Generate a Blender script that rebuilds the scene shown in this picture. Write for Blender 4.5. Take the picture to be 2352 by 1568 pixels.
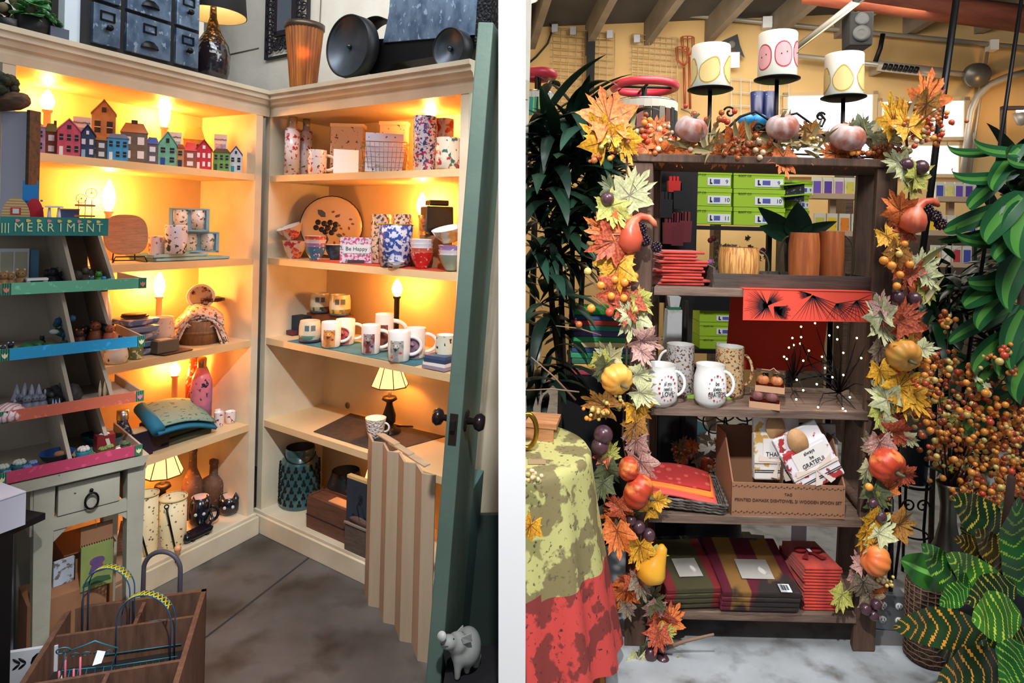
import bpy, math, random
from mathutils import Vector, Matrix, Euler
from math import pi, sin, cos
for o in list(bpy.data.objects): bpy.data.objects.remove(o)
S = bpy.context.scene; COL = S.collection
# ---------------- camera, world, lights, exposure ----------------
F = 1450.; CX = 1176.; H0 = 515.; H = 1.5; TH = math.atan(.0245); CT = cos(TH); ST = sin(TH)
cam = bpy.data.cameras.new('camera'); co = bpy.data.objects.new('camera', cam); COL.objects.link(co)
cam.sensor_width = 36; cam.lens = 36*F/2352; cam.shift_y = -(784-H0)/2352
cam.clip_start = .05
co.matrix_world = Matrix.Translation((0, 0, H)) @ Matrix.Rotation(pi/2, 4, 'X') @ Matrix.Rotation(TH, 4, 'Z')
S.camera = co
W = bpy.data.worlds.new('World'); S.world = W; W.use_nodes = True
bg = W.node_tree.nodes['Background']; bg.inputs[0].default_value = (.80, .88, 1, 1); bg.inputs[1].default_value = .13
S.view_settings.view_transform = 'Standard'; S.view_settings.look = 'None'
S.view_settings.exposure = 0.0; S.view_settings.gamma = 1; S.view_settings.use_curve_mapping = False
def alight(name, loc, tgt, sx, sy, W_, col=(1, 1, 1), typ='AREA', spot=None):
    l = bpy.data.lights.new(name, typ); l.energy = W_; l.color = col
    if typ == 'AREA': l.shape = 'RECTANGLE'; l.size = sx; l.size_y = sy
    if typ == 'SPOT': l.spot_size = spot; l.spot_blend = .3; l.shadow_soft_size = sx
    if typ == 'POINT': l.shadow_soft_size = sx
    o = bpy.data.objects.new(name, l); COL.objects.link(o); o.location = loc
    o.rotation_euler = (Vector(tgt)-Vector(loc)).to_track_quat('-Z', 'Y').to_euler(); return o
# added lamps with no visible source: area fills right and left, spot on the partition
alight('added_fill_right', (1.6, 1.2, 3.3), (1.4, 2.9, .6), 1.8, 1.0, 78, (.97, .99, 1))  # unseen area lamp added to brighten the rack and right floor
alight('added_fill_rear', (1.8, 4.3, 3.1), (1.6, 5.4, 1.2), 2.2, .8, 62, (1, .93, .8))  # second added lamp, brightens the back wall of the right room
alight('added_partition_spot', (0, .25, 3.0), (0, 1.6, 1.25), .05, 0, 330, (1, 1, 1), 'SPOT', .95)  # spot put in only to whiten the partition end
alight('added_fill_left', (-.75, -.5, 1.75), (-1.15, 2.2, 1.35), 1.6, 1.2, 6, (.78, .87, 1))  # added cool fill behind the viewer, lifts the left scene evenly
alight('added_fill_upper_left', (-.95, 1.9, 3.25), (-1.1, 3.4, 2.3), 1.6, .4, 30, (.92, .96, 1))  # added area lamp above view, brightens the wall over the left bookcases
# ---------------- pixel <-> place helpers (2352x1568 frame) ----------------
def uv(px, py):
    dx = px-CX; dy = py-H0
    return (dx*CT+dy*ST)/F, -(-dx*ST+dy*CT)/F
def P(px, py, Y):
    a, b = uv(px, py); return Vector((a*Y, Y, H+b*Y))
def onz(px, py, z):
    a, b = uv(px, py); Y = (z-H)/b; return Vector((a*Y, Y, z))
class Fr:
    def __init__(s, o, ang): s.o = o; s.u = (cos(ang), sin(ang)); s.w = (-sin(ang), cos(ang)); s.rz = ang
    def pt(s, a, b, z): return Vector((s.o[0]+s.u[0]*a+s.w[0]*b, s.o[1]+s.u[1]*a+s.w[1]*b, z))
    def at(s, px, b, z):
        k = px-CX; ox = s.o[0]+s.w[0]*b; oy = s.o[1]+s.w[1]*b
        return (k*oy-F*CT*ox-F*ST*(z-H))/(F*CT*s.u[0]-k*s.u[1])
    def fz(s, px, py, b=0):
        A, B = uv(px, py); ox = s.o[0]+s.w[0]*b; oy = s.o[1]+s.w[1]*b
        a = (A*oy-ox)/(s.u[0]-A*s.u[1]); return a, H+B*(oy+s.u[1]*a)
    def on(s, px, b, z): return s.pt(s.at(px, b, z), b, z)
LF = Fr((-1.190, 2.9987), math.atan2(.8925, .4512))
RF = Fr((-1.2079, 3.0580), math.atan2(-.56, .828))
TF = Fr((-1.1527, 1.9976), math.atan2(1450, 1400))
WF = Fr((0, 2.262), 0)
# ---------------- materials ----------------
def lin(c): return tuple(((v/255)/12.92 if v/255 <= .04045 else ((v/255+.055)/1.055)**2.4) for v in c)+(1,)
MC = {}
def mat(name, col, rough=.55, metal=0, col2=None, kind='noise', scale=8, st=(1, 1, 1), lo=.35, hi=.65, bump=0, bsc=None, emit=0, trans=0, alpha=1, coat=0, col3=None, s3=30, lo3=.6, hi3=.65, sheen=0, det=4, ior=1.45):
    if name in MC: return MC[name]
    m = bpy.data.materials.new(name); m.use_nodes = True; nt = m.node_tree; N = nt.nodes; Lk = nt.links.new
    b = N['Principled BSDF']; b.inputs['Base Color'].default_value = lin(col); b.inputs['Roughness'].default_value = rough
    b.inputs['Metallic'].default_value = metal; b.inputs['IOR'].default_value = ior
    if coat: b.inputs['Coat Weight'].default_value = coat; b.inputs['Coat Roughness'].default_value = .1
    if trans: b.inputs['Transmission Weight'].default_value = trans
    if alpha < 1: b.inputs['Alpha'].default_value = alpha
    if sheen: b.inputs['Sheen Weight'].default_value = sheen
    if emit: b.inputs['Emission Color'].default_value = lin(col); b.inputs['Emission Strength'].default_value = emit
    if col2 or bump or col3:
        tc = N.new('ShaderNodeTexCoord'); mp = N.new('ShaderNodeMapping'); mp.inputs['Scale'].default_value = st
        Lk(tc.outputs['Object'], mp.inputs[0])
        def tex(k, sc):
            if k == 'voronoi':
                t = N.new('ShaderNodeTexVoronoi'); t.inputs['Scale'].default_value = sc; o = t.outputs['Distance']
            elif k == 'cells':
                t = N.new('ShaderNodeTexVoronoi'); t.inputs['Scale'].default_value = sc; t.feature = 'DISTANCE_TO_EDGE'; o = t.outputs['Distance']
            elif k == 'wave':
                t = N.new('ShaderNodeTexNoise'); t.inputs['Scale'].default_value = sc*3; t.inputs['Detail'].default_value = 7; t.inputs['Roughness'].default_value = .65; o = t.outputs['Fac']
            elif k == 'bands':
                t = N.new('ShaderNodeTexWave'); t.inputs['Scale'].default_value = sc; t.bands_direction = 'X'; o = t.outputs['Fac']
            elif k == 'bandz':
                t = N.new('ShaderNodeTexWave'); t.inputs['Scale'].default_value = sc; t.bands_direction = 'Z'; o = t.outputs['Fac']
            else:
                t = N.new('ShaderNodeTexNoise'); t.inputs['Scale'].default_value = sc; t.inputs['Detail'].default_value = det; o = t.outputs['Fac']
            Lk(mp.outputs[0], t.inputs['Vector']); return o
        def ramp(o, l, h):
            r = N.new('ShaderNodeMapRange'); r.inputs['From Min'].default_value = l; r.inputs['From Max'].default_value = h; Lk(o, r.inputs['Value']); return r.outputs[0]
        cur = None
        if col2:
            mx = N.new('ShaderNodeMix'); mx.data_type = 'RGBA'; mx.inputs[6].default_value = lin(col); mx.inputs[7].default_value = lin(col2)
            Lk(ramp(tex(kind, scale), lo, hi), mx.inputs[0]); cur = mx.outputs[2]
        if col3:
            mx = N.new('ShaderNodeMix'); mx.data_type = 'RGBA'; mx.inputs[7].default_value = lin(col3)
            if cur: Lk(cur, mx.inputs[6])
            else: mx.inputs[6].default_value = lin(col)
            Lk(ramp(tex('noise', s3), lo3, hi3), mx.inputs[0]); cur = mx.outputs[2]
        if cur: Lk(cur, b.inputs['Base Color'])
        if bump:
            bp = N.new('ShaderNodeBump'); bp.inputs['Strength'].default_value = bump; bp.inputs['Distance'].default_value = .01
            Lk(tex(kind if not bsc or kind in('cells', 'voronoi', 'bands', 'bandz', 'wave') else 'noise', bsc or scale), bp.inputs['Height']); Lk(bp.outputs[0], b.inputs['Normal'])
    MC[name] = m; return m
# ---------------- mesh builder ----------------
class G:
    def __init__(s): s.v = []; s.f = []; s.m = []; s.sm = []; s.k = 0
    def add(s, vs, fs, m=0, sm=False):
        n = len(s.v); s.v += [Vector(p) for p in vs]
        for f in fs: s.f.append([i+n for i in f]); s.m.append(m); s.sm.append(sm)
        return s
    def mark(s): s.k = len(s.v); return s
    def xf(s, M):
        for i in range(s.k, len(s.v)): s.v[i] = M @ s.v[i]
        return s
    def box(s, x, y, z, sx, sy, sz, m=0, rz=0, tp=1, sh=0):
        """x,y centre; z is the BOTTOM; tp tapers the top"""
        c_, s_ = cos(rz), sin(rz); vs = []
        for k, (zz, t) in enumerate(((0, 1), (sz, tp))):
            for a, b in ((-1, -1), (1, -1), (1, 1), (-1, 1)):
                p = a*sx/2*t+(sh*k); q = b*sy/2*t; vs.append((x+p*c_-q*s_, y+p*s_+q*c_, z+zz))
        return s.add(vs, [(3, 2, 1, 0), (4, 5, 6, 7), (0, 1, 5, 4), (1, 2, 6, 5), (2, 3, 7, 6), (3, 0, 4, 7)], m)
    def lathe(s, pr, n=24, m=0, c=(0, 0, 0), sx=1, sy=1, a0=0, lobes=0, ld=0, mf=None, ph=0):
        vs = []; fs = []
        for r, z in pr:
            for i in range(n):
                a = 2*pi*i/n+a0; rr = r*(1+ld*(abs(cos(lobes*a/2+ph))-.6)) if lobes else r
                vs.append((c[0]+rr*cos(a)*sx, c[1]+rr*sin(a)*sy, c[2]+z))
        base = len(s.f)
        for j in range(len(pr)-1):
            for i in range(n):
                k = (i+1) % n; fs.append((j*n+i, j*n+k, (j+1)*n+k, (j+1)*n+i))
        if 1e-6 < pr[0][0] <= .012: fs.append(tuple(range(n-1, -1, -1)))
        if 1e-6 < pr[-1][0] <= .012: fs.append(tuple(range((len(pr)-1)*n, len(pr)*n)))
        s.add(vs, fs, m, True)
        if mf:
            for q in range(base, len(s.f)): s.m[q] = mf(sum((s.v[i] for i in s.f[q]), Vector())/len(s.f[q]))
        return s
    def sph(s, x, y, z, r, m=0, n=12, sx=1, sy=1, sz=1):
        h = max(4, n//2); return s.lathe([(r*sin(pi*j/h) if 0 < j < h else 0, -r*sz*cos(pi*j/h)) for j in range(h+1)], n, m, (x, y, z), sx, sy)
    def tube(s, pts, r, n=8, m=0, closed=False):
        pts = [Vector(p) for p in pts]; L = len(pts); vs = []; fs = []; up = Vector((0, 0, 1)); prev = None
        for i, p in enumerate(pts):
            t = (pts[(i+1) % L]-pts[i-1]) if closed else (pts[min(i+1, L-1)]-pts[max(i-1, 0)])
            if t.length < 1e-9: t = Vector((0, 0, 1))
            t.normalize()
            if prev is None:
                a = t.cross(up)
                if a.length < .1: a = t.cross(Vector((1, 0, 0)))
            else: a = prev-t*prev.dot(t)
            if a.length < 1e-6: a = t.cross(Vector((1, 0, 0)))
            a.normalize(); prev = a; b = t.cross(a); rr = r[i] if isinstance(r, (list, tuple)) else r
            for k in range(n): vs.append(p+a*rr*cos(2*pi*k/n)+b*rr*sin(2*pi*k/n))
        for i in range(L if closed else L-1):
            j = (i+1) % L
            for k in range(n): q = (k+1) % n; fs.append((i*n+k, i*n+q, j*n+q, j*n+k))
        if not closed: fs += [tuple(range(n-1, -1, -1)), tuple(range((L-1)*n, L*n))]
        return s.add(vs, fs, m, True)
    def prism(s, poly, d0, d1, ax='y', m=0, sm=False):
        """poly (x,z) extruded along y, (x,y) along z, (y,z) along x"""
        n = len(poly)
        def q(p, d): return {'y': (p[0], d, p[1]), 'z': (p[0], p[1], d), 'x': (d, p[0], p[1])}[ax]
        vs = [q(p, d0) for p in poly]+[q(p, d1) for p in poly]
        fs = [tuple(range(n)), tuple(range(2*n-1, n-1, -1))]+[(i, i+n, (i+1) % n+n, (i+1) % n) for i in range(n)]
        return s.add(vs, fs, m, sm)
    def grid(s, fn, nu, nv, m=0, sm=True, mf=None):
        vs = [fn(i/nu, j/nv) for j in range(nv+1) for i in range(nu+1)]; fs = []
        for j in range(nv):
            for i in range(nu): a = j*(nu+1)+i; fs.append((a, a+1, a+nu+2, a+nu+1))
        n0 = len(s.f); s.add(vs, fs, m, sm)
        if mf:
            for q in range(len(fs)): s.m[n0+q] = mf((q % nu+.5)/nu, (q//nu+.5)/nv)
        return s
def ob(name, g, mats, parent=None, loc=(0, 0, 0), rot=(0, 0, 0), bev=0, solid=0, sub=0, label=None, kind=None):
    me = bpy.data.meshes.new(name); me.from_pydata([tuple(v) for v in g.v], [], g.f)
    if not isinstance(mats, (list, tuple)): mats = [mats]
    for m in mats: me.materials.append(m)
    me.polygons.foreach_set('material_index', g.m); me.polygons.foreach_set('use_smooth', g.sm); me.update()
    o = bpy.data.objects.new(name, me); COL.objects.link(o); o.location = loc; o.rotation_euler = rot
    if parent: o.parent = parent
    if solid: q = o.modifiers.new('s', 'SOLIDIFY'); q.thickness = solid
    if sub: q = o.modifiers.new('u', 'SUBSURF'); q.levels = sub; q.render_levels = sub
    if bev: q = o.modifiers.new('b', 'BEVEL'); q.width = bev; q.segments = 2; q.limit_method = 'ANGLE'
    if label: o['label'] = label
    if kind: o['kind'] = kind
    return o
def tag(o, label, cat, group=None, kind=None):
    o['label'] = label; o['category'] = cat
    if group: o['group'] = group
    if kind: o['kind'] = kind
    return o
def thing(name, label, cat, loc, rz=0, group=None, rot=None):
    o = bpy.data.objects.new(name, None); o.empty_display_size = .02; COL.objects.link(o); o.location = loc
    o.rotation_euler = rot or (0, 0, rz); return tag(o, label, cat, group)
def copy_tree(o, loc, rz=None, label=None, sc=None):
    r = o.copy(); COL.objects.link(r); r.location = loc
    if rz is not None: r.rotation_euler = (0, 0, rz)
    if sc: r.scale = (sc, sc, sc)
    if label: r['label'] = label
    def rec(a, b):
        for ch in list(a.children):
            q = ch.copy(); COL.objects.link(q); q.parent = b; rec(ch, q)
    rec(o, r); return r
def struct(name, g, m, **k):
    o = ob(name, g, m, **k); o['kind'] = 'structure'; return o
def text(name, s_, size, m, parent, loc, rot=(pi/2, 0, 0), depth=.0006, sx=1, label=None):
    cu = bpy.data.curves.new('t', 'FONT'); cu.body = s_; cu.size = size; cu.align_x = 'CENTER'; cu.align_y = 'CENTER'; cu.extrude = depth; cu.resolution_u = 3
    t = bpy.data.objects.new('t', cu); COL.objects.link(t); dg = bpy.context.evaluated_depsgraph_get()
    me = bpy.data.meshes.new_from_object(t.evaluated_get(dg)); bpy.data.objects.remove(t)
    me.materials.clear(); me.materials.append(m); o = bpy.data.objects.new(name, me); COL.objects.link(o)
    o.parent = parent; o.location = loc; o.rotation_euler = rot; o.scale = (sx, 1, 1)
    if label: o['label'] = label
    return o
RND = random.Random(7)
# common materials
cream = mat('cream_paint', (222, 212, 188), .5, col2=(204, 192, 166), scale=5, bump=.06, bsc=60)
creamin = mat('cream_paint_inside', (226, 200, 156), .45, col2=(214, 186, 140), scale=3)
white = mat('white_glaze', (238, 236, 232), .22, coat=.3)
blackm = mat('black_metal', (22, 21, 22), .42, .6)
black = mat('black_plastic', (14, 14, 16), .5)
dkwood = mat('dark_wood', (64, 48, 38), .6, col2=(96, 72, 56), kind='wave', scale=3, st=(1, 8, 8), bump=.2)
paper = mat('white_paper', (236, 236, 238), .6)
bulbm = mat('warm_bulb_glass', (255, 168, 76), .3, emit=190)
shade = mat('cream_lamp_shade', (255, 214, 140), .8, emit=1.6)
# ---------------- setting ----------------
conc = mat('concrete', (150, 154, 156), .42, col2=(184, 188, 192), scale=5, lo=.3, hi=.7, col3=(112, 110, 108), s3=9, lo3=.5, hi3=.72, bump=.05, bsc=30, det=8)
wcream = mat('cream_wall', (240, 234, 220), .8, col2=(228, 220, 204), scale=4, bump=.25, bsc=18)
wyel = mat('warm_yellow_wall', (222, 184, 124), .8, col2=(208, 168, 108), scale=1.5, bump=.05, bsc=30)
wwhite = mat('white_partition_paint', (252, 252, 252), .7)
struct('floor', G().box(-3.5, 4, -.06, 7, 12, .06), mat('dimmed_concrete', (72, 68, 64), .45, col2=(104, 102, 100), scale=3.2, lo=.3, hi=.7, col3=(58, 52, 46), s3=6, lo3=.5, hi3=.72, bump=.05, bsc=30, det=8))  # dimmer light of the left side put into a darker concrete colour
struct('floor_right', G().box(3.5, 4, -.06, 7, 12, .06), conc)
struct('wall_middle', G().box(0, 1.78, -2, .0685, .36, 4.2), wwhite, loc=(0, 0, 1.5), rot=(0, -TH, 0))
struct('wall_side', G().box(0, 1.78, 0, .03, 3.56, 3.6), wcream, loc=(.017, 2.76, 0), rot=(0, 0, -.0085))
# plank joint in the left floor
g = G(); a = onz(470, 1465, .001); b = onz(720, 1272, .001); d = (b-a).normalized(); n_ = Vector((-d.y, d.x, 0))*.004
g.add([a-n_-d, a+n_-d, b+n_, b-n_], [(3, 2, 1, 0)]); 
for v in g.v: v.z = .0015
struct('trim_1', g, mat('floor_joint', (52, 48, 50), .8))
# left wall behind the right bookcase, wall behind the left bookcase
g = G().box(-.77, 0, 0, 3.38, .08, 3.4); o = struct('wall_left_back', g, wcream, loc=RF.pt(.25, .50, 0), rot=(0, 0, RF.rz))
def seam(px0, py0, px1, py1, nm):
    p, q = RF.fz(px0, py0, .455), RF.fz(px1, py1, .455)
    A, B = RF.pt(p[0], .455, p[1]), RF.pt(q[0], .455, q[1]); struct(nm, G().tube([A, B], .003, 6), mat('wall_seam', (120, 112, 100), .9))
seam(523, 126, 594, 110, 'trim_2'); seam(738, -20, 728, 190, 'trim_3')
g = G().box(0, 0, 0, 4.2, .08, 3.4); struct('wall_left', g, wcream, loc=LF.pt(-1.9, .75, 0), rot=(0, 0, LF.rz))
# ---------------- bookcases ----------------
def bookcase(fr, x0, x1, D, lab, zs=(.53, .926, 1.31, 1.706)):
    t = thing('bookcase', lab, 'bookcase', fr.pt(x0, 0, 0), fr.rz)
    w = x1-x0; T = .038
    ob('side_panel', G().box(T/2, D/2, 0, T, D, 2.02), cream, t); ob('side_panel', G().box(w-T/2, D/2, 0, T, D, 2.02), cream, t)
    ob('back_panel', G().box(w/2, D+.006, .04, w, .012, 1.98), creamin, t)
    ob('top_panel', G().box(w/2, D/2, 1.99, w-2*T, D, .028), creamin, t)
    for z in zs: ob('shelf', G().box(w/2, D/2+.002, z-.03, w-2*T, D-.004, .03), [creamin], t)
    ob('plinth', G().box(w/2, D/2-.012, 0, w+.03, D+.02, .085).box(w/2, D/2-.006, .085, w+.016, D+.01, .015), cream, t, bev=.003)
    pr = [(D, 2.02), (0, 2.02), (-.002, 1.985), (-.008, 2.015), (-.008, 2.03), (-.02, 2.038), (-.026, 2.055), (-.036, 2.06), (-.036, 2.078), (-.046, 2.082), (-.046, 2.1), (D, 2.1)]
    ob('cornice', G().prism(pr, -.035, w+.035, 'x'), cream, t); return t
bcl = bookcase(LF, -1.06, -.005, .38, 'cream painted bookcase on the left, its top shelf full of little ceramic houses')
bcr = bookcase(RF, .005, 1.25, .36, 'cream painted bookcase with mugs and bowls beside the green door')
# ---------------- right room ----------------
BW = Fr((0, 6.3), -math.radians(12)); 
RS = random.Random(1)
struct('wall_back', G().box(4.2, .05, 0, 9.4, .1, 3.62), wyel, loc=BW.pt(0, 0, 0), rot=(0, 0, BW.rz))
# ---------------- generic small things ----------------
def place(fr, px, b, z):
    q = fr.on(px, b, z); ph = math.atan2(-q.x, q.y); return q, ph, q.y*cos(ph)/F, q.y/F
def spots(nm, base, c2, sc=30, lo=.56, hi=.6, c3=None, s3=45, **k):
    return mat(nm, base, .25, col2=c2, scale=sc*2.4, lo=lo, hi=hi, col3=c3, s3=s3*2.2, lo3=.58, hi3=.62, coat=.3, **k)
def candle_lamp(fr, px, b, z, pyb, pyt, lab, hb=.02, bm=None):
    """plain candle stick lamp with a bare warm bulb; bulb spans pyb (bottom) to pyt (top)"""
    q, rz, kx, kz = place(fr, px, b, z)
    zb = fr.fz(px, pyb, b)[1]-z; zt = fr.fz(px, pyt, b)[1]-z
    t = thing('candle_lamp', lab, 'lamp', q, rz, 'lit candle lamps on the bookcase shelves')
    m = bm or mat('ivory_plastic', (226, 206, 176), .5)
    ob('stick', G().lathe([(.03, 0), (.03, .01), (.012, .018), (.0125, zb-.012), (.017, zb-.008), (.018, zb)], 16, m=0), m, t)
    r = min(.024, (zt-zb)*.42)
    ob('bulb', G().lathe([(.008, zb+.001), (r*.8, zb+(zt-zb)*.2), (r, zb+(zt-zb)*.42), (r*.75, zb+(zt-zb)*.7), (.003, zt)], 14), bulbm, t)
    return t
def shade_lamp(fr, px, b, z, pts, lab, rt, rb):
    """pts = py of: shade top, shade bottom, stem top, base bottom"""
    q, rz, kx, kz = place(fr, px, b, z); h = [fr.fz(px, y, b)[1]-z for y in pts]
    t = thing('table_lamp', lab, 'lamp', q, rz)
    bz = h[2]; pr = [(.055, 0), (.055, .012), (.035, .025), (.018, .04), (.028, bz*.3), (.03, bz*.5), (.015, bz*.78), (.014, bz*.85), (.036, bz*.93), (.03, bz), (0, bz)]
    ob('lamp_base', G().lathe(pr, 20), mat('dark_bronze', (26, 20, 18), .4, .3), t)
    ob('socket', G().lathe([(.009, bz), (.009, h[1]+.02), (0, h[1]+.02)], 12), mat('ivory_plastic', (226, 206, 176), .5), t)
    sh_ = ob('lamp_shade', G().lathe([(rb, h[1]), (rt, h[0]), (rt-.002, h[0]), (rb-.002, h[1])], 8, a0=.2), shade, t)
    for f in sh_.data.polygons: f.use_smooth = False
    g = G()
    for i in range(8):
        a = 2*pi*i/8+.2; g.tube([(rb*cos(a), rb*sin(a), h[1]), (rt*cos(a), rt*sin(a), h[0])], .0022, 5)
    for r_, zz in ((rb, h[1]), (rt, h[0])): g.tube([(r_*cos(2*pi*i/8+.2), r_*sin(2*pi*i/8+.2), zz) for i in range(8)], .003, 5, closed=True)
    ob('shade_trim', g, mat('brown_trim', (150, 110, 66), .7), sh_)
    ob('bulb', G().sph(0, 0, (h[0]+h[1])/2, .018, 0, 12), bulbm, t); return t
def mugg(w, h, m, inner, t, belly=0, hs=1, foot=0, hz=None):
    r = w/2; pr = [(0, 0), (r*.8, 0), (r*.93, .006), (r*(1+belly), h*.4), (r*(1+belly*.6), h*.7), (r*(.97 if belly else 1), h-.003), (r*.98, h)]
    ins = [(r*.98, h), (r*.92, h-.001), (r*(.9+belly), h*.5), (r*.75, .01), (0, .01)]
    b = ob('body', G().lathe(pr, 28).lathe(ins, 28, 1), [m, inner], t)
    if hs:
        x0 = r*.95*hs; pts = []
        for i in range(13):
            a = pi/2-pi*i/12; pts.append((x0+hs*cos(a)*h*.38, 0, h*.5+sin(a)*h*.3))
        ob('handle', G().tube(pts, h*.062, 8), inner, t)
    return b
def mug(fr, px0, px1, pyt, b, z, m, lab, hs=1, belly=0, grp=None, inner=None, h=None, cat='mug', nm='mug', rot=0):
    q, rz, kx, kz = place(fr, (px0+px1)/2, b, z); hh = h or (fr.fz((px0+px1)/2, pyt, b)[1]-z)
    t = thing(nm, lab, cat, q, rz+rot, grp); mugg((px1-px0)*kx, hh, m, inner or white, t, belly, hs); return t
def bowl(r, h, n=20, m=0, foot=.5, mi=1, th=.004, z=0):
    g = G(); g.lathe([(0, z), (r*foot, z), (r*foot, z+.006), (r*.8, z+h*.5), (r, z+h)], n, m).lathe([(r, z+h), (r-th, z+h), (r*.76, z+h*.52), (r*foot, z+.012), (0, z+.01)], n, mi); return g
def boxthing(nm, fr, px0, px1, pyt, b, z, dep, m, lab, cat, rot=0, lid=None, grp=None, face=None, pyb=None):
    """upright box; width from px, height from py; face=True turns it to the viewer, otherwise along the shelf"""
    c_ = (px0+px1)/2; q, rz, kx, kz = place(fr, c_, b, z)
    if face is None: a0, a1 = fr.at(px0, b, z), fr.at(px1, b, z); w = abs(a1-a0); rz = fr.rz
    else: w = (px1-px0)*kx
    hh = fr.fz(c_, pyt, b)[1]-z
    t = thing(nm, lab, cat, q, rz+rot, grp); o = ob('body', G().box(0, dep/2, 0, w, dep, hh), m, t, bev=.0015)
    if lid: ob('lid', G().box(0, dep/2, hh-.014, w+.006, dep+.006, .016), lid, t)
    return t, w, hh
# ---------------- ceramic houses ----------------
glassd = mat('painted_dark_window', (34, 36, 44), .4); wtrim = mat('painted_white_trim', (232, 230, 236), .4)
def house(px0, px1, py_peak, py_eave, b, wall, roof, lab, door=None, style='gable', dep=.05, nw=2, chim=None, grp='ceramic houses on the top shelf', rows=2):
    z = 1.706; c_ = (px0+px1)/2; q, rz, kx, kz = place(LF, c_, b, z); w = (px1-px0)*kx
    he = LF.fz(c_, py_eave, b)[1]-z; hp = LF.fz(c_, py_peak, b)[1]-z
    t = thing('ceramic_house', lab, 'house ornament', q, rz, grp)
    mw = mat('glazed_'+'_'.join(map(str, wall)), wall, .35, col2=tuple(int(v*.86) for v in wall), scale=40); mr = mat('glazed_'+'_'.join(map(str, roof)), roof, .4)
    ob('walls', G().prism([(-w/2, 0), (w/2, 0), (w/2, he), (0, hp-.002), (-w/2, he)] if style == 'gable' else [(-w/2, 0), (w/2, 0), (w/2, he), (-w/2, he)], 0, dep), mw, t)
    g = G(); o_ = .003
    if style == 'gable':
        g.prism([(-w/2-o_, he-.002), (0, hp), (w/2+o_, he-.002), (w/2+o_, he+.004), (0, hp+.006), (-w/2-o_, he+.004)], -o_, dep+o_)
    else:
        g.add([(-w/2-o_, -o_, he), (w/2+o_, -o_, he), (w/2+o_, dep+o_, he), (-w/2-o_, dep+o_, he), (-w/3, dep*.4, hp), (w/3, dep*.4, hp), (w/3, dep*.6, hp), (-w/3, dep*.6, hp)],
              [(3, 2, 1, 0), (4, 5, 6, 7), (0, 1, 5, 4), (1, 2, 6, 5), (2, 3, 7, 6), (3, 0, 4, 7)])
    ob('roof', g, mr, t)
    if chim is not None: ob('chimney', G().box(chim*w, dep*.5, he, w*.24, dep*.3, hp-he+.012), mat('chimney_brown', (72, 58, 54), .7), t)
    wm = glassd if sum(wall) > 330 else wtrim
    for r_ in range(rows):
        zz = he*(.62 if r_ else .18) if rows == 2 else he*.3
        for i in range(nw):
            x = -w/2+w*(i+.5)/nw
            if r_ == 0 and door and i == 0: continue
            ob('window', G().box(x, -.0008, zz, w*.5/nw, .0016, he*.24).box(x, -.0016, zz+he*.11, w*.5/nw, .001, he*.012, 1), [wm, wtrim], t)
    if door: ob('door', G().box(-w/2+w*.5/nw, -.001, .002, w*.5/nw, .002, he*.36), mat('door_'+'_'.join(map(str, door)), door, .4), t)
    if style == 'gable' and hp-he > .02: ob('window', G().box(0, -.0008, he+(hp-he)*.15, w*.18, .0016, (hp-he)*.35), wm, t)
    return t
N_ = (44, 52, 92)
house(52, 103, 281, 290, .07, (158, 138, 196), (98, 104, 140), 'lavender ceramic house with a dark chimney, leftmost on the top shelf', N_, 'hip', chim=-.1)
house(103, 131, 282, 302, .10, (128, 70, 58), (70, 96, 56), 'brick red ceramic house with a green roof beside the lavender one', None, 'hip', nw=1, chim=.3)
house(131, 184, 274, 300, .05, (206, 88, 116), (196, 110, 130), 'pink gabled ceramic house with a white door', (236, 236, 240), nw=3)
house(182, 218, 288, 312, .05, (52, 70, 104), (28, 34, 52), 'navy gabled ceramic house with a pale blue porch', (150, 190, 220))
house(208, 264, 230, 262, .22, (150, 124, 100), (122, 100, 84), 'tall taupe unpainted ceramic tower house, the tallest of the row', None, dep=.05, rows=2)
house(219, 246, 312, 322, .07, (92, 82, 76), (120, 96, 66), 'small dark mosaic sided ceramic house left of the blue one', None, 'hip', nw=1)
house(246, 294, 306, 317, .04, (76, 164, 218), (64, 104, 138), 'bright blue ceramic house with a scalloped flat roof', (238, 238, 240), 'hip', nw=3)
house(276, 338, 281, 304, .10, (118, 106, 96), (176, 124, 84), 'brown ceramic house with a tall chimney and tan roof', None, 'hip', chim=0)
house(336, 363, 314, 330, .07, (110, 100, 116), (70, 96, 170), 'small ceramic house with mosaic walls and a blue roof', None, 'hip', nw=1)
house(363, 405, 303, 332, .04, (120, 190, 160), (130, 176, 160), 'mint green gabled ceramic house with a blue door', (48, 70, 160), nw=2)
house(404, 422, 330, 340, .04, (214, 150, 92), (120, 70, 50), 'tiny orange ceramic house with a navy door', N_, 'hip', nw=1)
house(420, 468, 289, 320, .22, (206, 150, 78), (222, 172, 98), 'golden brown ceramic house with a pale roof behind the red ones', None, 'hip')
house(422, 450, 326, 346, .08, (150, 96, 84), (206, 52, 56), 'ceramic house with mottled walls and a red roof, left of the red gabled one', None, 'hip', nw=1)
house(449, 486, 322, 345, .05, (204, 56, 66), (168, 44, 52), 'bright red gabled ceramic house with white windows', (236, 220, 210), nw=3)
house(489, 527, 340, 350, .05, (112, 168, 92), (54, 62, 56), 'green ceramic house with a dark roof and white ground floor', (50, 80, 60), 'hip', nw=3)
house(527, 555, 337, 356, .05, (206, 216, 232), (62, 76, 112), 'white gabled ceramic house with a teal door, rightmost on the shelf', (40, 140, 160))
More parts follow.
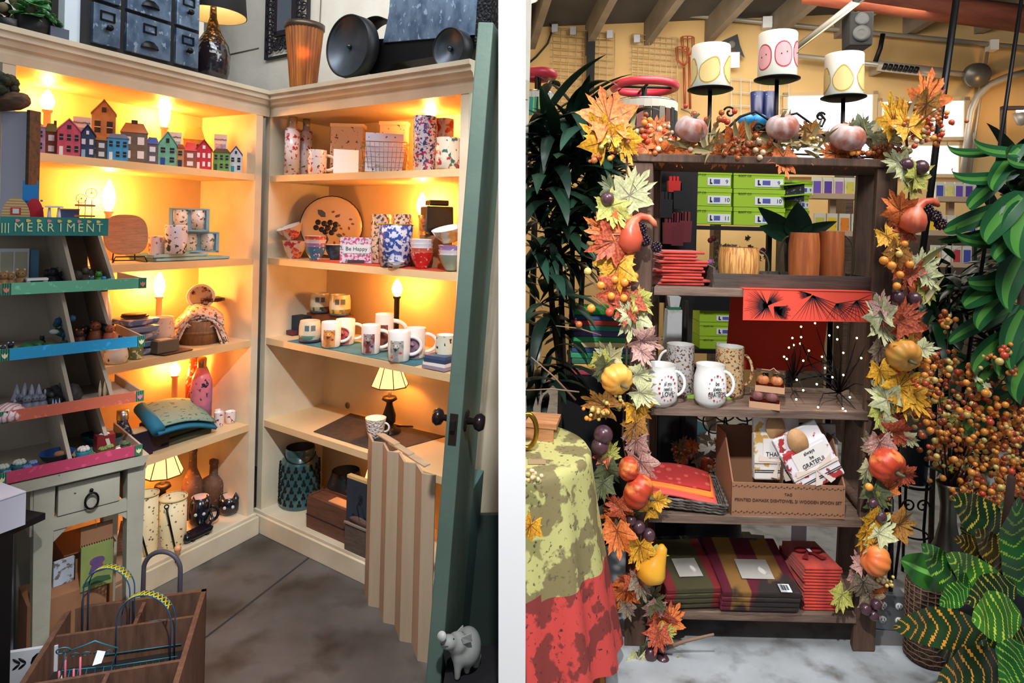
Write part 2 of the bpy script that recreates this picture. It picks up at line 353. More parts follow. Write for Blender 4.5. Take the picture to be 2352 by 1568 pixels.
for a, b_, yt, yb, bb, nm in ((166, 208, 268, 310, .13, 'behind the pink and navy houses'), (381, 416, 303, 340, .12, 'behind the mint green house'), (490, 520, 308, 345, .12, 'behind the green house, at the right of the shelf')):
    t, w, hh = boxthing('sign_card', LF, a, b_, yt, bb, 1.706, .004, paper, 'white printed name card standing '+nm, 'card', face=1, grp='name cards among the houses')
    text('lettering', 'HomeMark', w*.2, mat('navy_ink', (40, 50, 80), .6), t, (0, -.001, hh*.86))
    ob('picture', G().box(0, -.0006, hh*.25, w*.8, .0012, hh*.5), mat('card_picture', (140, 150, 190), .6, col2=(220, 200, 210), scale=60), t)
candle_lamp(LF, 106, .3, 1.706, 252, 205, 'lit candle lamp behind the lavender house, top left shelf')
candle_lamp(LF, 375, .3, 1.706, 292, 212, 'lit candle lamp behind the mint green house, top left shelf')
candle_lamp(LF, 247, .3, 1.31, 485, 412, 'lit candle lamp behind the oval cutting board')
candle_lamp(LF, 363, .3, .926, 681, 625, 'lit candle lamp behind the pitcher, above the blue plates')
candle_lamp(LF, 399, .32, .53, 862, 832, 'lit candle lamp behind the folded blue towels')
candle_lamp(RF, 985, .26, 1.706, 300, 232, 'lit candle lamp behind the floral tumbler on the right bookcase')
candle_lamp(RF, 966, .28, 1.31, 494, 442, 'lit candle lamp behind the black square vase')
candle_lamp(RF, 909, .24, .926, 680, 640, 'lit candle lamp on a turned dark stem behind the mugs', bm=mat('dark_bronze', (26, 20, 18), .4, .3))
shade_lamp(LF, 371, .24, .1, (1036, 1088, 1112, 1160), 'small lamp with a lit cream panelled shade on the left bottom shelf', .042, .085)
shade_lamp(RF, 893, .24, .53, (836, 884, 910, 975), 'small lamp with a lit cream panelled shade on the empty shelf', .045, .085)
shade_lamp(RF, 870, .22, .1, (1040, 1092, 1110, 1150), 'small lit lamp half hidden behind the folding shutter', .04, .07)
# ---------------- left bookcase, second shelf ----------------
z2 = 1.31; pblue = mat('pale_blue_card', (138, 180, 196), .6)
q, rz, kx, kz = place(LF, 292, .10, z2); t = thing('cutting_board', 'oval wooden cutting board engraved with leaves on a wire easel', 'board', q, rz+.2)
w = 105*kx; hh = LF.fz(292, 494, .1)[1]-z2
mw_ = mat('board_wood', (176, 132, 98), .5, col2=(150, 106, 76), kind='wave', scale=4, st=(1, 1, 12), col3=(134, 92, 66), s3=40, lo3=.6, hi3=.66)
ob('board', G().prism([(w/2*math.copysign(abs(cos(a))**.7, cos(a)), .02+hh/2+(hh/2-.012)*math.copysign(abs(sin(a))**.7, sin(a))) for a in [2*pi*i/36 for i in range(36)]], 0, .014), mw_, t, rot=(-.22, 0, 0), bev=.003)
ob('easel', G().tube([(-.06, -.05, .004), (-.05, -.05, .025), (.05, -.05, .025), (.06, -.05, .004), (.05, -.02, .004), (.04, .06, .004), (-.04, .06, .004), (-.05, -.02, .004)], .0025, 6, closed=True).tube([(-.04, .06, .004), (-.03, .05, .12), (.03, .05, .12), (.04, .06, .004)], .0025, 6), blackm, t)
for i, (a, b_, yt, zz, dz, lab) in enumerate(((352, 520, 575, z2, .014, 'pale blue oblong tray, lower of the two under the mugs'), (345, 470, 570, z2+.016, .014, 'pale blue oblong tray, upper of the two under the mugs'))):
    a0, a1 = LF.at(a, .06, zz), LF.at(b_, .06, zz); g = G().box((a1-a0)/2, .1, 0, a1-a0, .17, .003).box((a1-a0)/2, .01, .003, a1-a0, .006, dz-.003).box((a1-a0)/2, .19, .003, a1-a0, .006, dz-.003).box(.003, .1, .003, .006, .18, dz-.003).box(a1-a0-.003, .1, .003, .006, .18, dz-.003)
    tag(ob('tray', g, pblue, None, LF.pt(a0, .03, zz), (0, 0, LF.rz), bev=.002), lab, 'tray', 'pale blue trays on the second shelf')
zt = z2+.032
def egg_box(a, b_, yt, bb, zz, lab):
    t, w, hh = boxthing('gift_box', LF, a, b_, yt, bb, zz, .05, pblue, lab, 'gift box', face=1, grp='bird mug gift boxes')
    bm_ = spots('bird_print', (232, 226, 220), (110, 90, 70), 26)
    for x in (-.22, .22): ob('mug_in_window', G().lathe([(0, .008), (w*.19, .008), (w*.2, hh-.008), (0, hh-.008)], 18, c=(w*x, .012, 0)), bm_, t)
    ob('window_frame', G().box(0, -.01, 0, w, .012, .008).box(-w*.46, -.01, 0, w*.08, .012, hh).box(w*.46, -.01, 0, w*.08, .012, hh).box(0, -.012, hh-.006, w, .012, .006), pblue, t); return t
egg_box(410, 503, 532, .09, zt, 'pale blue gift box with two bird mugs, lower of the stack'); egg_box(388, 481, 478, .09, zt+LF.fz(456, 532, .09)[1]-zt+.002, 'pale blue gift box with two bird mugs, upper of the stack')
mug(LF, 377, 431, 517, .045, zt, spots('elephant_print', (214, 210, 226), (44, 60, 40), 20), 'white mug with a dark green elephant print in front of the gift boxes', hs=0, cat='mug')
mug(LF, 340, 378, 542, .12, z2, spots('flamingo_print', (228, 206, 206), (150, 100, 120), 24), 'short white cup with a flamingo print beside the cutting board', hs=0)
# ---------------- left bookcase, third shelf ----------------
z3 = .926
q, rz, kx, kz = place(LF, 231, .2, z3); t = thing('water_bottle', 'white slim water bottle with a black neck band', 'bottle', q, rz)
ob('body', G().lathe([(0, 0), (.036, 0), (.037, .17), (.024, .24), (.022, .27), (0, .27)], 24), white, t); ob('cap', G().lathe([(.023, .265), (.023, .278), (.021, .278), (.021, .30), (0, .30)], 20, mf=lambda p: 0 if p.z < .28 else 1), [black, mat('steel', (190, 190, 190), .25, 1)], t)
q, rz, kx, kz = place(LF, 308, .14, z3); hb = (LF.fz(308, 728, .14)[1]-z3)/5
mb_ = mat('blue_striped_glaze', (92, 120, 178), .3, col2=(200, 196, 206), kind='noise', scale=30, lo=.5, hi=.6)
for i in range(5):
    g = G().box(0, 0, 0, .10, .10, .006).box(0, 0, .004, .12, .12, hb-.008, 1 if i % 2 else 0, tp=1.12)
    tag(ob('square_bowl', g, [mb_, mat('blue_glaze2', (130, 150, 196), .3)], None, (q.x, q.y, z3+i*hb), (0, 0, rz+.5), bev=.004), 'blue and white square bowl, %s of the stack of five' % ['lowest', 'second from the bottom', 'middle one', 'second from the top', 'topmost'][i], 'bowl', 'stacked square bowls')
for i in range(2): tag(ob('coaster', G().lathe([(0, 0), (.05-.006*i, 0), (.052-.006*i, .005), (0, .005)], 24), mat('dark_coaster', (58, 40, 34), .7), None, (q.x-.004*i, q.y, z3+5*hb+.001+i*.006)), ['larger dark round coaster', 'smaller dark round coaster'][i]+' on top of the square bowls', 'coaster', 'coasters on the bowls')
t = mug(LF, 343, 398, 728, .16, z3, spots('pink_cream_print', (232, 214, 204), (190, 120, 120), 30, lo=.62, hi=.66), 'rounded cream pitcher with small pink print', hs=-1, belly=.12, nm='pitcher', cat='pitcher')
q, rz, kx, kz = place(LF, 458, .15, z3)
t = thing('round_basket', 'round wooden band basket holding folded printed cloths', 'basket', (q.x, q.y, z3), rz)
wr = 46*kx; bk = mat('basket_wood', (142, 108, 78), .6, col2=(112, 82, 58), kind='wave', scale=5, st=(6, 6, 1))
ob('side', G().lathe([(wr*.9, 0), (wr, 0), (wr*1.05, .105), (wr*.98, .105), (wr*.9, .004)], 28), bk, t); ob('base', G().lathe([(0, 0), (wr*.95, 0), (wr*.95, .004), (0, .004)], 28), bk, t)
ob('band', G().lathe([(wr*1.01, .045), (wr*1.04, .045), (wr*1.045, .06), (wr*1.02, .06)], 28), bk, t)
clm = spots('printed_cloth', (224, 206, 196), (86, 66, 66), 30, c3=(206, 130, 124), s3=22)
for i in range(5):
    def fn(u, v, i=i):
        x = (u-.5)*(.24-.015*i); y = (v-.5)*.15; zz = .118+i*.011+.008*sin(9*u+i)-max(0, abs(u-.5)-.3)*.55*(1 if i < 3 else .4)-max(0, .3-v)*.12; return (x+.006*sin(i*2), y, zz)
    tag(ob('folded_cloth', G().grid(fn, 22, 8), clm, None, (q.x, q.y, z3), (0, 0, rz+.1*sin(i*1.7)), solid=.006), 'printed cloth folded in the round basket, %s' % ['lowest layer', 'second layer', 'middle layer', 'layer under the top', 'top layer'][i], 'cloth', 'cloths in the round basket')
q2, rz, kx, kz = place(LF, 459, .20, z3); R_ = 33*kx; zc = LF.fz(459, 680, .2)[1]
t = thing('round_plate', 'round plate with a scalloped cream rim and a cats picture', 'plate', (q2.x, q2.y, zc-R_), rz, None)
ob('plate_body', G().lathe([(0, 0), (R_*.8, 0), (R_, .008), (R_*.98, .011), (R_*.8, .005), (0, .004)], 32, lobes=28, ld=.02, sx=1), white, t, (0, 0, R_), (pi/2+.15, 0, 0))
ob('picture', G().lathe([(0, .0042), (R_*.8, .0046), (R_*.78, .0056), (0, .0056)], 32), spots('cat_plate', (160, 150, 140), (50, 44, 60), 12, c3=(150, 86, 60), s3=16), t, (0, 0, R_), (pi/2+.15, 0, 0))
ob('stand', G().box(0, .01, -zc+R_+z3+.175, .06, .02, zc-R_-z3-.175+.006), dkwood, t)
for i in range(3): tag(ob('dark_coaster', G().box(0, 0, 0, .09, .08, .004), mat('dark_coaster', (58, 40, 34), .7), None, LF.on(486, .2, z3+.176+i*.006), (0, 0, i*.4)), 'thin dark coaster on the cloths, %s of three' % ['lowest', 'middle', 'top'][i], 'coaster', 'coasters on the cloths')
t, w, hh = boxthing('coaster_box', LF, 362, 412, 781, .03, z3+.008, .07, mat('grey_green', (92, 92, 84), .6), 'small grey box of coasters on a dark square tray', 'box'); ob('top_picture', G().box(0, .035, hh, w*.6, .045, .001), mat('pale_print', (206, 190, 150), .6), t)
tag(ob('square_tray', G().box(0, 0, 0, .13, .10, .006, tp=1.1), dkwood, None, LF.on(390, .06, z3+.0005), (0, 0, LF.rz+.1)), 'dark square tray under the coaster box', 'tray')
mug(LF, 240, 293, 800, .04, z3, spots('bee_print', (232, 230, 222), (60, 60, 70), 22, lo=.66, hi=.69), 'white round bowl with small bee marks at the shelf edge', hs=0, belly=.1, nm='bowl', cat='bowl')
mug(LF, 295, 329, 778, .05, z3, spots('owl_print', (110, 136, 96), (232, 226, 200), 24), 'green and white owl cup at the shelf edge', hs=0)
# ---------------- left bookcase, fourth shelf ----------------
z4 = .53
def bottle(px, b, z, pr, m, lab, capm=None, cap=None, grp=None, nm='bottle', fr=LF, stand=None):
    q, rz, kx, kz = place(fr, px, b, z); t = thing(nm, lab, 'bottle', q, rz, grp); ob('body', G().lathe(pr, 24), m, t)
    if cap: ob('cap', G().lathe(cap, 18), capm, t)
    return t
copper = mat('copper_cap', (206, 150, 96), .25, .9)
h_ = LF.fz(462, 820, .16)[1]-z4-.03
tag(ob('wooden_block', G().box(0, 0, 0, .10, .08, .03), dkwood, None, LF.on(462, .16, z4), (0, 0, LF.rz), bev=.003), 'dark wooden block under the flowered bottle', 'stand')
bm1 = mat('flower_bottle', (226, 130, 150), .3, col2=(96, 96, 180), scale=7, lo=.42, hi=.6, col3=(40, 44, 80), s3=40, lo3=.6, hi3=.64)
bottle(461, .16, z4+.03, [(0, 0), (.045, 0), (.046, h_*.55), (.042, h_*.66), (.022, h_*.84), (0, h_*.84)], bm1, 'tall pink and violet flowered bottle with a copper cap and cord', copper, [(.019, h_*.84), (.02, h_*.98), (.015, h_), (0, h_)])
bottle(444, .27, z4, [(0, 0), (.036, 0), (.037, .2), (.02, .3), (0, .3)], spots('red_floral', (206, 80, 60), (240, 200, 190), 30), 'red flowered bottle half hidden behind the pink one', copper, [(.018, .3), (.018, .35), (0, .36)])
bottle(279, .06, z4, [(0, 0), (.035, 0), (.036, .11), (.02, .15), (.018, .17), (0, .17)], spots('dark_floral', (34, 44, 70), (150, 170, 190), 35), 'dark floral bottle beside the pink tray display', mat('steel', (190, 190, 190), .25, 1), [(.021, .165), (.021, .2), (0, .2)])
teal = mat('teal_towel', (30, 112, 146), .85); tealp = mat('teal_script_cloth', (120, 156, 146), .85, col2=(60, 80, 84), kind='noise', scale=26, st=(1, 3, 3), lo=.6, hi=.64)
q, rz, kx, kz = place(LF, 398, .10, z4)
def fn(u, v):
    x = -.17+.31*u; y = -.10+.17*v; return (x+.05*v, y, .085+.055*(1-u)*(v)-.07*(1-v)*u*(u > 0)+.02*sin(3*u))
t = thing('tea_towel', 'blue tea towel folded corner down with a printed grey green side', 'towel', q, LF.rz+.15)
ob('inner_layer', G().grid(fn, 16, 10), tealp, t, (0, 0, .035), solid=.004); ob('outer_layer', G().grid(fn, 16, 10), teal, t, (.0, -.006, .012), solid=.012)
ob('rolled_edge', G().tube([(-.165, -.095, .105), (-.14, -.02, .135), (-.115, .06, .165)], .027, 12), teal, t)
tag(ob('folded_towel', G().box(0, 0, 0, .25, .14, .03).box(0, 0, .03, .22, .12, .025), mat('olive_cloth', (70, 72, 60), .9), None, LF.on(405, .12, z4), (0, 0, LF.rz), bev=.008), 'dark folded towel under the blue tea towel', 'towel')
navyb = mat('dark_navy_box', (34, 28, 48), .6)
for a, b_, yt, bb, m2, lab in ((306, 352, 992, .03, (216, 170, 110), 'left'), (343, 389, 972, .05, (170, 60, 70), 'right')):
    t, w, hh = boxthing('gift_box', LF, a, b_, yt, bb, z4, .07, navyb, '%s one of the two dark gift boxes at the shelf edge, with a %s lid' % (lab, 'tan' if lab == 'left' else 'red'), 'gift box', grp='dark gift boxes'); ob('lid', G().box(0, .035, hh, w*.9, .064, .003), mat('lid_'+lab, m2, .6, col2=(230, 200, 160), scale=30), t)
tag(ob('shallow_tin', bowl(.04, .03), [mat('orange_glaze', (236, 110, 60), .3), mat('orange_glaze2', (246, 150, 90), .3)], None, LF.on(317, .11, z4+.03)), 'small orange dish behind the tan lidded box', 'dish')
tag(ob('book_stack', G().box(0, 0, 0, .12, .09, .014).box(0, 0, .015, .11, .085, .014), mat('tan_book', (216, 176, 120), .7), None, LF.on(330, .15, z4), (0, 0, LF.rz)), 'tan notebooks lying behind the orange dish', 'notebook')
tag(ob('bowl', bowl(.05, .06), [white, mat('yellow_rim', (240, 200, 120), .3)], None, LF.on(350, .26, z4+.06)), 'white and yellow bowl behind the blue towel', 'bowl')
for i, (a, b_, yt, bb) in enumerate(((491, 514, 943, .10), (516, 541, 941, .10), (492, 512, 938, .19), (517, 539, 934, .19))):
    mug(LF, a, b_, yt+3, bb, z4, spots('swirl_print', (226, 208, 206), (110, 50, 70), 24, lo=.6, hi=.63), 'tiny white espresso cup with a maroon swirl, %s of the four' % ['front left', 'front right', 'back left', 'back right'][i], hs=0, grp='espresso cups')
# ---------------- left bookcase, bottom shelf ----------------
z5 = .1
lat = mat('pierced_cream_metal', (236, 222, 180), .5, col2=(120, 90, 50), kind='voronoi', scale=55, lo=.28, hi=.2)
for i, (a, b_, yt, bb) in enumerate(((308, 362, 1128, .10), (364, 428, 1136, .07))):
    q, rz, kx, kz = place(LF, (a+b_)/2, bb, z5); hh = LF.fz((a+b_)/2, yt+6, bb)[1]-z5; r = (b_-a)/2*kx
    t = thing('lattice_candle_holder', 'cream pierced metal candle holder, %s' % ('left one beside the table leg' if i == 0 else 'right one below the lamp'), 'candle holder', q, rz, 'pierced candle holders')
    ob('wall', G().lathe([(r*.9, 0), (r, .01), (r, hh)], 32), lat, t, solid=.002); ob('base', G().lathe([(0, 0), (r*.95, 0), (r*.95, .006), (0, .006)], 24), mat('cream_metal', (226, 206, 150), .5), t)
    ob('rim', G().lathe([(r, hh-.004), (r+.003, hh-.004), (r+.003, hh+.003), (r, hh+.003)], 32), mat('cream_metal', (226, 206, 150), .5), t)
    tag(ob('metal_stake', G().tube([(0, 0, .004), (-.035, -.012, hh*(.62+.3*i))], .004, 8).tube([(-.035+.008*cos(k*pi/5), -.012, hh*(.62+.3*i)+.008+.008*sin(k*pi/5)) for k in range(10)], .0025, 6, closed=True), blackm, None, LF.on((a+b_)/2+6, bb-.075+.02*i, z5), (0, 0, rz)), 'black ring topped stake leaning before the %s candle holder' % ('left' if i == 0 else 'right'), 'stake', 'metal stakes')
brb = mat('brown_wrapped_bottle', (112, 78, 58), .6, col2=(84, 60, 50), scale=30, bump=.3, col3=(140, 100, 76), s3=60)
h1 = LF.fz(440, 1032, .22)[1]-z5; bottle(440, .22, z5, [(0, 0), (.044, 0), (.045, h1*.42), (.043, h1*.52), (.018, h1*.72), (.016, h1*.95), (.019, h1*.96), (.018, h1), (0, h1)], brb, 'tall brown textured bottle with a yellowed neck on the bottom shelf', grp='textured bottles')
h1 = LF.fz(489, 1056, .22)[1]-z5; bottle(489, .22, z5, [(0, 0), (.056, 0), (.058, h1*.52), (.05, h1*.6), (.02, h1*.68), (.018, h1*.9), (.022, h1*.92), (.021, h1), (0, h1)], brb, 'shorter wide shouldered brown textured bottle on the bottom shelf', grp='textured bottles')
catb = mat('black_glaze', (16, 18, 30), .2, coat=.5)
for i, (px, bb, yt) in enumerate(((458, .09, 1140), (525, .10, 1138))):
    q, rz, kx, kz = place(LF, px, bb, z5); hh = LF.fz(px, yt, bb)[1]-z5; r = 26*kx
    t = thing('cat_mug', 'round black cat shaped mug with a pale inside, %s' % ('left one behind the lying cat' if i == 0 else 'right one near the shelf end'), 'mug', q, rz, 'black cat mugs')
    ob('body', G().lathe([(0, 0), (r*.6, 0), (r*.95, hh*.25), (r, hh*.6), (r*.86, hh), (r*.8, hh)], 24).lathe([(r*.8, hh-.001), (r*.8, hh*.85), (0, hh*.82)], 24, 1), [catb, mat('pale_pink_inside', (206, 176, 166), .5)], t)
    for s_ in (-1, 1): ob('ear', G().lathe([(.016, 0), (.001, .03)], 8, c=(s_*r*.6, -.02, hh*.88)), catb, t); ob('eye', G().sph(s_*r*.35, -r*.93, hh*.55, .008, 0, 8, sy=.5), mat('pale_eye', (190, 200, 210), .3), t)
    ob('handle', G().tube([(r*.9+.035*cos(a), 0, hh*.4+.035*sin(a)) for a in [pi/2-pi*k/10 for k in range(11)]], .007, 8), catb, t)
q, rz, kx, kz = place(LF, 455, .025, z5); t = thing('cat_dish', 'black lying cat dish with a bent tail at the shelf edge', 'dish', q, LF.rz)
ob('dish', G().box(0, 0, .012, .10, .055, .022, tp=1.15), [catb], t, bev=.006); ob('cat_head', G().sph(-.06, -.01, .022, .018, 0, 12).lathe([(.007, 0), (.001, .014)], 6, c=(-.07, -.01, .034)).lathe([(.007, 0), (.001, .014)], 6, c=(-.052, -.01, .036)), catb, t)
ob('tail', G().tube([(.055, 0, .03), (.08, .01, .045), (.075, .02, .075)], .006, 8), catb, t); ob('leg', G().box(-.035, 0, 0, .012, .04, .014), catb, t); ob('leg', G().box(.035, 0, 0, .012, .04, .014), catb, t)
# placemat leaning on the plinth and cone charm
q = onz(372, 1315, .0); t = ob('woven_placemat', G().box(0, 0, 0, .21, .004, .22), mat('woven_fibre', (172, 142, 120), .85, col2=(132, 106, 90), kind='noise', scale=60, st=(1, 1, 5), bump=.3), None, (q.x-.065, q.y-.06, .005), (-.30, .12, .35)); tag(t, 'tan woven placemat leaning against the bookcase plinth', 'placemat')
q = LF.on(408, -.035, .118); t = thing('cone_charm', 'small ice cream cone charm on a dark wire heart at the plinth', 'charm', q, 0)
ob('scoop', G().sph(0, 0, .01, .014, 0, 12), mat('peach_glaze', (240, 170, 120), .4), t); ob('cone', G().lathe([(.0, -.028), (.013, .002), (.013, .004)], 12), mat('cone_tan', (206, 150, 100), .6), t); ob('wire', G().tube([(0, 0, -.028), (-.01, 0, -.045), (0, 0, -.055), (.01, 0, -.045)], .0015, 6, closed=True), blackm, t)
# ---------------- right bookcase, first shelf ----------------
z1 = 1.706; steel = mat('steel', (190, 190, 190), .25, 1)
bird = spots('hummingbird_print', (222, 216, 222), (56, 70, 60), 17, lo=.63, hi=.66, c3=(180, 50, 50), s3=24)
for i, (px, yt, bb, w_, lab) in enumerate(((670, 268, .06, 36, 'tall hummingbird tumbler with a steel cap, the front one of the pair'), (701, 274, .13, 30, 'tall hummingbird tumbler with a steel cap, the back one of the pair'))):
    q, rz, kx, kz = place(RF, px, bb, z1); hh = RF.fz(px, yt, bb)[1]-z1; r = w_/2*kx
    t = thing('bird_tumbler', lab, 'bottle', q, rz, 'hummingbird tumblers')
    ob('body', G().lathe([(0, 0), (r, 0), (r, hh*.78), (0, hh*.78)], 24, mf=lambda p, hh=hh: 1 if p.z < hh*.1 else 0), [bird, white], t)
    ob('neck', G().lathe([(r, hh*.78), (r*.55, hh*.82), (r*.5, hh*.9), (0, hh*.9)], 20), mat('clear_grey_neck', (190, 176, 176), .2), t); ob('cap', G().lathe([(r*.55, hh*.88), (r*.55, hh), (0, hh)], 20), steel, t)
mug(RF, 706, 750, 345, .05, z1, bird, 'white hummingbird mug between the tumblers and the notepad', h=None)
def birdbox(px0, px1, yt, bb, lab, dep=.07, rot=0):
    t, w, hh = boxthing('bird_box', RF, px0, px1, yt, bb, z1, dep, spots('bird_box_card', (206, 188, 168), (96, 60, 50), 22, lo=.6, hi=.64), lab, 'gift box', face=1, lid=mat('cream_card', (214, 196, 166), .7), rot=rot, grp='lidded bird boxes'); return t
birdbox(756, 832, 285, .17, 'square lidded gift box with flying birds behind the notepad', rot=-.25); birdbox(868, 932, 280, .22, 'lidded bird gift box behind the wire basket', dep=.05, rot=-.3)
q, rz, kx, kz = place(RF, 794, .05, z1); t = thing('notepad', 'plain white notepad with a green grass border propped up', 'notepad', q, rz)
w = 58*kx; hh = RF.fz(794, 342, .05)[1]-z1; ob('pad', G().box(0, 0, 0, w, .01, hh), paper, t, rot=(-.2, .0, 0)); ob('grass_print', G().lathe([(0, 0), (w*.38, 0), (w*.38, .001), (0, .001)], 20, sy=.35), mat('grass_green', (96, 136, 116), .7), t, (0, -.001+.0, .012), (pi/2-.2, 0, 0))
q, rz, kx, kz = place(RF, 884, .10, z1); t = thing('wire_basket', 'brass wire basket with tufts of artificial grass', 'basket', q, rz-.15)
w = 105*kx; hh = RF.fz(884, 330, .1)[1]-z1; g = G(); wt, wb = w/2, w/2*.8
for j in range(7):
    f = j/6; x = wb+(wt-wb)*f; y = .04+.012*f; g.tube([(-x, -y, hh*f+.002), (x, -y, hh*f+.002), (x, y, hh*f+.002), (-x, y, hh*f+.002)], .0012 if j < 6 else .002, 5, closed=True)
for i in range(11):
    a = -1+2*i/10; g.tube([(a*wb, -.04, .002), (a*wt, -.052, hh)], .0011, 5).tube([(a*wb, .04, .002), (a*wt, .052, hh)], .0011, 5)
for i in range(5):
    a = -1+2*i/4
    for s_ in (-1, 1): g.tube([(s_*wb, a*.04, .002), (s_*wt, a*.052, hh)], .0011, 5)
ob('wire', g, mat('brass_wire', (150, 116, 80), .4, .8), t)
g = G()
for i in range(130):
    x = RND.uniform(-.08, .03); y = RND.uniform(-.035, .0); a = RND.uniform(0, 6.3); l = RND.uniform(.02, .045); g.tube([(x, y, .004), (x+l*.4*cos(a), y+l*.3*sin(a), l*.7), (x+l*cos(a), max(-.037, y+l*.6*sin(a)), l*.8)], .0009, 3)
ob('grass', g, mat('dry_grass', (150, 160, 120), .8), t, kind='stuff')
t, w, hh = boxthing('greeting_card', RF, 838, 926, 306, .075, z1+.004, .012, spots('bird_card', (222, 222, 240), (110, 80, 120), 24, lo=.64, hi=.67), 'white bird printed card standing in the wire basket', 'card', face=1, rot=.0)
floral = spots('floral_print', (226, 214, 222), (60, 70, 130), 32, lo=.52, hi=.55, c3=(196, 50, 90), s3=26)
q, rz, kx, kz = place(RF, 974, .07, z1); hh = RF.fz(974, 268, .07)[1]-z1; r = 27*kx; t = thing('floral_tumbler', 'tall white tumbler covered in pink and blue flowers', 'tumbler', q, rz)
ob('body', G().lathe([(0, 0), (r*.93, 0), (r, hh-.003), (r*.94, hh)], 28).lathe([(r*.92, hh-.001), (r*.85, .02), (0, .02)], 24, 1), [floral, white], t)
mug(RF, 998, 1040, 274, .15, z1, spots('poppy_print', (206, 176, 156), (176, 40, 36), 12, lo=.5, hi=.56), 'cream mug with big red poppies behind the hummingbird mug', hs=0)
mug(RF, 998, 1058, 318, .045, z1, spots('bird_flower_print', (222, 208, 184), (50, 100, 90), 12, lo=.58, hi=.62, c3=(180, 50, 60), s3=18), 'cream mug with a green hummingbird and red flowers by the door')
# ---------------- second shelf ----------------
z2r = 1.31
tag(ob('red_shelf_runner', G().box(0, 0, 0, .78, .2, .003), mat('red_runner', (176, 66, 46), .9), None, RF.pt(.74, .11, z2r+.0003), (0, 0, RF.rz)), 'red cloth runner under the bowls on the second shelf', 'runner')
zz2 = z2r+.004
bfly = spots('butterfly_print', (206, 190, 180), (176, 50, 80), 11, lo=.52, hi=.56, c3=(230, 130, 70), s3=14)
def bowlt(fr, px, b, z, r, h, m, lab, grp=None, rot=None, mi=None):
    o = ob('bowl', bowl(r, h), [m, mi or white], None, fr.on(px, b, z), rot or (0, 0, 0)); return tag(o, lab, 'bowl', grp)
bowlt(RF, 676, .08, z2r, .058, .085, bfly, 'cream butterfly bowl, lower one standing upright'); bowlt(RF, 674, .10, z2r+.098, .062, .06, bfly, 'cream butterfly bowl leaning on top of the upright one', rot=(.25, -.3, 0))
dots = [mat('bowl_'+n, c_, .3, col2=(226, 214, 214), scale=70, lo=.6, hi=.64) for n, c_ in (('lilac', (150, 120, 170)), ('white', (206, 200, 210)), ('rust', (190, 90, 70)), ('blue', (60, 118, 160)))]
def stack(px, b, z, r, h0, n, dz, mats_, what, grp):
    order = {3: ['lowest', 'middle', 'topmost'], 4: ['lowest', 'second lowest', 'second highest', 'topmost'], 2: ['lower', 'upper']}[n]
    for i in range(n): bowlt(RF, px, b, z+i*dz, r, h0, mats_[i], what+', '+order[i]+' of the stack', grp)
stack(724, .05, zz2, .049, .062, 4, .016, [dots[3], dots[0], dots[1], dots[2]], 'small blue footed bowl with a dotted rim' , 'stack of small blue bowls')
bowlt(RF, 770, .14, zz2, .05, .07, mat('teal_ruffle', (60, 110, 130), .4, col2=(30, 50, 60), scale=30), 'teal ruffled bowl between the blue stack and the sign tile')
q, rz, kx, kz = place(RF, 760, .25, zz2); R_ = 71*kx; t = thing('platter', 'large round scalloped platter painted with dark grapes and leaves', 'platter', q, rz)
ob('plate', G().lathe([(0, 0), (R_*.8, .0), (R_, .016), (R_*.985, .02), (R_*.8, .006), (0, .005)], 48, lobes=40, ld=.012), mat('platter_cream', (196, 176, 150), .3, coat=.3), t, (0, 0, R_+.006), (pi/2-.12, 0, 0))
pd = t.children[0]; pw = mat('grape_blue', (28, 34, 50), .25); 
ob('rim_line', G().tube([(R_*(1+.012*(abs(cos(20*a))-.6))*cos(a), R_*(1+.012*(abs(cos(20*a))-.6))*sin(a), .018) for a in [2*pi*i/96 for i in range(96)]], .003, 6, closed=True), pw, pd)
for x, y in ((-.44, .12), (-.24, .08), (-.05, .12), (.13, .06), (-.32, -.12), (-.12, -.06), (-.2, -.2), (0, -.22), (.1, -.1), (-.5, -.06)): ob('grape', G().lathe([(0, .005), (R_*.1, .005), (R_*.08, .007), (0, .0075)], 16, c=(x*R_, y*R_, 0)), pw, pd)
def leafp(x, y, l, a, m):
    pts = [(x*R_+l*R_*(t_*cos(a)-w_*sin(a)), y*R_+l*R_*(t_*sin(a)+w_*cos(a))) for t_, w_ in ((0, 0), (.3, .28), (.7, .25), (1, 0), (.7, -.25), (.3, -.28))]; ob('leaf_motif', G().prism(pts, .005, .0068, 'z'), m, pd)
for x, y, l, a in ((-.2, .3, .36, 2.4), (-.15, -.3, .4, -1.9), (.1, .3, .15, .6), (.15, -.28, .22, -.3)): leafp(x, y, l, a, mat('leaf_slate', (70, 84, 100), .4))
for x, y in ((.1, .5), (.25, .42), (.55, .25), (.62, .1), (.55, 0), (.3, .0), (.36, -.1), (.45, -.3), (.55, -.38), (.1, -.5), (.25, -.5)): leafp(x, y, .13, x*9+y*5, mat('leaf_brown', (120, 70, 52), .5))
behap = spots('confetti_print', (206, 190, 200), (200, 60, 110), 34, lo=.5, hi=.54, c3=(40, 130, 110), s3=30)
t, w, hh = boxthing('sign_tile', RF, 780, 856, 545, .05, zz2, .012, behap, 'small confetti coloured tile reading Be Happy on a little stand', 'sign', face=1, rot=-.08)
ob('panel', G().box(0, -.001, hh*.38, w*.8, .001, hh*.34), mat('tile_pale', (206, 206, 206), .5), t); text('lettering', 'Be Happy', w*.17, mat('tile_ink', (30, 40, 50), .6), t, (0, -.002, hh*.55)); ob('stand', G().box(0, -.006, 0, w*.5, .01, .014), mat('chrome_dark', (90, 80, 80), .3, .8), t)
brc = spots('band_cup', (202, 180, 156), (90, 60, 50), 30, lo=.5, hi=.56)
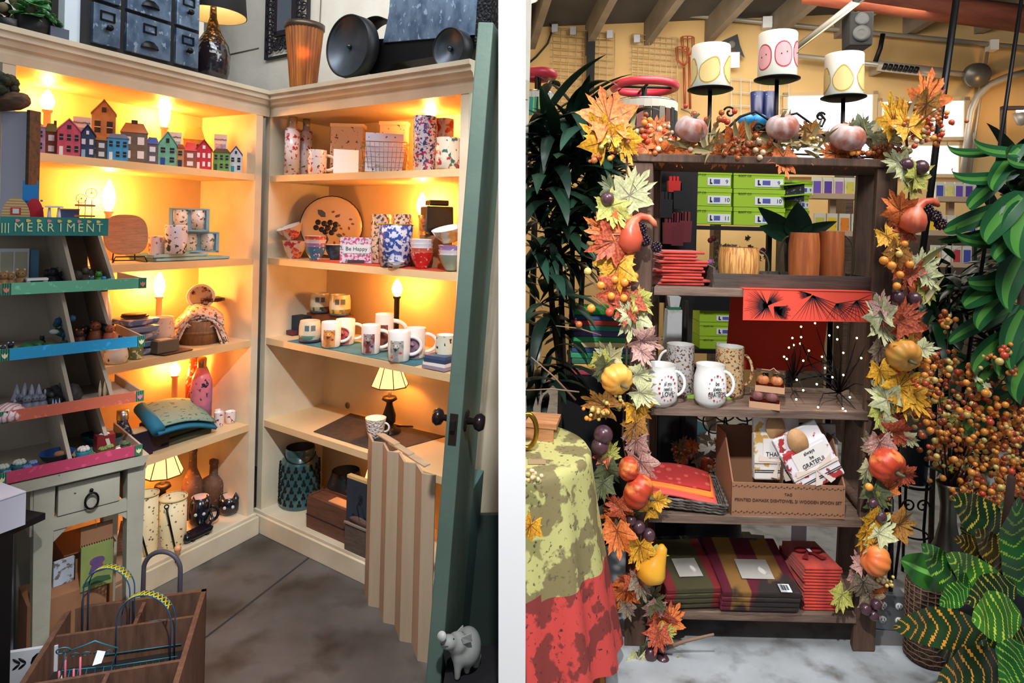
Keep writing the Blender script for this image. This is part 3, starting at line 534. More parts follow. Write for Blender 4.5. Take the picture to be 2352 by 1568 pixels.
mug(RF, 850, 897, 492, .13, zz2, brc, 'cream cup with a dark patterned band, left of the two', hs=0, grp='banded cups'); mug(RF, 900, 944, 492, .15, zz2, brc, 'cream cup with a dark patterned band, right of the two', hs=0, grp='banded cups')
q, rz, kx, kz = place(RF, 908, .06, zz2); hh = RF.fz(908, 515, .06)[1]-zz2; r = 40*kx; t = thing('blue_floral_pot', 'wide white pot with blue flowers and a gold rim', 'pot', q, rz)
ob('body', G().lathe([(0, 0), (r*.88, 0), (r, hh-.004), (r*.97, hh)], 30).lathe([(r*.96, hh-.001), (r*.85, .02), (0, .02)], 24, 1), [spots('blue_floral', (206, 204, 220), (50, 76, 150), 24, lo=.48, hi=.52), white], t)
ob('rim', G().tube([(r*.99*cos(a), r*.99*sin(a), hh) for a in [2*pi*i/32 for i in range(32)]], .0025, 6, closed=True), mat('gold_rim', (206, 150, 60), .3, .8), t)
for i in range(2): bowlt(RF, 911, .012, z2r+.001+i*.013, .034, .013, white, 'tiny white saucer at the shelf edge, %s one' % ['lower', 'upper'][i], 'tiny saucers')
stack(968, .05, zz2, .047, .066, 4, .017, [mat('bowl_red', (190, 36, 34), .3, col2=(220, 160, 150), scale=60, lo=.62, hi=.64), dots[2], dots[1], dots[1]], 'small red footed bowl with a dotted rim', 'stack of small red bowls')
olv = mat('bowl_olive', (130, 126, 66), .4, col2=(190, 180, 150), scale=50, lo=.6, hi=.64)
stack(949, .14, zz2, .047, .07, 3, .022, [olv, olv, olv], 'olive green bowl behind the red bowls', 'olive bowls')
q, rz, kx, kz = place(RF, 1000, .17, zz2); zb = RF.fz(1000, 540, .17)[1]; zt_ = RF.fz(1000, 460, .17)[1]; w = 74*kx
tag(ob('wooden_riser', G().box(0, 0, 0, .1, .09, zb-zz2), mat('riser_tan', (150, 104, 66), .6), None, (q.x, q.y, zz2), (0, 0, RF.rz)), 'tan wooden riser under the black square vase', 'riser')
t = thing('square_vase', 'glossy black square vase with a stepped neck', 'vase', (q.x, q.y, zb), rz+.25); hh = zt_-zb
ob('body', G().box(0, 0, 0, w*.62, w*.62, hh*.12).box(0, 0, hh*.1, w*.88, w*.88, hh*.72, tp=.96).box(0, 0, hh*.84, w*.62, w*.62, hh*.16), mat('black_glaze2', (20, 24, 22), .18, coat=.6), t, bev=.005)
stack(1036, .06, zz2, .052, .062, 3, .018, [mat('bowl_sage', (130, 140, 124), .3), dots[1], dots[0]], 'sage green bowl with a dotted rim beside the door', 'sage bowls')
bowlt(RF, 1034, .09, zz2+.112, .066, .055, spots('yellow_flower_print', (190, 186, 176), (206, 140, 60), 10, lo=.52, hi=.58), 'tilted white bowl with a big yellow flower, on top of the sage bowls', rot=(.2, -.2, 0))
# ---------------- third shelf ----------------
z3r = .926
tag(ob('blue_shelf_runner', G().box(0, 0, 0, .8, .2, .003), mat('blue_runner', (60, 100, 116), .9, col2=(70, 130, 140), scale=10), None, RF.pt(.60, .11, z3r+.0003), (0, 0, RF.rz)), 'blue cloth runner under the dog and cat mugs', 'runner')
z3r = .930
van = mat('van_print', (176, 176, 140), .3, col2=(60, 70, 50), scale=24, lo=.52, hi=.56, col3=(190, 120, 60), s3=20)
def van_mug(px0, px1, yt, bb, z, body, lab):
    q, rz, kx, kz = place(RF, (px0+px1)/2, bb, z); hh = RF.fz((px0+px1)/2, yt, bb)[1]-z; r = (px1-px0)/2*kx; t = thing('van_mug', lab, 'mug', q, rz, 'camper van mugs')
    ob('body', G().lathe([(0, .004), (r*.92, .004), (r*1.02, hh*.35), (r, hh*.75), (r*.9, hh)], 28, mf=lambda p: 1 if p.z > hh*.52 else 0).lathe([(r*.88, hh-.001), (r*.8, .02), (0, .02)], 24, 1), [body, mat('van_top', (206, 200, 176), .3)], t)
    for s_ in (-1, 1): ob('painted_window', G().box(0, -r*1.005, hh*.58, r*.4, .003, hh*.24), mat('van_window', (90, 110, 120), .3), t, rot=(0, 0, s_*.28))
    ob('bumper', G().lathe([(r*.94, .004), (r*.98, .004), (r*.99, .014), (r*.95, .016)], 28), mat('bumper', (60, 64, 80), .4), t); return t
zs_ = RF.fz(735, 719, .22)[1]
tag(ob('display_box', G().box(0, 0, 0, .23, .10, zs_-z3r), mat('brown_display_box', (120, 72, 40), .7), None, RF.pt(RF.at(757, .24, z3r), .24, z3r), (0, 0, RF.rz)), 'brown box raising two camper van mugs at the back', 'box')
van_mug(712, 757, 672, .22, zs_+.001, van, 'olive camper van mug on the box, left one'); van_mug(756, 805, 676, .22, zs_+.001, mat('van_yellow', (206, 170, 80), .3, col2=(110, 110, 70), scale=22, lo=.5, hi=.56), 'yellowish camper van mug on the box, right one')
van_mug(686, 737, 735, .06, z3r, mat('van_teal', (96, 140, 130), .3, col2=(196, 206, 196), scale=18, lo=.55, hi=.6), 'teal and white camper van mug at the shelf edge')
tag(ob('navy_box', G().box(0, 0, 0, .09, .06, .09).box(-.02, -.04, 0, .05, .04, .02, 1), [mat('dark_blue_box', (24, 44, 60), .6), mat('maroon_box', (90, 40, 50), .6)], None, RF.on(694, .17, z3r), (0, 0, RF.rz)), 'dark blue box behind the teal van mug', 'box')
def pet(px0, px1, yt, bb, c1, c2, lab, c3=(60, 50, 60)):
    nm = 'pet_print_%d' % px0; t = mug(RF, px0, px1, yt, bb, z3r, white, lab, grp='pet portrait mugs')
    w = t.children[0]; r = (px1-px0)/2*place(RF, (px0+px1)/2, bb, z3r)[2]; hh = max(v.co.z for v in w.data.vertices)
    def fn(u, v):
        a = -pi/2-.85+1.25*u; return (r*1.012*cos(a), r*1.012*sin(a), hh*(.06+.66*v))
    def mf(u, v): return 0
    m1 = mat(nm, c1, .35, col2=c2, scale=26, lo=.45, hi=.55, col3=c3, s3=40)
    pic = ob('printed_portrait', G().grid(fn, 10, 8), m1, t)
    # pet face built of small glazed relief shapes on the print
    def on_(a, z_): return (r*1.02*cos(-pi/2-.25+a), r*1.02*sin(-pi/2-.25+a), z_*hh)
    g = G().sph(*on_(0, .52), r*.28, 0, 10, sz=.8)
    for s_ in (-1, 1): g.sph(*on_(.32*s_, .68), r*.11, 0, 8)
    ob('pet_head', g, mat(nm+'_face', c2, .4), t)
    g = G()
    for s_ in (-1, 1): g.sph(*[q_*1.0 for q_ in (r*1.26*cos(-pi/2-.25+.12*s_), r*1.26*sin(-pi/2-.25+.12*s_), hh*.58)], r*.045, 0, 6)
    g.sph(r*1.3*cos(-pi/2-.25), r*1.3*sin(-pi/2-.25), hh*.48, r*.06, 0, 6); ob('pet_eyes', g, black, t)
    return t
pet(737, 783, 738, .045, (176, 110, 60), (206, 150, 90), 'white mug with a tan dog wearing red flowers, front left', (170, 40, 50))
pet(770, 815, 732, .13, (170, 60, 70), (200, 110, 100), 'cream mug with a pink bird print behind the tan dog mug')
pet(829, 873, 745, .06, (110, 50, 50), (150, 140, 140), 'white mug with a brown and white dog and purple scarf, in the middle', (70, 40, 90))
pet(860, 903, 720, .16, (130, 70, 60), (90, 70, 70), 'cream mug with a dark dog portrait behind the middle mug')
pet(890, 942, 759, .035, (130, 130, 128), (170, 168, 160), 'white mug with a grey tabby cat wearing pink flowers, front', (190, 60, 70))
pet(929, 977, 752, .12, (120, 90, 110), (150, 120, 140), 'cream mug with a cat portrait behind the grey cat mug', (60, 40, 70))
mug(RF, 1000, 1044, 768, .08, z3r, spots('paw_print', (206, 210, 190), (44, 44, 50), 20, lo=.6, hi=.63), 'round white mug with black paw prints by the door', hs=0, belly=.08)
for i in range(4):
    c_ = [(150, 140, 160), (226, 224, 224), (44, 66, 100), (60, 84, 120)][i]
    tag(ob('coaster_book', G().box(0, 0, 0, .115-.006*i, .08, .013), mat('cover%d' % i, c_, .6), None, RF.pt(RF.at(1000, .02, z3r)+.002*i, .045, z3r+.0135*i), (0, 0, RF.rz+.03*i)), 'small %s book at the shelf edge by the door' % ['lilac bottom', 'white', 'dark blue', 'mid blue topmost'][i], 'book', 'small stacked books')
tag(ob('lamp_cord', G().tube([RF.pt(a, b, z) for a, b, z in ((.53, .22, .934), (.45, .30, .94), (.38, .33, .96), (.34, .345, .955))], .003, 6), black), 'black lamp cord running behind the mugs', 'cord')
# ---------------- fourth shelf ----------------
z4r = .53
a0 = [RF.pt(*p) for p in ((.30, .04, 0), (.72, .015, 0), (.86, .16, 0), (.42, .26, 0))]
q = RF.pt(RF.at(735, .03, z4r), .03, z4r)
A_ = [onz(x, y, z4r) for x, y in ((720, 992), (805, 950), (1022, 1003), (880, 1042))]
g = G().prism([(v.x-A_[0].x, v.y-A_[0].y) for v in A_], 0, .003, 'z'); tag(ob('dark_placemat', g, mat('dark_mat', (58, 50, 46), .8, col2=(70, 62, 56), scale=30), None, (A_[0].x, A_[0].y, z4r+.0005)), 'dark grey brown placemat lying on the empty shelf', 'placemat')
q = onz(862, 1005, z4r+.004); t = thing('textured_mug', 'white dimpled mug standing on the dark placemat', 'mug', q, math.atan2(-q.x, q.y)-.3)
k = q.y/F; hh = 46*k; r = 24*k
dm = mat('dimple_white', (226, 222, 216), .4, kind='voronoi', scale=90, bump=.8)
ob('body', G().lathe([(0, 0), (r*.62, 0), (r*.8, hh*.3), (r, hh)], 28).lathe([(r, hh), (r*.93, hh-.001), (r*.6, .01), (0, .01)], 28, 1), [dm, white], t); ob('handle', G().tube([(r*.85+.022*cos(a), 0, hh*.55+.02*sin(a)) for a in [pi/2-pi*k_/8 for k_ in range(9)]], .0045, 8), white, t)
tag(ob('lamp_cord', G().tube([onz(x, y, z4r+.006) for x, y in ((905, 978), (950, 979), (1000, 986), (1045, 998))], .004, 6), black), 'black lamp cord lying on the empty shelf', 'cord')
tag(ob('cable_hole_cover', G().lathe([(0, 0), (.016, 0), (.014, .004), (0, .004)], 20).box(0, 0, .004, .003, .022, .001, 1), [mat('grommet', (120, 110, 70), .5), black], None, RF.pt(*[RF.fz(797, 931, .355)[0], .357, RF.fz(797, 931, .355)[1]]), (pi/2, 0, RF.rz)), 'round cable grommet in the bookcase back', 'grommet')
# ---------------- bottom shelf ----------------
zb5 = .1
tealg = mat('teal_glaze', (48, 84, 88), .22, coat=.5, col2=(60, 104, 108), scale=6)
q, rz, kx, kz = place(RF, 687, .15, zb5); hh = RF.fz(687, 1024, .15)[1]-zb5; r = 45*kx; t = thing('lattice_jar', 'large teal glazed jar with pierced petal holes and a wire handle', 'jar', q, rz)
def prof(f): return [(0, .92), (.04, 1), (.12, 1.02), (.7, 1), (.8, .93), (.86, .78), (.9, .74), (.97, .77), (1, .74)]
ob('body', G().lathe([(0, 0)]+[(r*b_, hh*a_) for a_, b_ in prof(0)], 36).lathe([(r*.74, hh), (r*.68, hh*.98), (r*.66, hh*.7), (0, hh*.68)], 36, 1), [tealg, mat('jar_dark', (14, 20, 22), .6)], t)
pet_m = mat('pierced_hole', (8, 12, 14), .9)
g = G()
for j in range(6):
    zc = hh*(.12+.115*j)
    for i in range(16):
        a = 2*pi*(i+.5*(j % 2))/16; rr = r*(1.022 if j < 4 else 1.012)
        for da, dz in ((0, .012), (-.055, -.004), (.055, -.004)): g.sph(rr*cos(a+da), rr*sin(a+da), zc+dz, .0058, 0, 6, sz=1.5, sx=1, sy=1)
ob('pierced_pattern', g, pet_m, t); ob('wire_handle', G().tube([(r*.78*cos(a), -r*.3-r*.5*sin(a)*0-abs(sin(a))*r*.62, hh*(.93-.13*sin(a))) for a in [pi*i/16 for i in range(17)]], .0028, 6), blackm, t)
q, rz, kx, kz = place(RF, 792, .2, zb5); hh = RF.fz(792, 1078, .2)[1]-zb5; r = 42*kx; t = thing('lattice_lantern', 'dark pierced lantern jar behind the wooden box', 'lantern', q, rz)
ob('body', G().lathe([(0, 0), (r*.95, 0), (r, hh*.1), (r, hh*.72), (r*.8, hh*.9), (r*.76, hh)], 30).lathe([(r*.74, hh), (r*.7, hh*.7), (0, hh*.7)], 30, 1), [mat('lantern_dark', (24, 30, 32), .3, col2=(50, 60, 60), kind='voronoi', scale=40, lo=.3, hi=.2), mat('jar_dark', (14, 20, 22), .6)], t)
wbm = mat('reddish_wood', (110, 72, 54), .6, col2=(84, 54, 42), kind='wave', scale=3, st=(1, 8, 8), bump=.2)
t, w, hh = boxthing('wooden_box', RF, 702, 796, 1158, .02, zb5, .10, wbm, 'reddish brown wooden box with a recessed tan lid panel', 'box'); ob('lid_panel', G().box(w*.15, .05, hh, w*.45, .05, .004), mat('tan_panel', (206, 160, 110), .6), t); ob('rim', G().box(0, .004, hh, w, .008, .008).box(0, .096, hh, w, .008, .008).box(-w/2+.004, .05, hh, .008, .1, .008).box(w/2-.004, .05, hh, .008, .1, .008), wbm, t); ob('groove', G().box(0, -.0005, hh*.42, w, .002, .004), mat('groove_dark', (40, 26, 22), .8), t)
t, w, hh = boxthing('wooden_crate', RF, 790, 852, 1208, -.01, zb5, .06, mat('weathered_crate', (104, 90, 82), .8, col2=(74, 62, 58), kind='wave', scale=4, st=(1, 6, 6)), 'small weathered wooden crate holding a dark blue picture panel', 'crate'); ob('rim', G().box(0, -.002, hh-.006, w+.004, .006, .008), mat('crate_edge', (140, 126, 116), .7), t)
q = t.location.copy(); hh2 = RF.fz(826, 1100, .02)[1]-zb5
t = thing('picture_panel', 'dark blue panel printed with plant silhouettes standing in the crate', 'panel', (q.x, q.y, zb5+hh+.001), RF.rz); hp = hh2-hh; u_ = w*.52
ob('board', G().box(0, .02, 0, w*1.04, .02, hp), [mat('slate_blue', (44, 58, 72), .6, col2=(34, 44, 56), scale=4)], t); ob('top_edge', G().box(0, .02, hp, w*1.04, .022, .012), mat('tan_edge', (206, 176, 116), .6), t)
g = G()
for x, z_, s_ in ((0, .62, 1), (.02, .58, .8), (-.01, .5, .7), (.25, .2, .8), (-.25, .16, .7), (.35, .1, .6), (.1, .12, .7)):
    for k in range(6):
        a = k*1.05; g.prism([(x*w+s_*.014*cos(a+b_)*c_, z_*hp+s_*.016*sin(a+b_)*c_) for b_, c_ in ((0, .1), (.35, .8), (0, 1), (-.35, .8))], .0085, .0095)
g.tube([(0, .009, .1*hp), (-.02, .009, .4*hp), (0, .009, .62*hp), (-.03, .009, .85*hp)], .002, 5).tube([(0, .009, .55*hp), (w*.2, .009, .1*hp)], .0015, 5)
ob('plant_silhouette', g, mat('ink_blue', (16, 22, 34), .7), t); ob('label_band', G().lathe([(0, 0), (w*.4, 0), (w*.4, .002), (0, .002)], 24, sy=.35), mat('label_brown', (96, 76, 72), .6), t, (0, .0095, .01), (pi/2, 0, 0))
# ---------------- on top of the bookcases ----------------
ZT = 2.1
galv = mat('galvanised', (120, 140, 164), .38, .75, col2=(84, 104, 130), scale=22, lo=.4, hi=.62, st=(1, 1, .6), col3=(164, 184, 204), s3=50)
chest = mat('black_wood_frame', (28, 26, 28), .6)
a0, a1 = LF.at(186, .03, ZT), LF.at(442, .03, ZT); w = a1-a0
t = thing('drawer_chest', 'black framed chest of galvanised metal drawers on the left bookcase', 'chest of drawers', LF.pt(a0, -.02, ZT), LF.rz)
ch = .52; ob('frame', G().box(w/2, .15, 0, w, .27, ch), chest, t)
xs = [.0, .27, .72, 1.0]; row = .145
for r_ in range(3):
    for c_ in range(3):
        x0, x1 = xs[c_]*w+.012, xs[c_+1]*w-.012; zc = .022+r_*(row+.014)
        d = ob('drawer', G().box((x0+x1)/2, .008, zc, x1-x0, .02, row), galv, t, bev=.002)
        mx_ = (x0+x1)/2; g = G()
        for dx_, dz_, sx_, sz_ in ((0, .03, .05, .005), (0, 0, .05, .005), (-.024, .0, .005, .035), (.024, .0, .005, .035)): g.box(mx_+dx_, -.005, zc+row*.6+dz_, sx_, .005, sz_)
        ob('label_frame', g, blackm, d)
        if c_ == 1: ob('cup_pull', G().lathe([(0, .030), (.018, .026), (.032, .012), (.036, 0)], 18, c=(0, 0, 0), sy=.6), blackm, d, (mx_, -.004, zc+row*.2))
        else: ob('knob', G().lathe([(0, 0), (.006, 0), (.006, .01), (.012, .015), (.010, .024), (0, .026)], 14), blackm, d, (mx_, -.003, zc+row*.42), (pi/2, 0, 0))
a0, a1 = LF.at(143, .05, ZT), LF.at(180, .05, ZT)
tag(ob('white_slab', G().box((a1-a0)/2, .06, 0, a1-a0, .04, .5), mat('bluish_white', (222, 232, 240), .7), None, LF.pt(a0, 0, ZT), (0, 0, LF.rz)), 'tall white panel standing left of the metal drawer chest', 'board')
tag(ob('dark_picture', G().box(0, 0, 0, .012, .02, .5).box(.09, 0, 0, .012, .02, .5).box(.045, .004, .12, .1, .005, .38, 1), [blackm, mat('dark_glass', (20, 20, 22), .3)], None, LF.pt(LF.at(50, .1, ZT), .12, ZT), (0, 0, LF.rz)), 'tall dark framed panel behind the ivy at the far left', 'picture')
tag(ob('blue_box', G().box(0, 0, 0, .06, .05, .05), mat('slate_box', (84, 92, 110), .6), None, LF.on(128, .04, ZT), (0, 0, LF.rz)), 'small slate blue box at the foot of the white panel', 'box')
# lamp with speckled bottle base
q, rz, kx, kz = place(LF, 486, .14, ZT); t = thing('table_lamp', 'large table lamp with a dark mosaic bottle base and black drum shade', 'lamp', q, rz)
r = 44*kx; hz = [LF.fz(486, y, .14)[1]-ZT for y in (190, 130, 80, 40, 5)]
ob('lamp_base', G().lathe([(0, 0), (r*.7, 0), (r*.95, hz[1]*.5), (r, hz[1]), (r*.86, hz[1]*1.4), (r*.45, hz[2]*1.05), (r*.2, hz[3]), (r*.17, hz[4]-.01), (0, hz[4]-.01)], 32, mf=lambda p: 1 if p.z > hz[1]*1.35 else 0), [mat('dark_mosaic_glaze', (34, 28, 34), .15, coat=.8, kind='voronoi', scale=60, bump=.3), mat('gold_mosaic', (150, 106, 50), .25, .5, col2=(40, 26, 20), kind='voronoi', scale=70, lo=.3, hi=.5, bump=.4)], t)
ob('socket', G().lathe([(.014, hz[4]-.012), (.014, hz[4]+.05), (0, hz[4]+.05)], 14), blackm, t)
zs0 = hz[3]+.012; rs = 80*kx
ob('lamp_shade', G().lathe([(rs, zs0), (rs*.86, zs0+.24), (rs*.84, zs0+.24), (rs*.975, zs0)], 40, mf=lambda p: 0 if (p.x**2+p.y**2)**.5 > rs*(.992-.58*(p.z-zs0)) else 1), [mat('black_shade', (16, 14, 16), .8), mat('shade_lining', (255, 236, 190), .8)], t)
ob('bulb', G().sph(0, 0, hz[4]+.08, .03, 0, 14), mat('soft_bulb', (255, 226, 170), .4, emit=16), t)
# ivy plant on the left
def heart(l, m=0):
    g = G(); n = 10
    def fn(u, v):
        x = (u-.5)*2; y = v; w_ = (sin(pi*min(1, v*1.02))**.55)*.5*(1-.35*v); return (x*w_*l, y*l, l*(.12*abs(x)-.25*v*v+.1*v))
    g.grid(fn, 8, n, m, mf=lambda u, v: 1 if abs(u-.5) < .05 or abs((abs(u-.5)*3+v*5) % 1) < .16 else 0); return g
q = LF.on(75, .06, ZT); t = thing('ivy_plant', 'small potted plant with veined green leaves at the top left corner', 'plant', q, 0)
ob('pot', G().lathe([(0, 0), (.045, 0), (.055, .07), (.05, .07), (.045, .06), (0, .06)], 20), black, t)
lg, lv = mat('leaf_green', (58, 122, 66), .5), mat('leaf_vein', (150, 196, 150), .5)
for i in range(30):
    a = i*2.4; ob('leaf', heart(RND.uniform(.045, .085)), [lg, lv], t, (.05*cos(a)*RND.random(), .04*sin(a)*RND.random(), .06+RND.uniform(0, .08)), (RND.uniform(-.6, .9), RND.uniform(-.6, .6), a))
q = LF.on(22, .10, ZT); t = thing('dried_flower_pot', 'clump of dark dried seed heads beside the ivy at the far left', 'plant', q, 0); ob('pot', G().lathe([(0, 0), (.04, 0), (.05, .05), (0, .05)], 16), black, t)
for i in range(34): ob('seed_head', G().sph(RND.uniform(-.07, .07), RND.uniform(-.05, .05), .05+RND.uniform(0, .17), RND.uniform(.012, .024), 0, 8), mat('seed_head%d' % (i % 3), [(70, 60, 44), (110, 100, 76), (50, 46, 36)][i % 3], .8), t)
# amber pleated pot
q, rz, kx, kz = place(RF, 696, .10, ZT); t = thing('pleated_lantern', 'glowing amber pleated vase lantern with a bronze rim', 'lantern', q, rz); hh = RF.fz(696, 58, .1)[1]-ZT; r = 45*kx
g = G(); n = 64; vs = []; fs = []
for j, (f, s_) in enumerate(((.05, .68), (.5, .84), (.93, 1.0))):
    for i in range(n): a = 2*pi*i/n; rr = r*s_*(1 if i % 2 else .955); vs.append((rr*cos(a), rr*sin(a), hh*f))
for j in range(2): fs += [(j*n+i, j*n+(i+1) % n, (j+1)*n+(i+1) % n, (j+1)*n+i) for i in range(n)]
g.add(vs, fs)
mm = mat('amber_shade', (206, 130, 56), .5, emit=0, col2=(150, 84, 40), scale=30, st=(1, 1, .1)); mm.node_tree.nodes['Principled BSDF'].inputs['Transmission Weight'].default_value = .35
ob('pleated_wall', g, mm, t, solid=.002); brz = mat('bronze', (96, 80, 66), .4, .7)
ob('rim', G().lathe([(r*.98, hh*.92), (r*1.05, hh*.93), (r*1.06, hh), (r*.98, hh), (r*.95, hh*.95)], 36), brz, t); ob('foot', G().lathe([(0, 0), (r*.72, 0), (r*.7, hh*.07), (0, hh*.07)], 30), brz, t)
ob('bulb', G().sph(0, 0, hh*.6, .025, 0, 12), mat('amber_bulb', (255, 150, 60), .4, emit=30), t); ob('base_slab', G().box(-.01, 0, -.0, .17, .12, .008), blackm, t, (-.02, 0, -.001))
# metal tractor
t = thing('metal_tractor', 'galvanised metal toy tractor planter with black chassis and grey disc wheels', 'tractor planter', RF.pt(0, 0, ZT), RF.rz)
def wheel(px, py, rp, b, nm='wheel'):
    a, z_ = RF.fz(px, py, b); q = RF.pt(a, b, z_); r = rp*q.y/F
    o = ob(nm, G().lathe([(0, 0), (r, 0), (r, .05), (r*.97, .055), (r*.95, .055), (r*.93, .04), (0, .036)], 48), [mat('wheel_grey', (84, 90, 98), .42, .6, col2=(66, 72, 80), scale=7)], t, (a, b+.05, z_-ZT), (pi/2, 0, 0))
    ob('tyre', G().lathe([(r*.94, .042), (r*.95, .058), (r*1.0, .058), (r*1.01, 0), (r*1.0, -.002)], 48), mat('tyre_black', (26, 28, 30), .5, .3), o)
    ob('hub_bolt', G().sph(0, 0, .045, .011, 0, 12), mat('hub_steel', (70, 74, 80), .3, .9), o); return a, z_-ZT, r
aw, zw, rw = wheel(800, 106, 72, .00); w2, zw2, rw2 = wheel(1032, 111, 47, .00)
gb = G(); A0, B0 = RF.fz(876, 96, .05); A1, B1 = RF.fz(1088, 78, .05)
gb.prism([(A0, B0-ZT), (A1, B1-ZT), (A1+.02, B1-ZT+.35), (A0+.05, B0-ZT+.35), (A0+.03, B0-ZT+.12)], .06, .22)
ob('body', gb, galv, t)
ob('grille', G().prism([(A1, B1-ZT-.06), (A1+.06, B1-ZT-.08), (A1+.10, B1-ZT+.35), (A1+.02, B1-ZT+.35)], .055, .225), mat('tread_black', (30, 32, 38), .5, .5, kind='cells', scale=60, bump=.8), t)
ob('chassis', G().prism([(aw-.02, zw-.07), (aw+.12, .01), (aw+.2, .07), (A1+.02, .07), (A1+.05, B1-ZT), (aw+.05, zw+.04)], .07, .2), blackm, t)
ob('rear_guard', G().lathe([(rw*1.07, .0), (rw*1.07, .1), (rw*1.03, .1), (rw*1.03, 0)], 48), blackm, t, (aw+.025, .21, zw+.012), (pi/2, 0, 0))
# ornate frame mirror on the wall
A_, Z_ = RF.fz(655, 60, .44); m0 = RF.pt(0, .455, 0); frm = thing('ornate_mirror', 'wall mirror in a dark scrolled metal frame', 'mirror', RF.pt(RF.fz(657, 60, .44)[0], .445, 2.2), RF.rz)
kf = RF.pt(A_, .44, 2).y/F; W2 = 63*kf/.95/cos(.5); z0, z1_ = RF.fz(657, 128, .44)[1]-2.2, .95; im = mat('aged_iron', (52, 48, 54), .5, .5)
def bar(x, z_, sx_, sz_): return G().box(x, 0, z_, sx_, .02, sz_)
ob('frame', G().box(-W2, 0, z0, .01, .02, z1_-z0).box(W2, 0, z0, .01, .02, z1_-z0).box(0, 0, z0, 2*W2, .02, .01).box(-W2*.42, -.01, z0+.13, .03, .02, z1_-z0-.13).box(W2*.42, -.01, z0+.13, .03, .02, z1_-z0-.13).box(0, -.01, z0+.12, W2*.84+.03, .02, .03), im, frm)
g = G()
def scroll(x, z_, r, s_=1, tw=1.6): return [(x+s_*r*(1-t_*.8)*cos(tw*2*pi*t_), -.004, z_+r*(1-t_*.8)*sin(tw*2*pi*t_)) for t_ in [i/20 for i in range(21)]]
zz = z0+.05
while zz < z1_:
    for s_ in (-1, 1): g.tube(scroll(s_*W2*.8, zz, .03, s_), .005, 5); g.tube(scroll(s_*W2*.62, zz+.035, .03, -s_), .005, 5)
    zz += .07
for i in range(-2, 3): g.tube(scroll(i*W2*.25, z0+.06, .03, 1 if i % 2 else -1), .005, 5); g.tube(scroll(i*W2*.25+.02, z0+.09, .025, -1 if i % 2 else 1), .005, 5)
ob('scrollwork', g, im, frm); ob('mirror_glass', bar(0, z0+.13, W2*.8, z1_-z0-.13), mat('mirror', (222, 232, 240), .04, 1), frm)
# things in the slot between the two bookcases
q = RF.pt(-.12, .42, 0); tag(ob('dark_green_board', G().box(0, 0, .0, .5, .03, 1.95), mat('dark_olive_board', (50, 52, 40), .8), None, RF.pt(-.12, .44, 0), (0, 0, RF.rz)), 'dark green board standing in the gap between the bookcases', 'board')
tag(ob('pale_picture', G().box(0, 0, 0, .3, .02, .34).box(0, -.012, -.03, .32, .03, .03), mat('pale_blue_white', (190, 206, 226), .5), None, RF.pt(-.16, .40, .96), (0, 0, RF.rz)), 'pale blue white frame in the gap between the bookcases', 'picture')
t = thing('cord_bundle', 'black power cords hanging tangled in the gap between the bookcases', 'cords', RF.pt(-.06, .30, .08))
for i in range(4): ob('cord', G().tube([RF.pt(-.06+.02*sin(3*k_+i), .30+.02*cos(2*k_+i*2), .62-.045*k_)-t.location for k_ in range(13)], .004, 6), black, t)
# ---------------- tiered gift display on the painted table ----------------
kraft = mat('kraft_board', (186, 172, 154), .8, col2=(172, 158, 142), scale=6)
fx = thing('tiered_display', 'tiered kraft board gift display with coloured tray fronts and a teal MERRIMENT header', 'display stand', TF.pt(0, 0, .745), TF.rz)
zb0 = .745; tz = [.745, .915, 1.088, 1.27]; tc = [(190, 66, 100), (206, 104, 80), (44, 160, 214), (110, 186, 150)]
ob('back_panel', G().prism([(-.36, 0), (-.06, 0), (-.10, .70), (-.36, .70)], .30, .306), kraft, fx)
for i, z in enumerate(tz):
    zl = z-zb0; nx = (tz+[1.435])[i+1]-zb0
    o = ob('tray', G().box(-.18, .15, zl, .36, .30, .004).box(-.003, .15, zl, .006, .30, .03).box(-.357, .15, zl, .006, .30, .03), kraft, fx)
    s_ = ob('tray_front', G().box(-.18, -.002, zl, .36, .004, .033), mat('tray_front_%d' % i, tc[i], .55, col2=tuple(min(255, int(v*1.12)+8) for v in tc[i]), scale=60, lo=.6, hi=.66), o)
    for xx in (-.011, -.349):
        c_ = ob('corner_patch', G().box(xx, -.0045, zl, .022, .001, .033), mat('dark_green_patch', (22, 92, 76), .6, col2=(90, 170, 120), kind='bands', scale=60, lo=.8, hi=.9), s_)
        tulip = [(xx+p*.006, zl+.012+q*.006) for p, q in ((0, -1), (1, 0), (1.2, 1.5), (.5, .8), (0, 1.7), (-.5, .8), (-1.2, 1.5), (-1, 0))]
        ob('tulip_print', G().prism(tulip, -.0062, -.005), mat('tulip_%d' % i, [(240, 220, 170), (236, 120, 160), (240, 230, 190), (230, 140, 120)][i], .6), c_)
    for nm, xt, xb, bf in (('side_wall', -.108, -.07, .10), ('divider', -.212, -.184, .05)):
        g = G(); w_ = .005; g.add([(xb-w_, bf-.045, zl+.004), (xb+w_, bf-.045, zl+.004), (xb+w_, .30, zl+.004), (xb-w_, .30, zl+.004), (xt-w_, bf, nx), (xt+w_, bf, nx), (xt+w_, .30, nx), (xt-w_, .30, nx)], [(3, 2, 1, 0), (4, 5, 6, 7), (0, 1, 5, 4), (1, 2, 6, 5), (2, 3, 7, 6), (3, 0, 4, 7)]); ob(nm, g, kraft, fx)
o = ob('top_tray', G().box(-.235, .15, .69, .25, .30, .006).box(-.112, .15, .69, .005, .30, .03), kraft, fx)
hb_ = ob('header', G().box(-.237, -.003, .69, .256, .006, .053), mat('teal_header', (42, 132, 124), .6, col2=(36, 118, 116), scale=12), fx)
crm = mat('sign_cream', (206, 226, 170), .6); hx0, _ = TF.fz(30, 520); hx1, _ = TF.fz(238, 520)
wd = 'MERRIMENT'
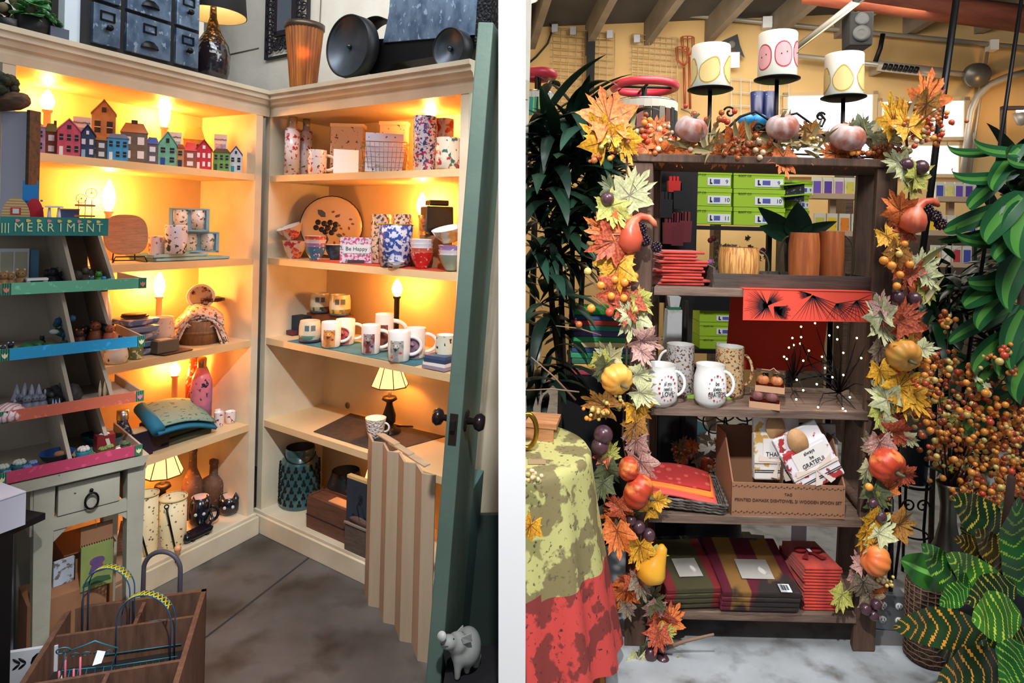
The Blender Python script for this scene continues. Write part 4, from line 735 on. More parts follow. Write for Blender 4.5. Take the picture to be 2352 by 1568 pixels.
for i, ch in enumerate(wd):
    xx = hx0+(hx1-hx0)*(i+.5)/len(wd); text('lettering', ch, .036, crm, hb_, (xx, -.0075, .7125), depth=.0002, sx=.82)
    ob('flower_print', G().prism([(xx-.004+.0055*cos(a)*(1+.3*cos(3*a)), .732+.0045*sin(a)) for a in [2*pi*k_/12 for k_ in range(12)]], -.0082, -.0066), mat('flower_%d' % (i % 3), [(226, 140, 150), (230, 190, 110), (236, 220, 120)][i % 3], .6), hb_)
for i, ch in enumerate('ent'): text('lettering', '|', .03, crm, hb_, (-.362+.007*i, -.0075, .713), depth=.0002)
# little figures
def fig(kind, px, b, tier, h, c1, c2, lab, grp=None, cat='figurine', rot=0, w=1):
    z = ([t_+.005 for t_ in tz]+[1.486])[tier]; q = TF.on(px, b, z); nm = kind
    t = thing(nm, lab, cat, q, math.atan2(-q.x, q.y)+rot, grp); m1 = mat('fig_%d_%d_%d' % c1, c1, .5); m2 = mat('fig_%d_%d_%d' % c2, c2, .5)
    if kind in ('toy_bear', 'toy_cat', 'toy_cow', 'toy_rabbit', 'toy_owl', 'toy_dragon'):
        ob('body', G().lathe([(0, 0), (h*.26*w, 0), (h*.30*w, h*.2), (h*.22*w, h*.5), (h*.1, h*.62), (0, h*.64)], 14), m1, t)
        hd = ob('head', G().sph(0, -h*.05, h*.72, h*.2, 0, 12), m1, t)
        e = h*(.3 if kind == 'toy_rabbit' else .12)
        for s_ in (-1, 1): ob('ear', G().sph(s_*h*.13, -h*.02, h*.84+e*.5, h*.055, 0, 8, sz=e/h*9), m2, hd); ob('eye', G().sph(s_*h*.07, -h*.23, h*.75, h*.025, 0, 6), black, hd)
        for s_ in (-1, 1): ob('paw', G().sph(s_*h*.17, -h*.2, h*.07, h*.09, 0, 8), m2, t)
    elif kind == 'toy_gnome':
        ob('body', G().lathe([(0, 0), (h*.22, 0), (h*.24, h*.2), (h*.12, h*.45), (0, h*.46)], 12), m1, t); ob('hat', G().lathe([(h*.2, h*.36), (h*.12, h*.6), (h*.03, h*.95), (0, h)], 12), m2, t); ob('beard', G().sph(0, -h*.12, h*.32, h*.12, 0, 8), mat('beard_white', (220, 220, 224), .8), t)
    elif kind == 'toy_pot':
        r = h*.45*w; ob('pot', G().lathe([(0, 0), (r*.75, 0), (r, h*.5), (r*.95, h*.52), (r*.85, h*.45), (0, h*.42)], 16), m1, t)
        for k in range(8): a = k*2.4; ob('plant_tuft', G().sph(r*.5*cos(a)*(k > 0), r*.5*sin(a)*(k > 0), h*.6, h*.15, 0, 6), m2, t)
    elif kind == 'toy_turtle':
        ob('shell', G().sph(0, 0, h*.5, h*.55, 0, 14, sz=.7), m1, t); ob('head', G().sph(-h*.75, -h*.2, h*.55, h*.22, 0, 8), m2, t)
        for sx_ in (-1, 1):
            for sy_ in (-1, 1): ob('leg', G().sph(sx_*h*.4, sy_*h*.35, h*.16, h*.16, 0, 8), m2, t)
    elif kind == 'toy_rock':
        g = G()
        for k in range(7): g.sph(RND.uniform(-.5, .5)*h*w, RND.uniform(-.3, .3)*h, h*RND.uniform(.2, .55), h*.3, 0, 8)
        ob('rock', g, mat('rock_%d' % c1[0], c1, .8, col2=c2, scale=50), t); ob('moss', G().sph(h*.1, -h*.15, h*.75, h*.2, 0, 8), m2, t)
    elif kind == 'toy_crystal':
        g = G()
        for k in range(7): a = k*.9; g.lathe([(h*.1, 0), (h*.1, h*.5), (.0005, h*(.7+.3*(k % 2)))], 5, c=(h*.3*cos(a)*(k > 0), h*.2*sin(a)*(k > 0), 0))
        ob('crystal_points', g, m1, t); ob('base', G().lathe([(0, 0), (h*.4, 0), (h*.36, h*.15), (0, h*.15)], 12), m2, t)
    return t
# top of the display
z = 1.441+zb0-zb0+.0
def toptoy(nm, px0, px1, pyt, b, lab, cat, zt=1.441):
    q = TF.on((px0+px1)/2, b, zt); k = q.y/F; return thing(nm, lab, cat, q, math.atan2(-q.x, q.y)), (px1-px0)*k*.8, TF.fz((px0+px1)/2, pyt, b)[1]-zt
def halfdome(w, h0, h): return [(-w/2, h0)]+[(-w/2*cos(pi*i/12), h0+(h-h0)*sin(pi*i/12)) for i in range(1, 12)]+[(w/2, h0)]
t, w, h = toptoy('toy_camper', 2, 68, 453, .04, 'toy wooden camper with a rounded end and tiny red framed window', 'toy')
ob('end_wall', G().prism(halfdome(w, .045, h), 0, .03), mat('cream_planks', (214, 184, 130), .6, col2=(180, 140, 90), kind='bandz', scale=40), t); ob('window', G().box(0, -.001, .055, w*.22, .002, .014), mat('pane_white', (220, 220, 220), .4), t); ob('window_frame', G().box(0, -.0005, .052, w*.36, .001, .02), mat('toy_red', (190, 50, 50), .5), t); ob('underframe', G().box(0, .015, 0, w, .034, .046), black, t)
t, w, h = toptoy('toy_camper', 54, 100, 455, .09, 'toy camper with a plain red rounded end behind the wooden one', 'toy'); ob('end_wall', G().prism(halfdome(w, .045, h), 0, .02), mat('toy_crimson', (186, 36, 50), .5), t); ob('underframe', G().box(0, .01, 0, w, .024, .046), black, t)
t, w, h = toptoy('toy_chair', 52, 84, 415, .16, 'bright blue miniature wooden armchair on top of the display', 'toy chair'); bl = mat('toy_blue', (30, 130, 200), .5)
g = G(); 
for s_ in (-1, 1): g.box(s_*w/2, 0, 0, .005, .005, h)
ob('backrest', g.box(0, 0, h*.5, w, .004, h*.42), bl, t); ob('seat', G().box(w*.3, -.02, h*.45, w*1.3, .045, .006), bl, t)
for s_ in (-1, 1): ob('arm', G().box(s_*w*.5+w*.3, -.02, h*.6, .006, .045, .005), bl, t); ob('leg', G().box(s_*w*.5+w*.3, -.04, 0, .005, .005, h*.46), bl, t)
t, w, h = toptoy('toy_table', 101, 145, 473, .05, 'tiny white table with turned legs next to the red camper', 'toy table'); ob('tabletop', G().box(0, .01, h-.005, w, .03, .005), paper, t)
for s_ in (-1, 1): ob('leg', G().lathe([(.004, 0), (.006, h*.5), (.003, h-.005)], 8, c=(s_*w*.25, .01, 0)), paper, t)
t, w, h = toptoy('toy_chest', 133, 182, 482, .08, 'tiny slate blue chest with a brown lid', 'toy chest'); ob('body', G().box(0, .01, 0, w, .03, h), mat('toy_slate', (76, 106, 146), .6), t); ob('lid', G().box(0, .01, h, w*1.06, .034, .004), mat('toy_tan', (190, 126, 76), .6), t)
t, w, h = toptoy('toy_bicycle_stand', 168, 220, 425, .03, 'miniature wire wheel plant stand with orange shelves', 'toy stand'); wi = mat('rust_wire', (110, 60, 44), .5, .5)
g = G()
for cx_, cz_, r_ in ((-w*.18, h*.72, w*.24), (w*.28, h*.84, w*.26)):
    g.tube([(cx_+r_*cos(a), 0, cz_+r_*sin(a)) for a in [2*pi*i/20 for i in range(20)]], .001, 5, closed=True)
    for k in range(4): a = k*pi/4; g.tube([(cx_-r_*cos(a), 0, cz_-r_*sin(a)), (cx_+r_*cos(a), 0, cz_+r_*sin(a))], .0006, 4)
for x_ in (-w*.3, 0, w*.3): g.tube([(x_, 0, 0), (x_, 0, h*.7)], .0011, 5)
ob('wire_frame', g, wi, t)
for z_ in (.34, .56): ob('shelf', G().box(0, .008, h*z_, w*.95, .025, .006), mat('toy_orange', (216, 116, 66), .6), t)
fig('toy_pot', 160, .05, 4, .06, (60, 60, 60), (180, 110, 190), 'tiny black pot with a violet flower beside the wire stand', rot=0); bpy.data.objects['toy_pot'].location.z = 1.441
# green tier
for i, (px, h) in enumerate(((6, .062), (22, .058), (47, .066))): fig('toy_bear', px, .05+.01*i, 3, h, (150, 112, 72), (206, 176, 130), 'small brown bear figurine on the green tray, %s of the three' % ['leftmost', 'middle', 'rightmost'][i], 'brown bear figurines')
q = TF.on(28, .2, 1.275); t = thing('toy_cupboard', 'white miniature cupboard with blue side doors behind the bears', 'toy cupboard', q, TF.rz); ob('body', G().box(0, 0, 0, .075, .03, .115), paper, t)
for s_ in (-1, 1): ob('side_door', G().box(s_*.052, -.005, 0, .022, .004, .11), mat('toy_skyblue', (96, 150, 176), .6), t); ob('front_door', G().box(s_*.017, -.016, .03, .028, .003, .075), mat('toy_cream', (206, 200, 170), .6), t)
q = TF.on(84, .04, 1.275); t = thing('toy_bench', 'white miniature table set on the green tray', 'toy table', q, TF.rz); ob('tabletop', G().box(0, 0, .03, .05, .03, .006), paper, t)
for s_ in (-1, 1): ob('leg', G().box(s_*.02, 0, 0, .008, .02, .03), paper, t); ob('stool', G().lathe([(0, 0), (.008, 0), (.01, .014), (0, .016)], 10, c=(s_*.036, -.01, 0)), paper, t)
dk = (34, 34, 40)
for i, (px, b, h, c1, c2, k, lab) in enumerate(((108, .12, .06, dk, (70, 70, 80), 'toy_cat', 'black cat figurine left of the dark pair on the green tray'), (122, .1, .066, dk, (90, 90, 100), 'toy_cat', 'black cat figurine in the middle of the dark group on the green tray'), (134, .12, .05, (50, 50, 56), (30, 30, 34), 'toy_cat', 'dark grey cat figurine beside the divider on the green tray'), (146, .03, .026, (160, 190, 200), (230, 230, 230), 'toy_owl', 'tiny pale blue figurine at the divider of the green tray'),
    (190, .14, .06, (60, 50, 46), (90, 80, 70), 'toy_rock', 'dark brown cave rock ornament on the green tray'), (209, .07, .036, (60, 110, 130), (200, 210, 200), 'toy_owl', 'small teal owl with pale ears on the green tray'), (226, .09, .05, (70, 140, 60), (40, 90, 60), 'toy_dragon', 'green dragon figurine on the green tray'), (238, .05, .036, (40, 140, 190), (30, 90, 160), 'toy_owl', 'bright blue owl figurine on the green tray'), (254, .05, .03, (90, 150, 190), (60, 110, 150), 'toy_turtle', 'small light blue turtle on the green tray'), (272, .045, .024, (110, 150, 140), (190, 120, 90), 'toy_turtle', 'tiny grey green turtle at the right end of the green tray'))): fig(k, px, b, 3, h, c1, c2, lab)
# blue tier
for i, (px, b, h, c1, c2, k, lab) in enumerate(((6, .03, .036, (50, 46, 50), (220, 220, 220), 'toy_cow', 'black and white cow figurine, leftmost on the blue tray'), (24, .05, .04, (46, 42, 50), (226, 226, 226), 'toy_cow', 'black and white cow figurine next to the turtles on the blue tray'), (37, .02, .022, (60, 60, 66), (230, 230, 236), 'toy_cow', 'tiny black and white calf on the blue tray'),
    (60, .05, .034, (40, 110, 60), (110, 140, 60), 'toy_turtle', 'green turtle on the blue tray, left of the three'), (84, .08, .036, (50, 90, 56), (90, 120, 70), 'toy_turtle', 'dark green turtle in the middle of the blue tray'), (112, .06, .03, (70, 96, 60), (100, 120, 60), 'toy_turtle', 'dull green turtle right of the other two on the blue tray'), (96, .14, .036, (44, 44, 50), (80, 80, 80), 'toy_cat', 'dark cat figurine behind the turtles'), (150, .06, .034, (110, 66, 66), (60, 110, 110), 'toy_pot', 'maroon pot with teal leaves beside the divider'),
    (182, .06, .06, (60, 36, 30), (176, 84, 50), 'toy_bear', 'black and rust bear by the divider on the blue tray'), (196, .12, .062, (40, 30, 28), (60, 44, 40), 'toy_bear', 'very dark bear figurine on the blue tray'), (219, .09, .078, (130, 66, 40), (60, 34, 28), 'toy_bear', 'large rust brown bear figurine on the blue tray'), (251, .06, .068, (170, 84, 52), (24, 22, 26), 'toy_bear', 'orange bear with black ears on the blue tray'), (240, .1, .066, (30, 36, 34), (24, 24, 26), 'toy_cat', 'black cat between the two orange bears'),
    (212, .03, .026, (34, 34, 34), (40, 70, 60), 'toy_cat', 'tiny black cat in front of the bears, left one'), (232, .03, .024, (30, 40, 44), (150, 80, 50), 'toy_cat', 'tiny black cat in front of the bears, middle one'), (256, .03, .026, (30, 60, 66), (40, 40, 44), 'toy_cat', 'tiny teal cat in front of the bears'), (276, .04, .032, (36, 34, 38), (130, 60, 40), 'toy_cat', 'small black cat at the right end of the blue tray'))): fig(k, px, b, 2, h, c1, c2, lab)
q = TF.on(145, .10, 1.093); t = thing('toy_plant', 'miniature plant with teal leaves and a white bird beside the divider', 'toy plant', q, 0)
for k in range(12): ob('leaf', G().sph(RND.uniform(-.025, .025), RND.uniform(-.02, .02), .06+RND.uniform(-.02, .03), .011, 0, 6), mat('toy_leaf%d' % (k % 2), [(34, 84, 70), (40, 90, 130)][k % 2], .6), t)
ob('stem', G().tube([(0, 0, 0), (0, 0, .06)], .003, 6), mat('toy_stem', (60, 60, 40), .8), t); ob('bird', G().sph(-.01, -.025, .05, .008, 0, 8, sx=2), paper, t)
# orange tier
t_ = TF.on(16, .03, .92); t = thing('shell_ornament', 'pink striped white scalloped shell at the left of the orange tray', 'shell', t_, 0); ob('shell', G().lathe([(0, 0), (.042, 0), (.044, .012), (.03, .034), (0, .044)], 36, lobes=18, ld=.12), mat('shell_pink', (222, 206, 206), .4, col2=(200, 110, 120), kind='bands', scale=30, lo=.7, hi=.9), t)
for i, (px, b, h) in enumerate(((38, .12, .075), (46, .07, .06), (56, .11, .078), (62, .04, .06), (72, .09, .075), (80, .04, .06), (88, .08, .075), (95, .04, .058))): fig('toy_rabbit' if i % 2 else 'toy_gnome', px, b, 1, h, (112, 116, 130), (150, 154, 170), 'grey blue %s figurine crowded on the orange tray, number %s from left' % ('rabbit' if i % 2 else 'gnome', ['one', 'two', 'three', 'four', 'five', 'six', 'seven', 'eight'][i]), 'grey figurines on the orange tray')
fig('toy_rock', 138, .12, 1, .07, (58, 52, 54), (84, 80, 84), 'big dark rock cave ornament on the orange tray', w=1.1); fig('toy_rock', 112, .08, 1, .05, (44, 44, 48), (60, 66, 60), 'smaller dark rock beside the grey figurines'); fig('toy_crystal', 130, .03, 1, .034, (160, 180, 220), (200, 205, 216), 'pale blue crystal cluster in front of the rock'); fig('toy_cat', 150, .03, 1, .024, (50, 50, 44), (150, 120, 80), 'tiny dark animal at the divider of the orange tray')
fig('toy_crystal', 243, .08, 1, .058, (176, 160, 130), (40, 44, 36), 'ivory tipped air plant on a black rock, alone on the orange tray')
# pink tier
for i, (px, b, h, c1, c2, k, lab) in enumerate(((8, .06, .042, (40, 120, 136), (206, 210, 200), 'toy_pot', 'teal miniature pot heaped with white, leftmost on the pink tray'), (45, .06, .048, (36, 112, 130), (210, 212, 200), 'toy_pot', 'teal miniature pot heaped with white, second on the pink tray'), (17, .02, .032, (60, 84, 130), (110, 150, 190), 'toy_pot', 'small blue flower pot in front, leftmost'), (63, .03, .034, (66, 90, 140), (110, 130, 190), 'toy_pot', 'small blue flower pot in front, by the second teal pot'), (76, .06, .034, (70, 90, 150), (140, 160, 200), 'toy_pot', 'small violet blue flower pot right of the teal pots'), (40, .012, .026, (60, 140, 170), (190, 200, 200), 'toy_pot', 'tiny light teal pot at the tray edge'),
    (192, .06, .05, (36, 130, 150), (210, 205, 200), 'toy_pot', 'teal pot heaped with white beside the divider on the pink tray'), (212, .03, .03, (180, 60, 76), (60, 110, 60), 'toy_pot', 'tiny red pot beside the teal pot'), (236, .05, .036, (120, 60, 40), (110, 130, 70), 'toy_pot', 'brown planter of little cacti on the pink tray'), (252, .06, .036, (110, 56, 40), (120, 140, 80), 'toy_pot', 'second brown planter of little cacti on the pink tray'), (288, .06, .034, (70, 60, 50), (60, 100, 70), 'toy_pot', 'dark pot with green shoots at the right of the pink tray'))): fig(k, px, b, 0, h, c1, c2, lab)
q = TF.on(130, .07, .75); t = thing('toy_boat', 'dark oval toy boat with a bright blue inside', 'toy boat', q, .5); ob('hull', bowl(.045, .034, 20), [mat('boat_dark', (40, 44, 46), .7), mat('boat_blue', (36, 76, 140), .4)], t); ob('mermaid', G().sph(.01, -.01, .03, .01, 0, 8, sx=1.8), mat('toy_tan', (190, 126, 76), .6), t)
for i, (px, b) in enumerate(((232, .16), (258, .13), (212, .2))): tag(ob('toy_tub', bowl(.034, .03), [mat('tub_teal', (36, 96, 100), .4), mat('tub_teal2', (20, 60, 66), .4)], None, TF.on(px, b, .75)), 'miniature teal washtub on the pink tray, %s of the three' % ['left', 'right', 'back'][i], 'toy tub', 'teal washtubs')
t_ = TF.on(240, .09, .79); t = thing('toy_crate', 'dark red toy box with a white emblem on the pink tray', 'toy box', t_, TF.rz); ob('box', G().box(0, 0, -.035, .05, .045, .05), mat('toy_darkred', (120, 30, 36), .5), t); ob('emblem', G().prism([(.012*cos(a)*(1+.3*(k_ % 2)), .012*sin(a)*(1+.3*(k_ % 2))) for k_, a in enumerate([2*pi*i/10 for i in range(10)])], .0155, .0165, 'z'), paper, t)
tag(ob('toy_ball', G().sph(0, 0, .011, .011, 0, 12), paper, None, TF.on(272, .03, .75)), 'small white ball at the front of the pink tray', 'toy ball')
# ---------------- painted side table ----------------
pt = mat('distressed_paint', (180, 178, 162), .55, col2=(156, 154, 138), scale=4, bump=.1, bsc=40, col3=(60, 56, 46), s3=55, lo3=.72, hi3=.76)
t = thing('side_table', 'distressed grey green painted side table with one drawer under the gift display', 'table', TF.pt(0, 0, 0), TF.rz)
D_ = .34; zt = .74
def a_(x, y): return TF.fz(x, y, .02)
ob('tabletop', G().prism([(-.315, zt-.03), (.005, zt-.03), (.02, zt), (-.335, zt)], -.004, D_+.02), pt, t)
zab = a_(122, 1232)[1]; zab2 = a_(280, 1163)[1]
dl = [a_(130, 1130), a_(280, 1068), a_(281, 1138), a_(128, 1203)]; dx0, dx1 = dl[0][0], dl[1][0]; dz0, dz1 = (dl[2][1]+dl[3][1])/2, (dl[0][1]+dl[1][1])/2
za = (zab+zab2)/2
ob('apron', G().box((-.27-.01)/2, .03, za, .27, .02, dz0-za).box(-.14, .03, dz1, .27, .02, zt-.03-dz1).box(-.27, D_/2, za, .02, D_-.04, zt-.03-za).box(-.01, D_/2, za, .02, D_-.04, zt-.03-za).box(-.14, D_-.01, za, .27, .02, zt-.03-za), pt, t)
ob('corner_bracket', G().prism([(-.222, za), (-.185, za), (-.222, za-.035)], .024, .04), pt, t); ob('corner_bracket', G().prism([(-.03, za), (-.06, za), (-.03, za-.03)], .024, .04), pt, t)
d = ob('drawer', G().box((dx0+dx1)/2, .12, dz0+.003, dx1-dx0-.008, .20, dz1-dz0-.006), pt, t, bev=.002)
cx_, cz_ = a_(209, 1124); ob('ring_pull', G().tube([(cx_+.017*cos(a), .008, cz_-.03+.024*sin(a)) for a in [2*pi*i/20 for i in range(20)]], .0032, 8, closed=True).sph(cx_, .014, cz_, .006, 0, 8), blackm, d)
for x0, b0 in ((-.265, .02), (-.027, .02), (-.265, D_-.05), (-.027, D_-.05)): g = G(); g.box(x0+.018, b0+.022, 0, .034, .034, zt-.03, tp=1.5); ob('leg', g, pt, t)
# boxes, calendar and notepads below the table
card = mat('brown_cardboard', (150, 106, 76), .8, col2=(132, 92, 64), scale=3)
for i, (px0, px1, pyt, b, zz, lab) in enumerate(((140, 260, 1255, .16, .08, 'brown cardboard box under the table behind the green notepad'), (100, 180, 1290, .24, .0, 'dull cardboard box at the back under the table'))):
    a0, a1 = TF.at(px0, b, .3), TF.at(px1, b, .3); h_ = TF.fz((px0+px1)/2, pyt, b)[1]
    tag(ob('cardboard_box', G().box(0, .08, 0, abs(a1-a0), .16, h_).box(0, .0, h_, abs(a1-a0), .05, .003), card, None, TF.pt((a0+a1)/2, b, 0), (0, 0, TF.rz)), lab, 'box', 'cardboard boxes')
tag(ob('cardboard_box', G().box(0, 0, 0, .28, .3, .30).box(0, 0, .32, .24, .26, .24), card, None, TF.pt(-.50, .30, 0), (0, 0, TF.rz)), 'two part cardboard carton left of the table, stacked', 'box')
q = TF.pt(TF.at(221, .05, .35), .05, TF.fz(221, 1347, .05)[1]); h_ = TF.fz(221, 1248, .05)[1]-q.z; w_ = .085
t = thing('hanging_notepad', 'green spiral notepad with a purple figure print hanging on a string from the drawer ring', 'notepad', q, TF.rz)
ob('cover', G().box(0, 0, 0, w_, .008, h_), mat('lime_cover', (146, 152, 84), .6, col2=(110, 130, 76), scale=8), t); ob('hill', G().prism([(-w_*.45, h_*.1), (w_*.45, h_*.1), (w_*.4, h_*.2), (0, h_*.26), (-w_*.4, h_*.18)], -.0055, -.003), mat('hill_green', (56, 90, 56), .7), t)
ob('print', G().prism([(w_*.0+.02*cos(a), h_*.62+.012*sin(a)) for a in [2*pi*i/16 for i in range(16)]], -.006, -.003).prism([(-.012, h_*.58), (.012, h_*.58), (.022, h_*.36), (-.022, h_*.36)], -.0055, -.003), mat('print_violet', (120, 70, 110), .6, col2=(70, 70, 120), scale=60), t)
g = G()
for i in range(13): g.tube([(-w_/2+w_*(i+.5)/13, -.003, h_-.004), (-w_/2+w_*(i+.5)/13, .004, h_+.004), (-w_/2+w_*(i+.5)/13, .009, h_-.004)], .0009, 4).tube([(-w_/2+w_*(i+.5)/13, -.003, .004), (-w_/2+w_*(i+.5)/13, .004, -.003)], .0009, 4)
ob('spiral', g, black, t); ob('back_card', G().box(0, .008, h_-.002, w_, .003, .06), card, t)
zr = TF.fz(209, 1150, .0)[1]-q.z; ob('string', G().tube([(-.02, -.02, zr), (-.004, -.004, h_+.055)], .0009, 5), mat('string_white', (220, 215, 205), .8), t)
q = TF.pt(TF.at(142, .14, .35), .12, TF.fz(142, 1340, .12)[1]); t = thing('desk_calendar', 'small blue and white spiral calendar standing behind the table leg', 'calendar', q, TF.rz+.1); ob('pages', G().box(0, 0, 0, .055, .01, .075), mat('calendar_print', (176, 190, 206), .6, col2=(110, 100, 96), scale=50, lo=.55, hi=.6), t); ob('spiral', G().tube([(.028, -.005, .003), (.028, -.005, .073)], .002, 5), black, t)
tag(ob('wooden_plinth', G().box(0, 0, 0, .2, .14, q.z-.001), card, None, (q.x+.0, q.y, 0), (0, 0, TF.rz)), 'low brown carton carrying the small calendar', 'box')
q = P(42, 1180, 1.62); t = thing('white_carton', 'white corrugated box at the far left edge on a black stand', 'box', (q.x-.19, q.y+.03, P(42, 1232, 1.62).z), -.45)
h_ = P(42, 1157, 1.62).z-P(42, 1232, 1.62).z; ob('body', G().box(0, 0, 0, .26, .2, h_), mat('lilac_white', (206, 208, 226), .7), t); ob('flap', G().box(0, .0, h_+.002, .26, .2, .003), mat('lilac_white2', (216, 216, 232), .7), t)
q2 = P(30, 1232, 1.62); tag(ob('black_post_stand', G().box(-.02, 0, 0, .045, .04, q2.z-.002).box(-.14, .02, q2.z-.02, .28, .18, .018), black, None, (q2.x-.045, q2.y+.03, 0), (0, 0, -.25)), 'black metal stand under the white carton at the left edge', 'stand')
q = onz(54, 1568, .2); t = thing('lettered_sign', 'white sign with a black letter G and leaf mark behind the table leg', 'sign', (q.x-.02, q.y+.03, 0), .3); ob('board', G().box(0, 0, 0, .16, .012, P(54, 1508, q.y).z), mat('sign_white', (206, 208, 216), .6), t); text('lettering', 'G', .075, black, t, (.04, -.007, P(54, 1540, q.y).z))
for s_ in (-1, 1):
    for k in range(2): ob('leaf_mark', G().sph(0, 0, 0, .007, 0, 6, sx=1.8, sz=.5, sy=.3), black, t, (-.018+.014*k, -.007, P(54, 1536, q.y).z+s_*.008), (0, s_*.7, 0))
# ---------------- wooden bin with miniature wire furniture ----------------
cd = (.955, .296); cp = (.296, -.955); Bq = onz(190, 1352, .30); ox, oy = -1.325, 1.925
CFr = Fr((ox, oy), math.atan2(.296, .955)); w = .385; dp = .46; cw = mat('crate_brown', (112, 80, 62), .65, col2=(84, 58, 46), kind='wave', scale=3, st=(6, 6, 1))
t = thing('divided_wooden_bin', 'dark stained wooden bin divided into compartments on the floor', 'bin', (ox, oy, 0), CFr.rz)
T = .014; zt = .30
for nm, g in (('back_wall', G().box(w/2, -T/2, 0, w, T, zt)), ('side_wall', G().box(T/2, -dp/2, 0, T, dp, zt)), ('side_wall', G().box(w-T/2, -dp/2, 0, T, dp, zt)), ('front_wall', G().box(w/2, -dp+T/2, 0, w, T, zt)), ('divider', G().box(w/2, -.135, .20, w-2*T, .01, zt-.205)), ('divider', G().box(w/2, -.335, .20, w-2*T, .01, zt-.205)), ('divider', G().box(w*.55, -.075, .20, .01, .11, zt-.205)), ('divider', G().box(w*.52, -.395, .20, .01, .11, zt-.205))): ob(nm, g, cw, t)
ob('inner_floor', G().box(w/2, -dp/2, .19, w-.02, dp-.02, .01), mat('bin_dark', (30, 24, 24), .8), t)
bw = mat('blue_wire', (40, 96, 140), .5, .3); yw = mat('yellow_wire', (196, 190, 60), .5, .3); tw = mat('teal_wire', (60, 130, 150), .5, .3); pw_ = mat('pink_wire', (206, 100, 120), .5); mg_ = mat('maroon_wire', (120, 40, 60), .5)
def arch(pxs, Y, zt_, lab):
    L0 = P(pxs[0][0], pxs[0][1], Y); L1 = P(pxs[2][0], pxs[2][1], Y); top = P(pxs[1][0], pxs[1][1], Y); c_ = (L0.x+L1.x)/2; r = (L1.x-L0.x)/2; zc = top.z-r
    t = thing('toy_trellis_arch', lab, 'toy arch', (c_, Y, .202), 0, 'wire trellis arches'); zc -= .202
    for off in (-.012, .012):
        pts = [(-r, off, 0)]+[(-r*cos(pi*i/18), off, zc+r*sin(pi*i/18)) for i in range(19)]+[(r, off, 0)]; ob('rail', G().tube(pts, .0018, 6), bw, t)
    g = G()
    for i in range(4, 15):
        a = pi*i/18; b = pi*(i+1)/18; g.tube([(-r*cos(a), -.012, zc+r*sin(a)), (-r*cos(b), .012, zc+r*sin(b))], .0022, 5).tube([(-r*cos(a), .012, zc+r*sin(a)), (-r*cos(b), -.012, zc+r*sin(b))], .0022, 5)
    ob('lattice', g, yw, t); return t
arch(((196, 1430), (245, 1300), (302, 1430)), 1.90, .3, 'blue wire arch with yellow lattice top, taller one in the bin')
arch(((272, 1490), (350, 1362), (396, 1490)), 1.84, .3, 'blue wire arch with yellow lattice top, right one in the bin')
L0, L1, tp_ = P(296, 1350, 2.02), P(384, 1350, 2.02), P(338, 1296, 2.02); r = (L1.x-L0.x)/2; c_ = (L0.x+L1.x)/2; zc = tp_.z-r
tag(ob('grey_handle', G().tube([(-r, 0, -zc+.003)]+[(-r*cos(pi*i/16), 0, r*sin(pi*i/16)) for i in range(17)]+[(r, 0, -zc+.003)], .0075, 10), mat('grey_tube', (84, 80, 92), .5), None, (c_, 2.10, zc)), 'thick dark grey arched handle behind the bin', 'handle')
q = CFr.pt(.12, -.23, .245); t = thing('toy_daybed', 'teal wire toy bench with curly scroll back lying in the bin', 'toy bench', q, .6, rot=(.5, .2, .5))
g = G(); g.tube([(.02*(1-t_*.8)*cos(7*t_)-.07, 0, .09+.02*(1-t_*.8)*sin(7*t_)) for t_ in [i/20 for i in range(21)]], .0018, 5)
g.tube([(-.06, 0, .085), (-.02, 0, .11), (0, 0, .125), (.02, 0, .11), (.06, 0, .085), (.06, 0, 0), (-.06, 0, 0), (-.06, 0, .085)], .002, 5)
for i in range(4): x = -.04+.027*i; g.tube([(x+.012*cos(a)*(1-a/9), 0, .07+.012*sin(a)*(1-a/9)) for a in [k*.5 for k in range(14)]], .0014, 4)
ob('scroll_back', g, tw, t); g = G()
for i in range(7): x = -.06+.02*i; g.tube([(x, 0, .005), (x, -.07, .005)], .0014, 4)
for i in range(4): g.tube([(-.06, -.023*i, .005), (.06, -.023*i, .005)], .0014, 4)
ob('wire_seat', g, tw, t)
for s_ in (-1, 1): ob('leg', G().tube([(s_*.06, -.07, .005), (s_*.06, -.07, -.04)], .002, 5), tw, t)
q = CFr.pt(.22, -.22, .21); t = thing('toy_trellis', 'teal and green wire trellis panel lying across the bin', 'toy trellis', q, CFr.rz)
g = G()
for j in range(4): g.tube([(-.09, -.09+.055*j, .01+.002*j), (.12, -.09+.055*j, .012)], .0015, 5)
ob('rails', g, tw, t); g = G()
for i in range(9):
    for j in range(2): g.tube([(-.04+.016*i, -.09+.055*j, .012), (-.034+.016*i, -.062+.055*j, .014), (-.04+.016*i, -.035+.055*j, .012)], .0013, 4)
ob('zigzag_bars', g, mat('green_wire', (50, 90, 70), .5), t)
q = CFr.pt(.27, -.29, .215); t = thing('toy_chair', 'maroon wire toy chair lying on its side in the bin', 'toy chair', q, 0, rot=(.3, .5, .9)); g = G()
for i in range(6): g.tube([(0, -.03+.012*i, 0), (.06, -.03+.012*i, 0)], .0013, 4)
ob('seat', g.tube([(0, -.03, 0), (.06, -.03, 0), (.06, .03, 0), (0, .03, 0)], .002, 5, closed=True), mg_, t)
for x_, y_ in ((0, -.03), (.06, -.03), (.06, .03), (0, .03)): ob('leg', G().tube([(x_, y_, 0), (x_, y_, .035)], .002, 5), mg_, t)
q = CFr.pt(.345, -.29, .205); t = thing('toy_bed_frame', 'small brass wire toy frame at the right of the bin', 'toy frame', q, .2); br = mat('brass_bar', (176, 146, 80), .4, .6)
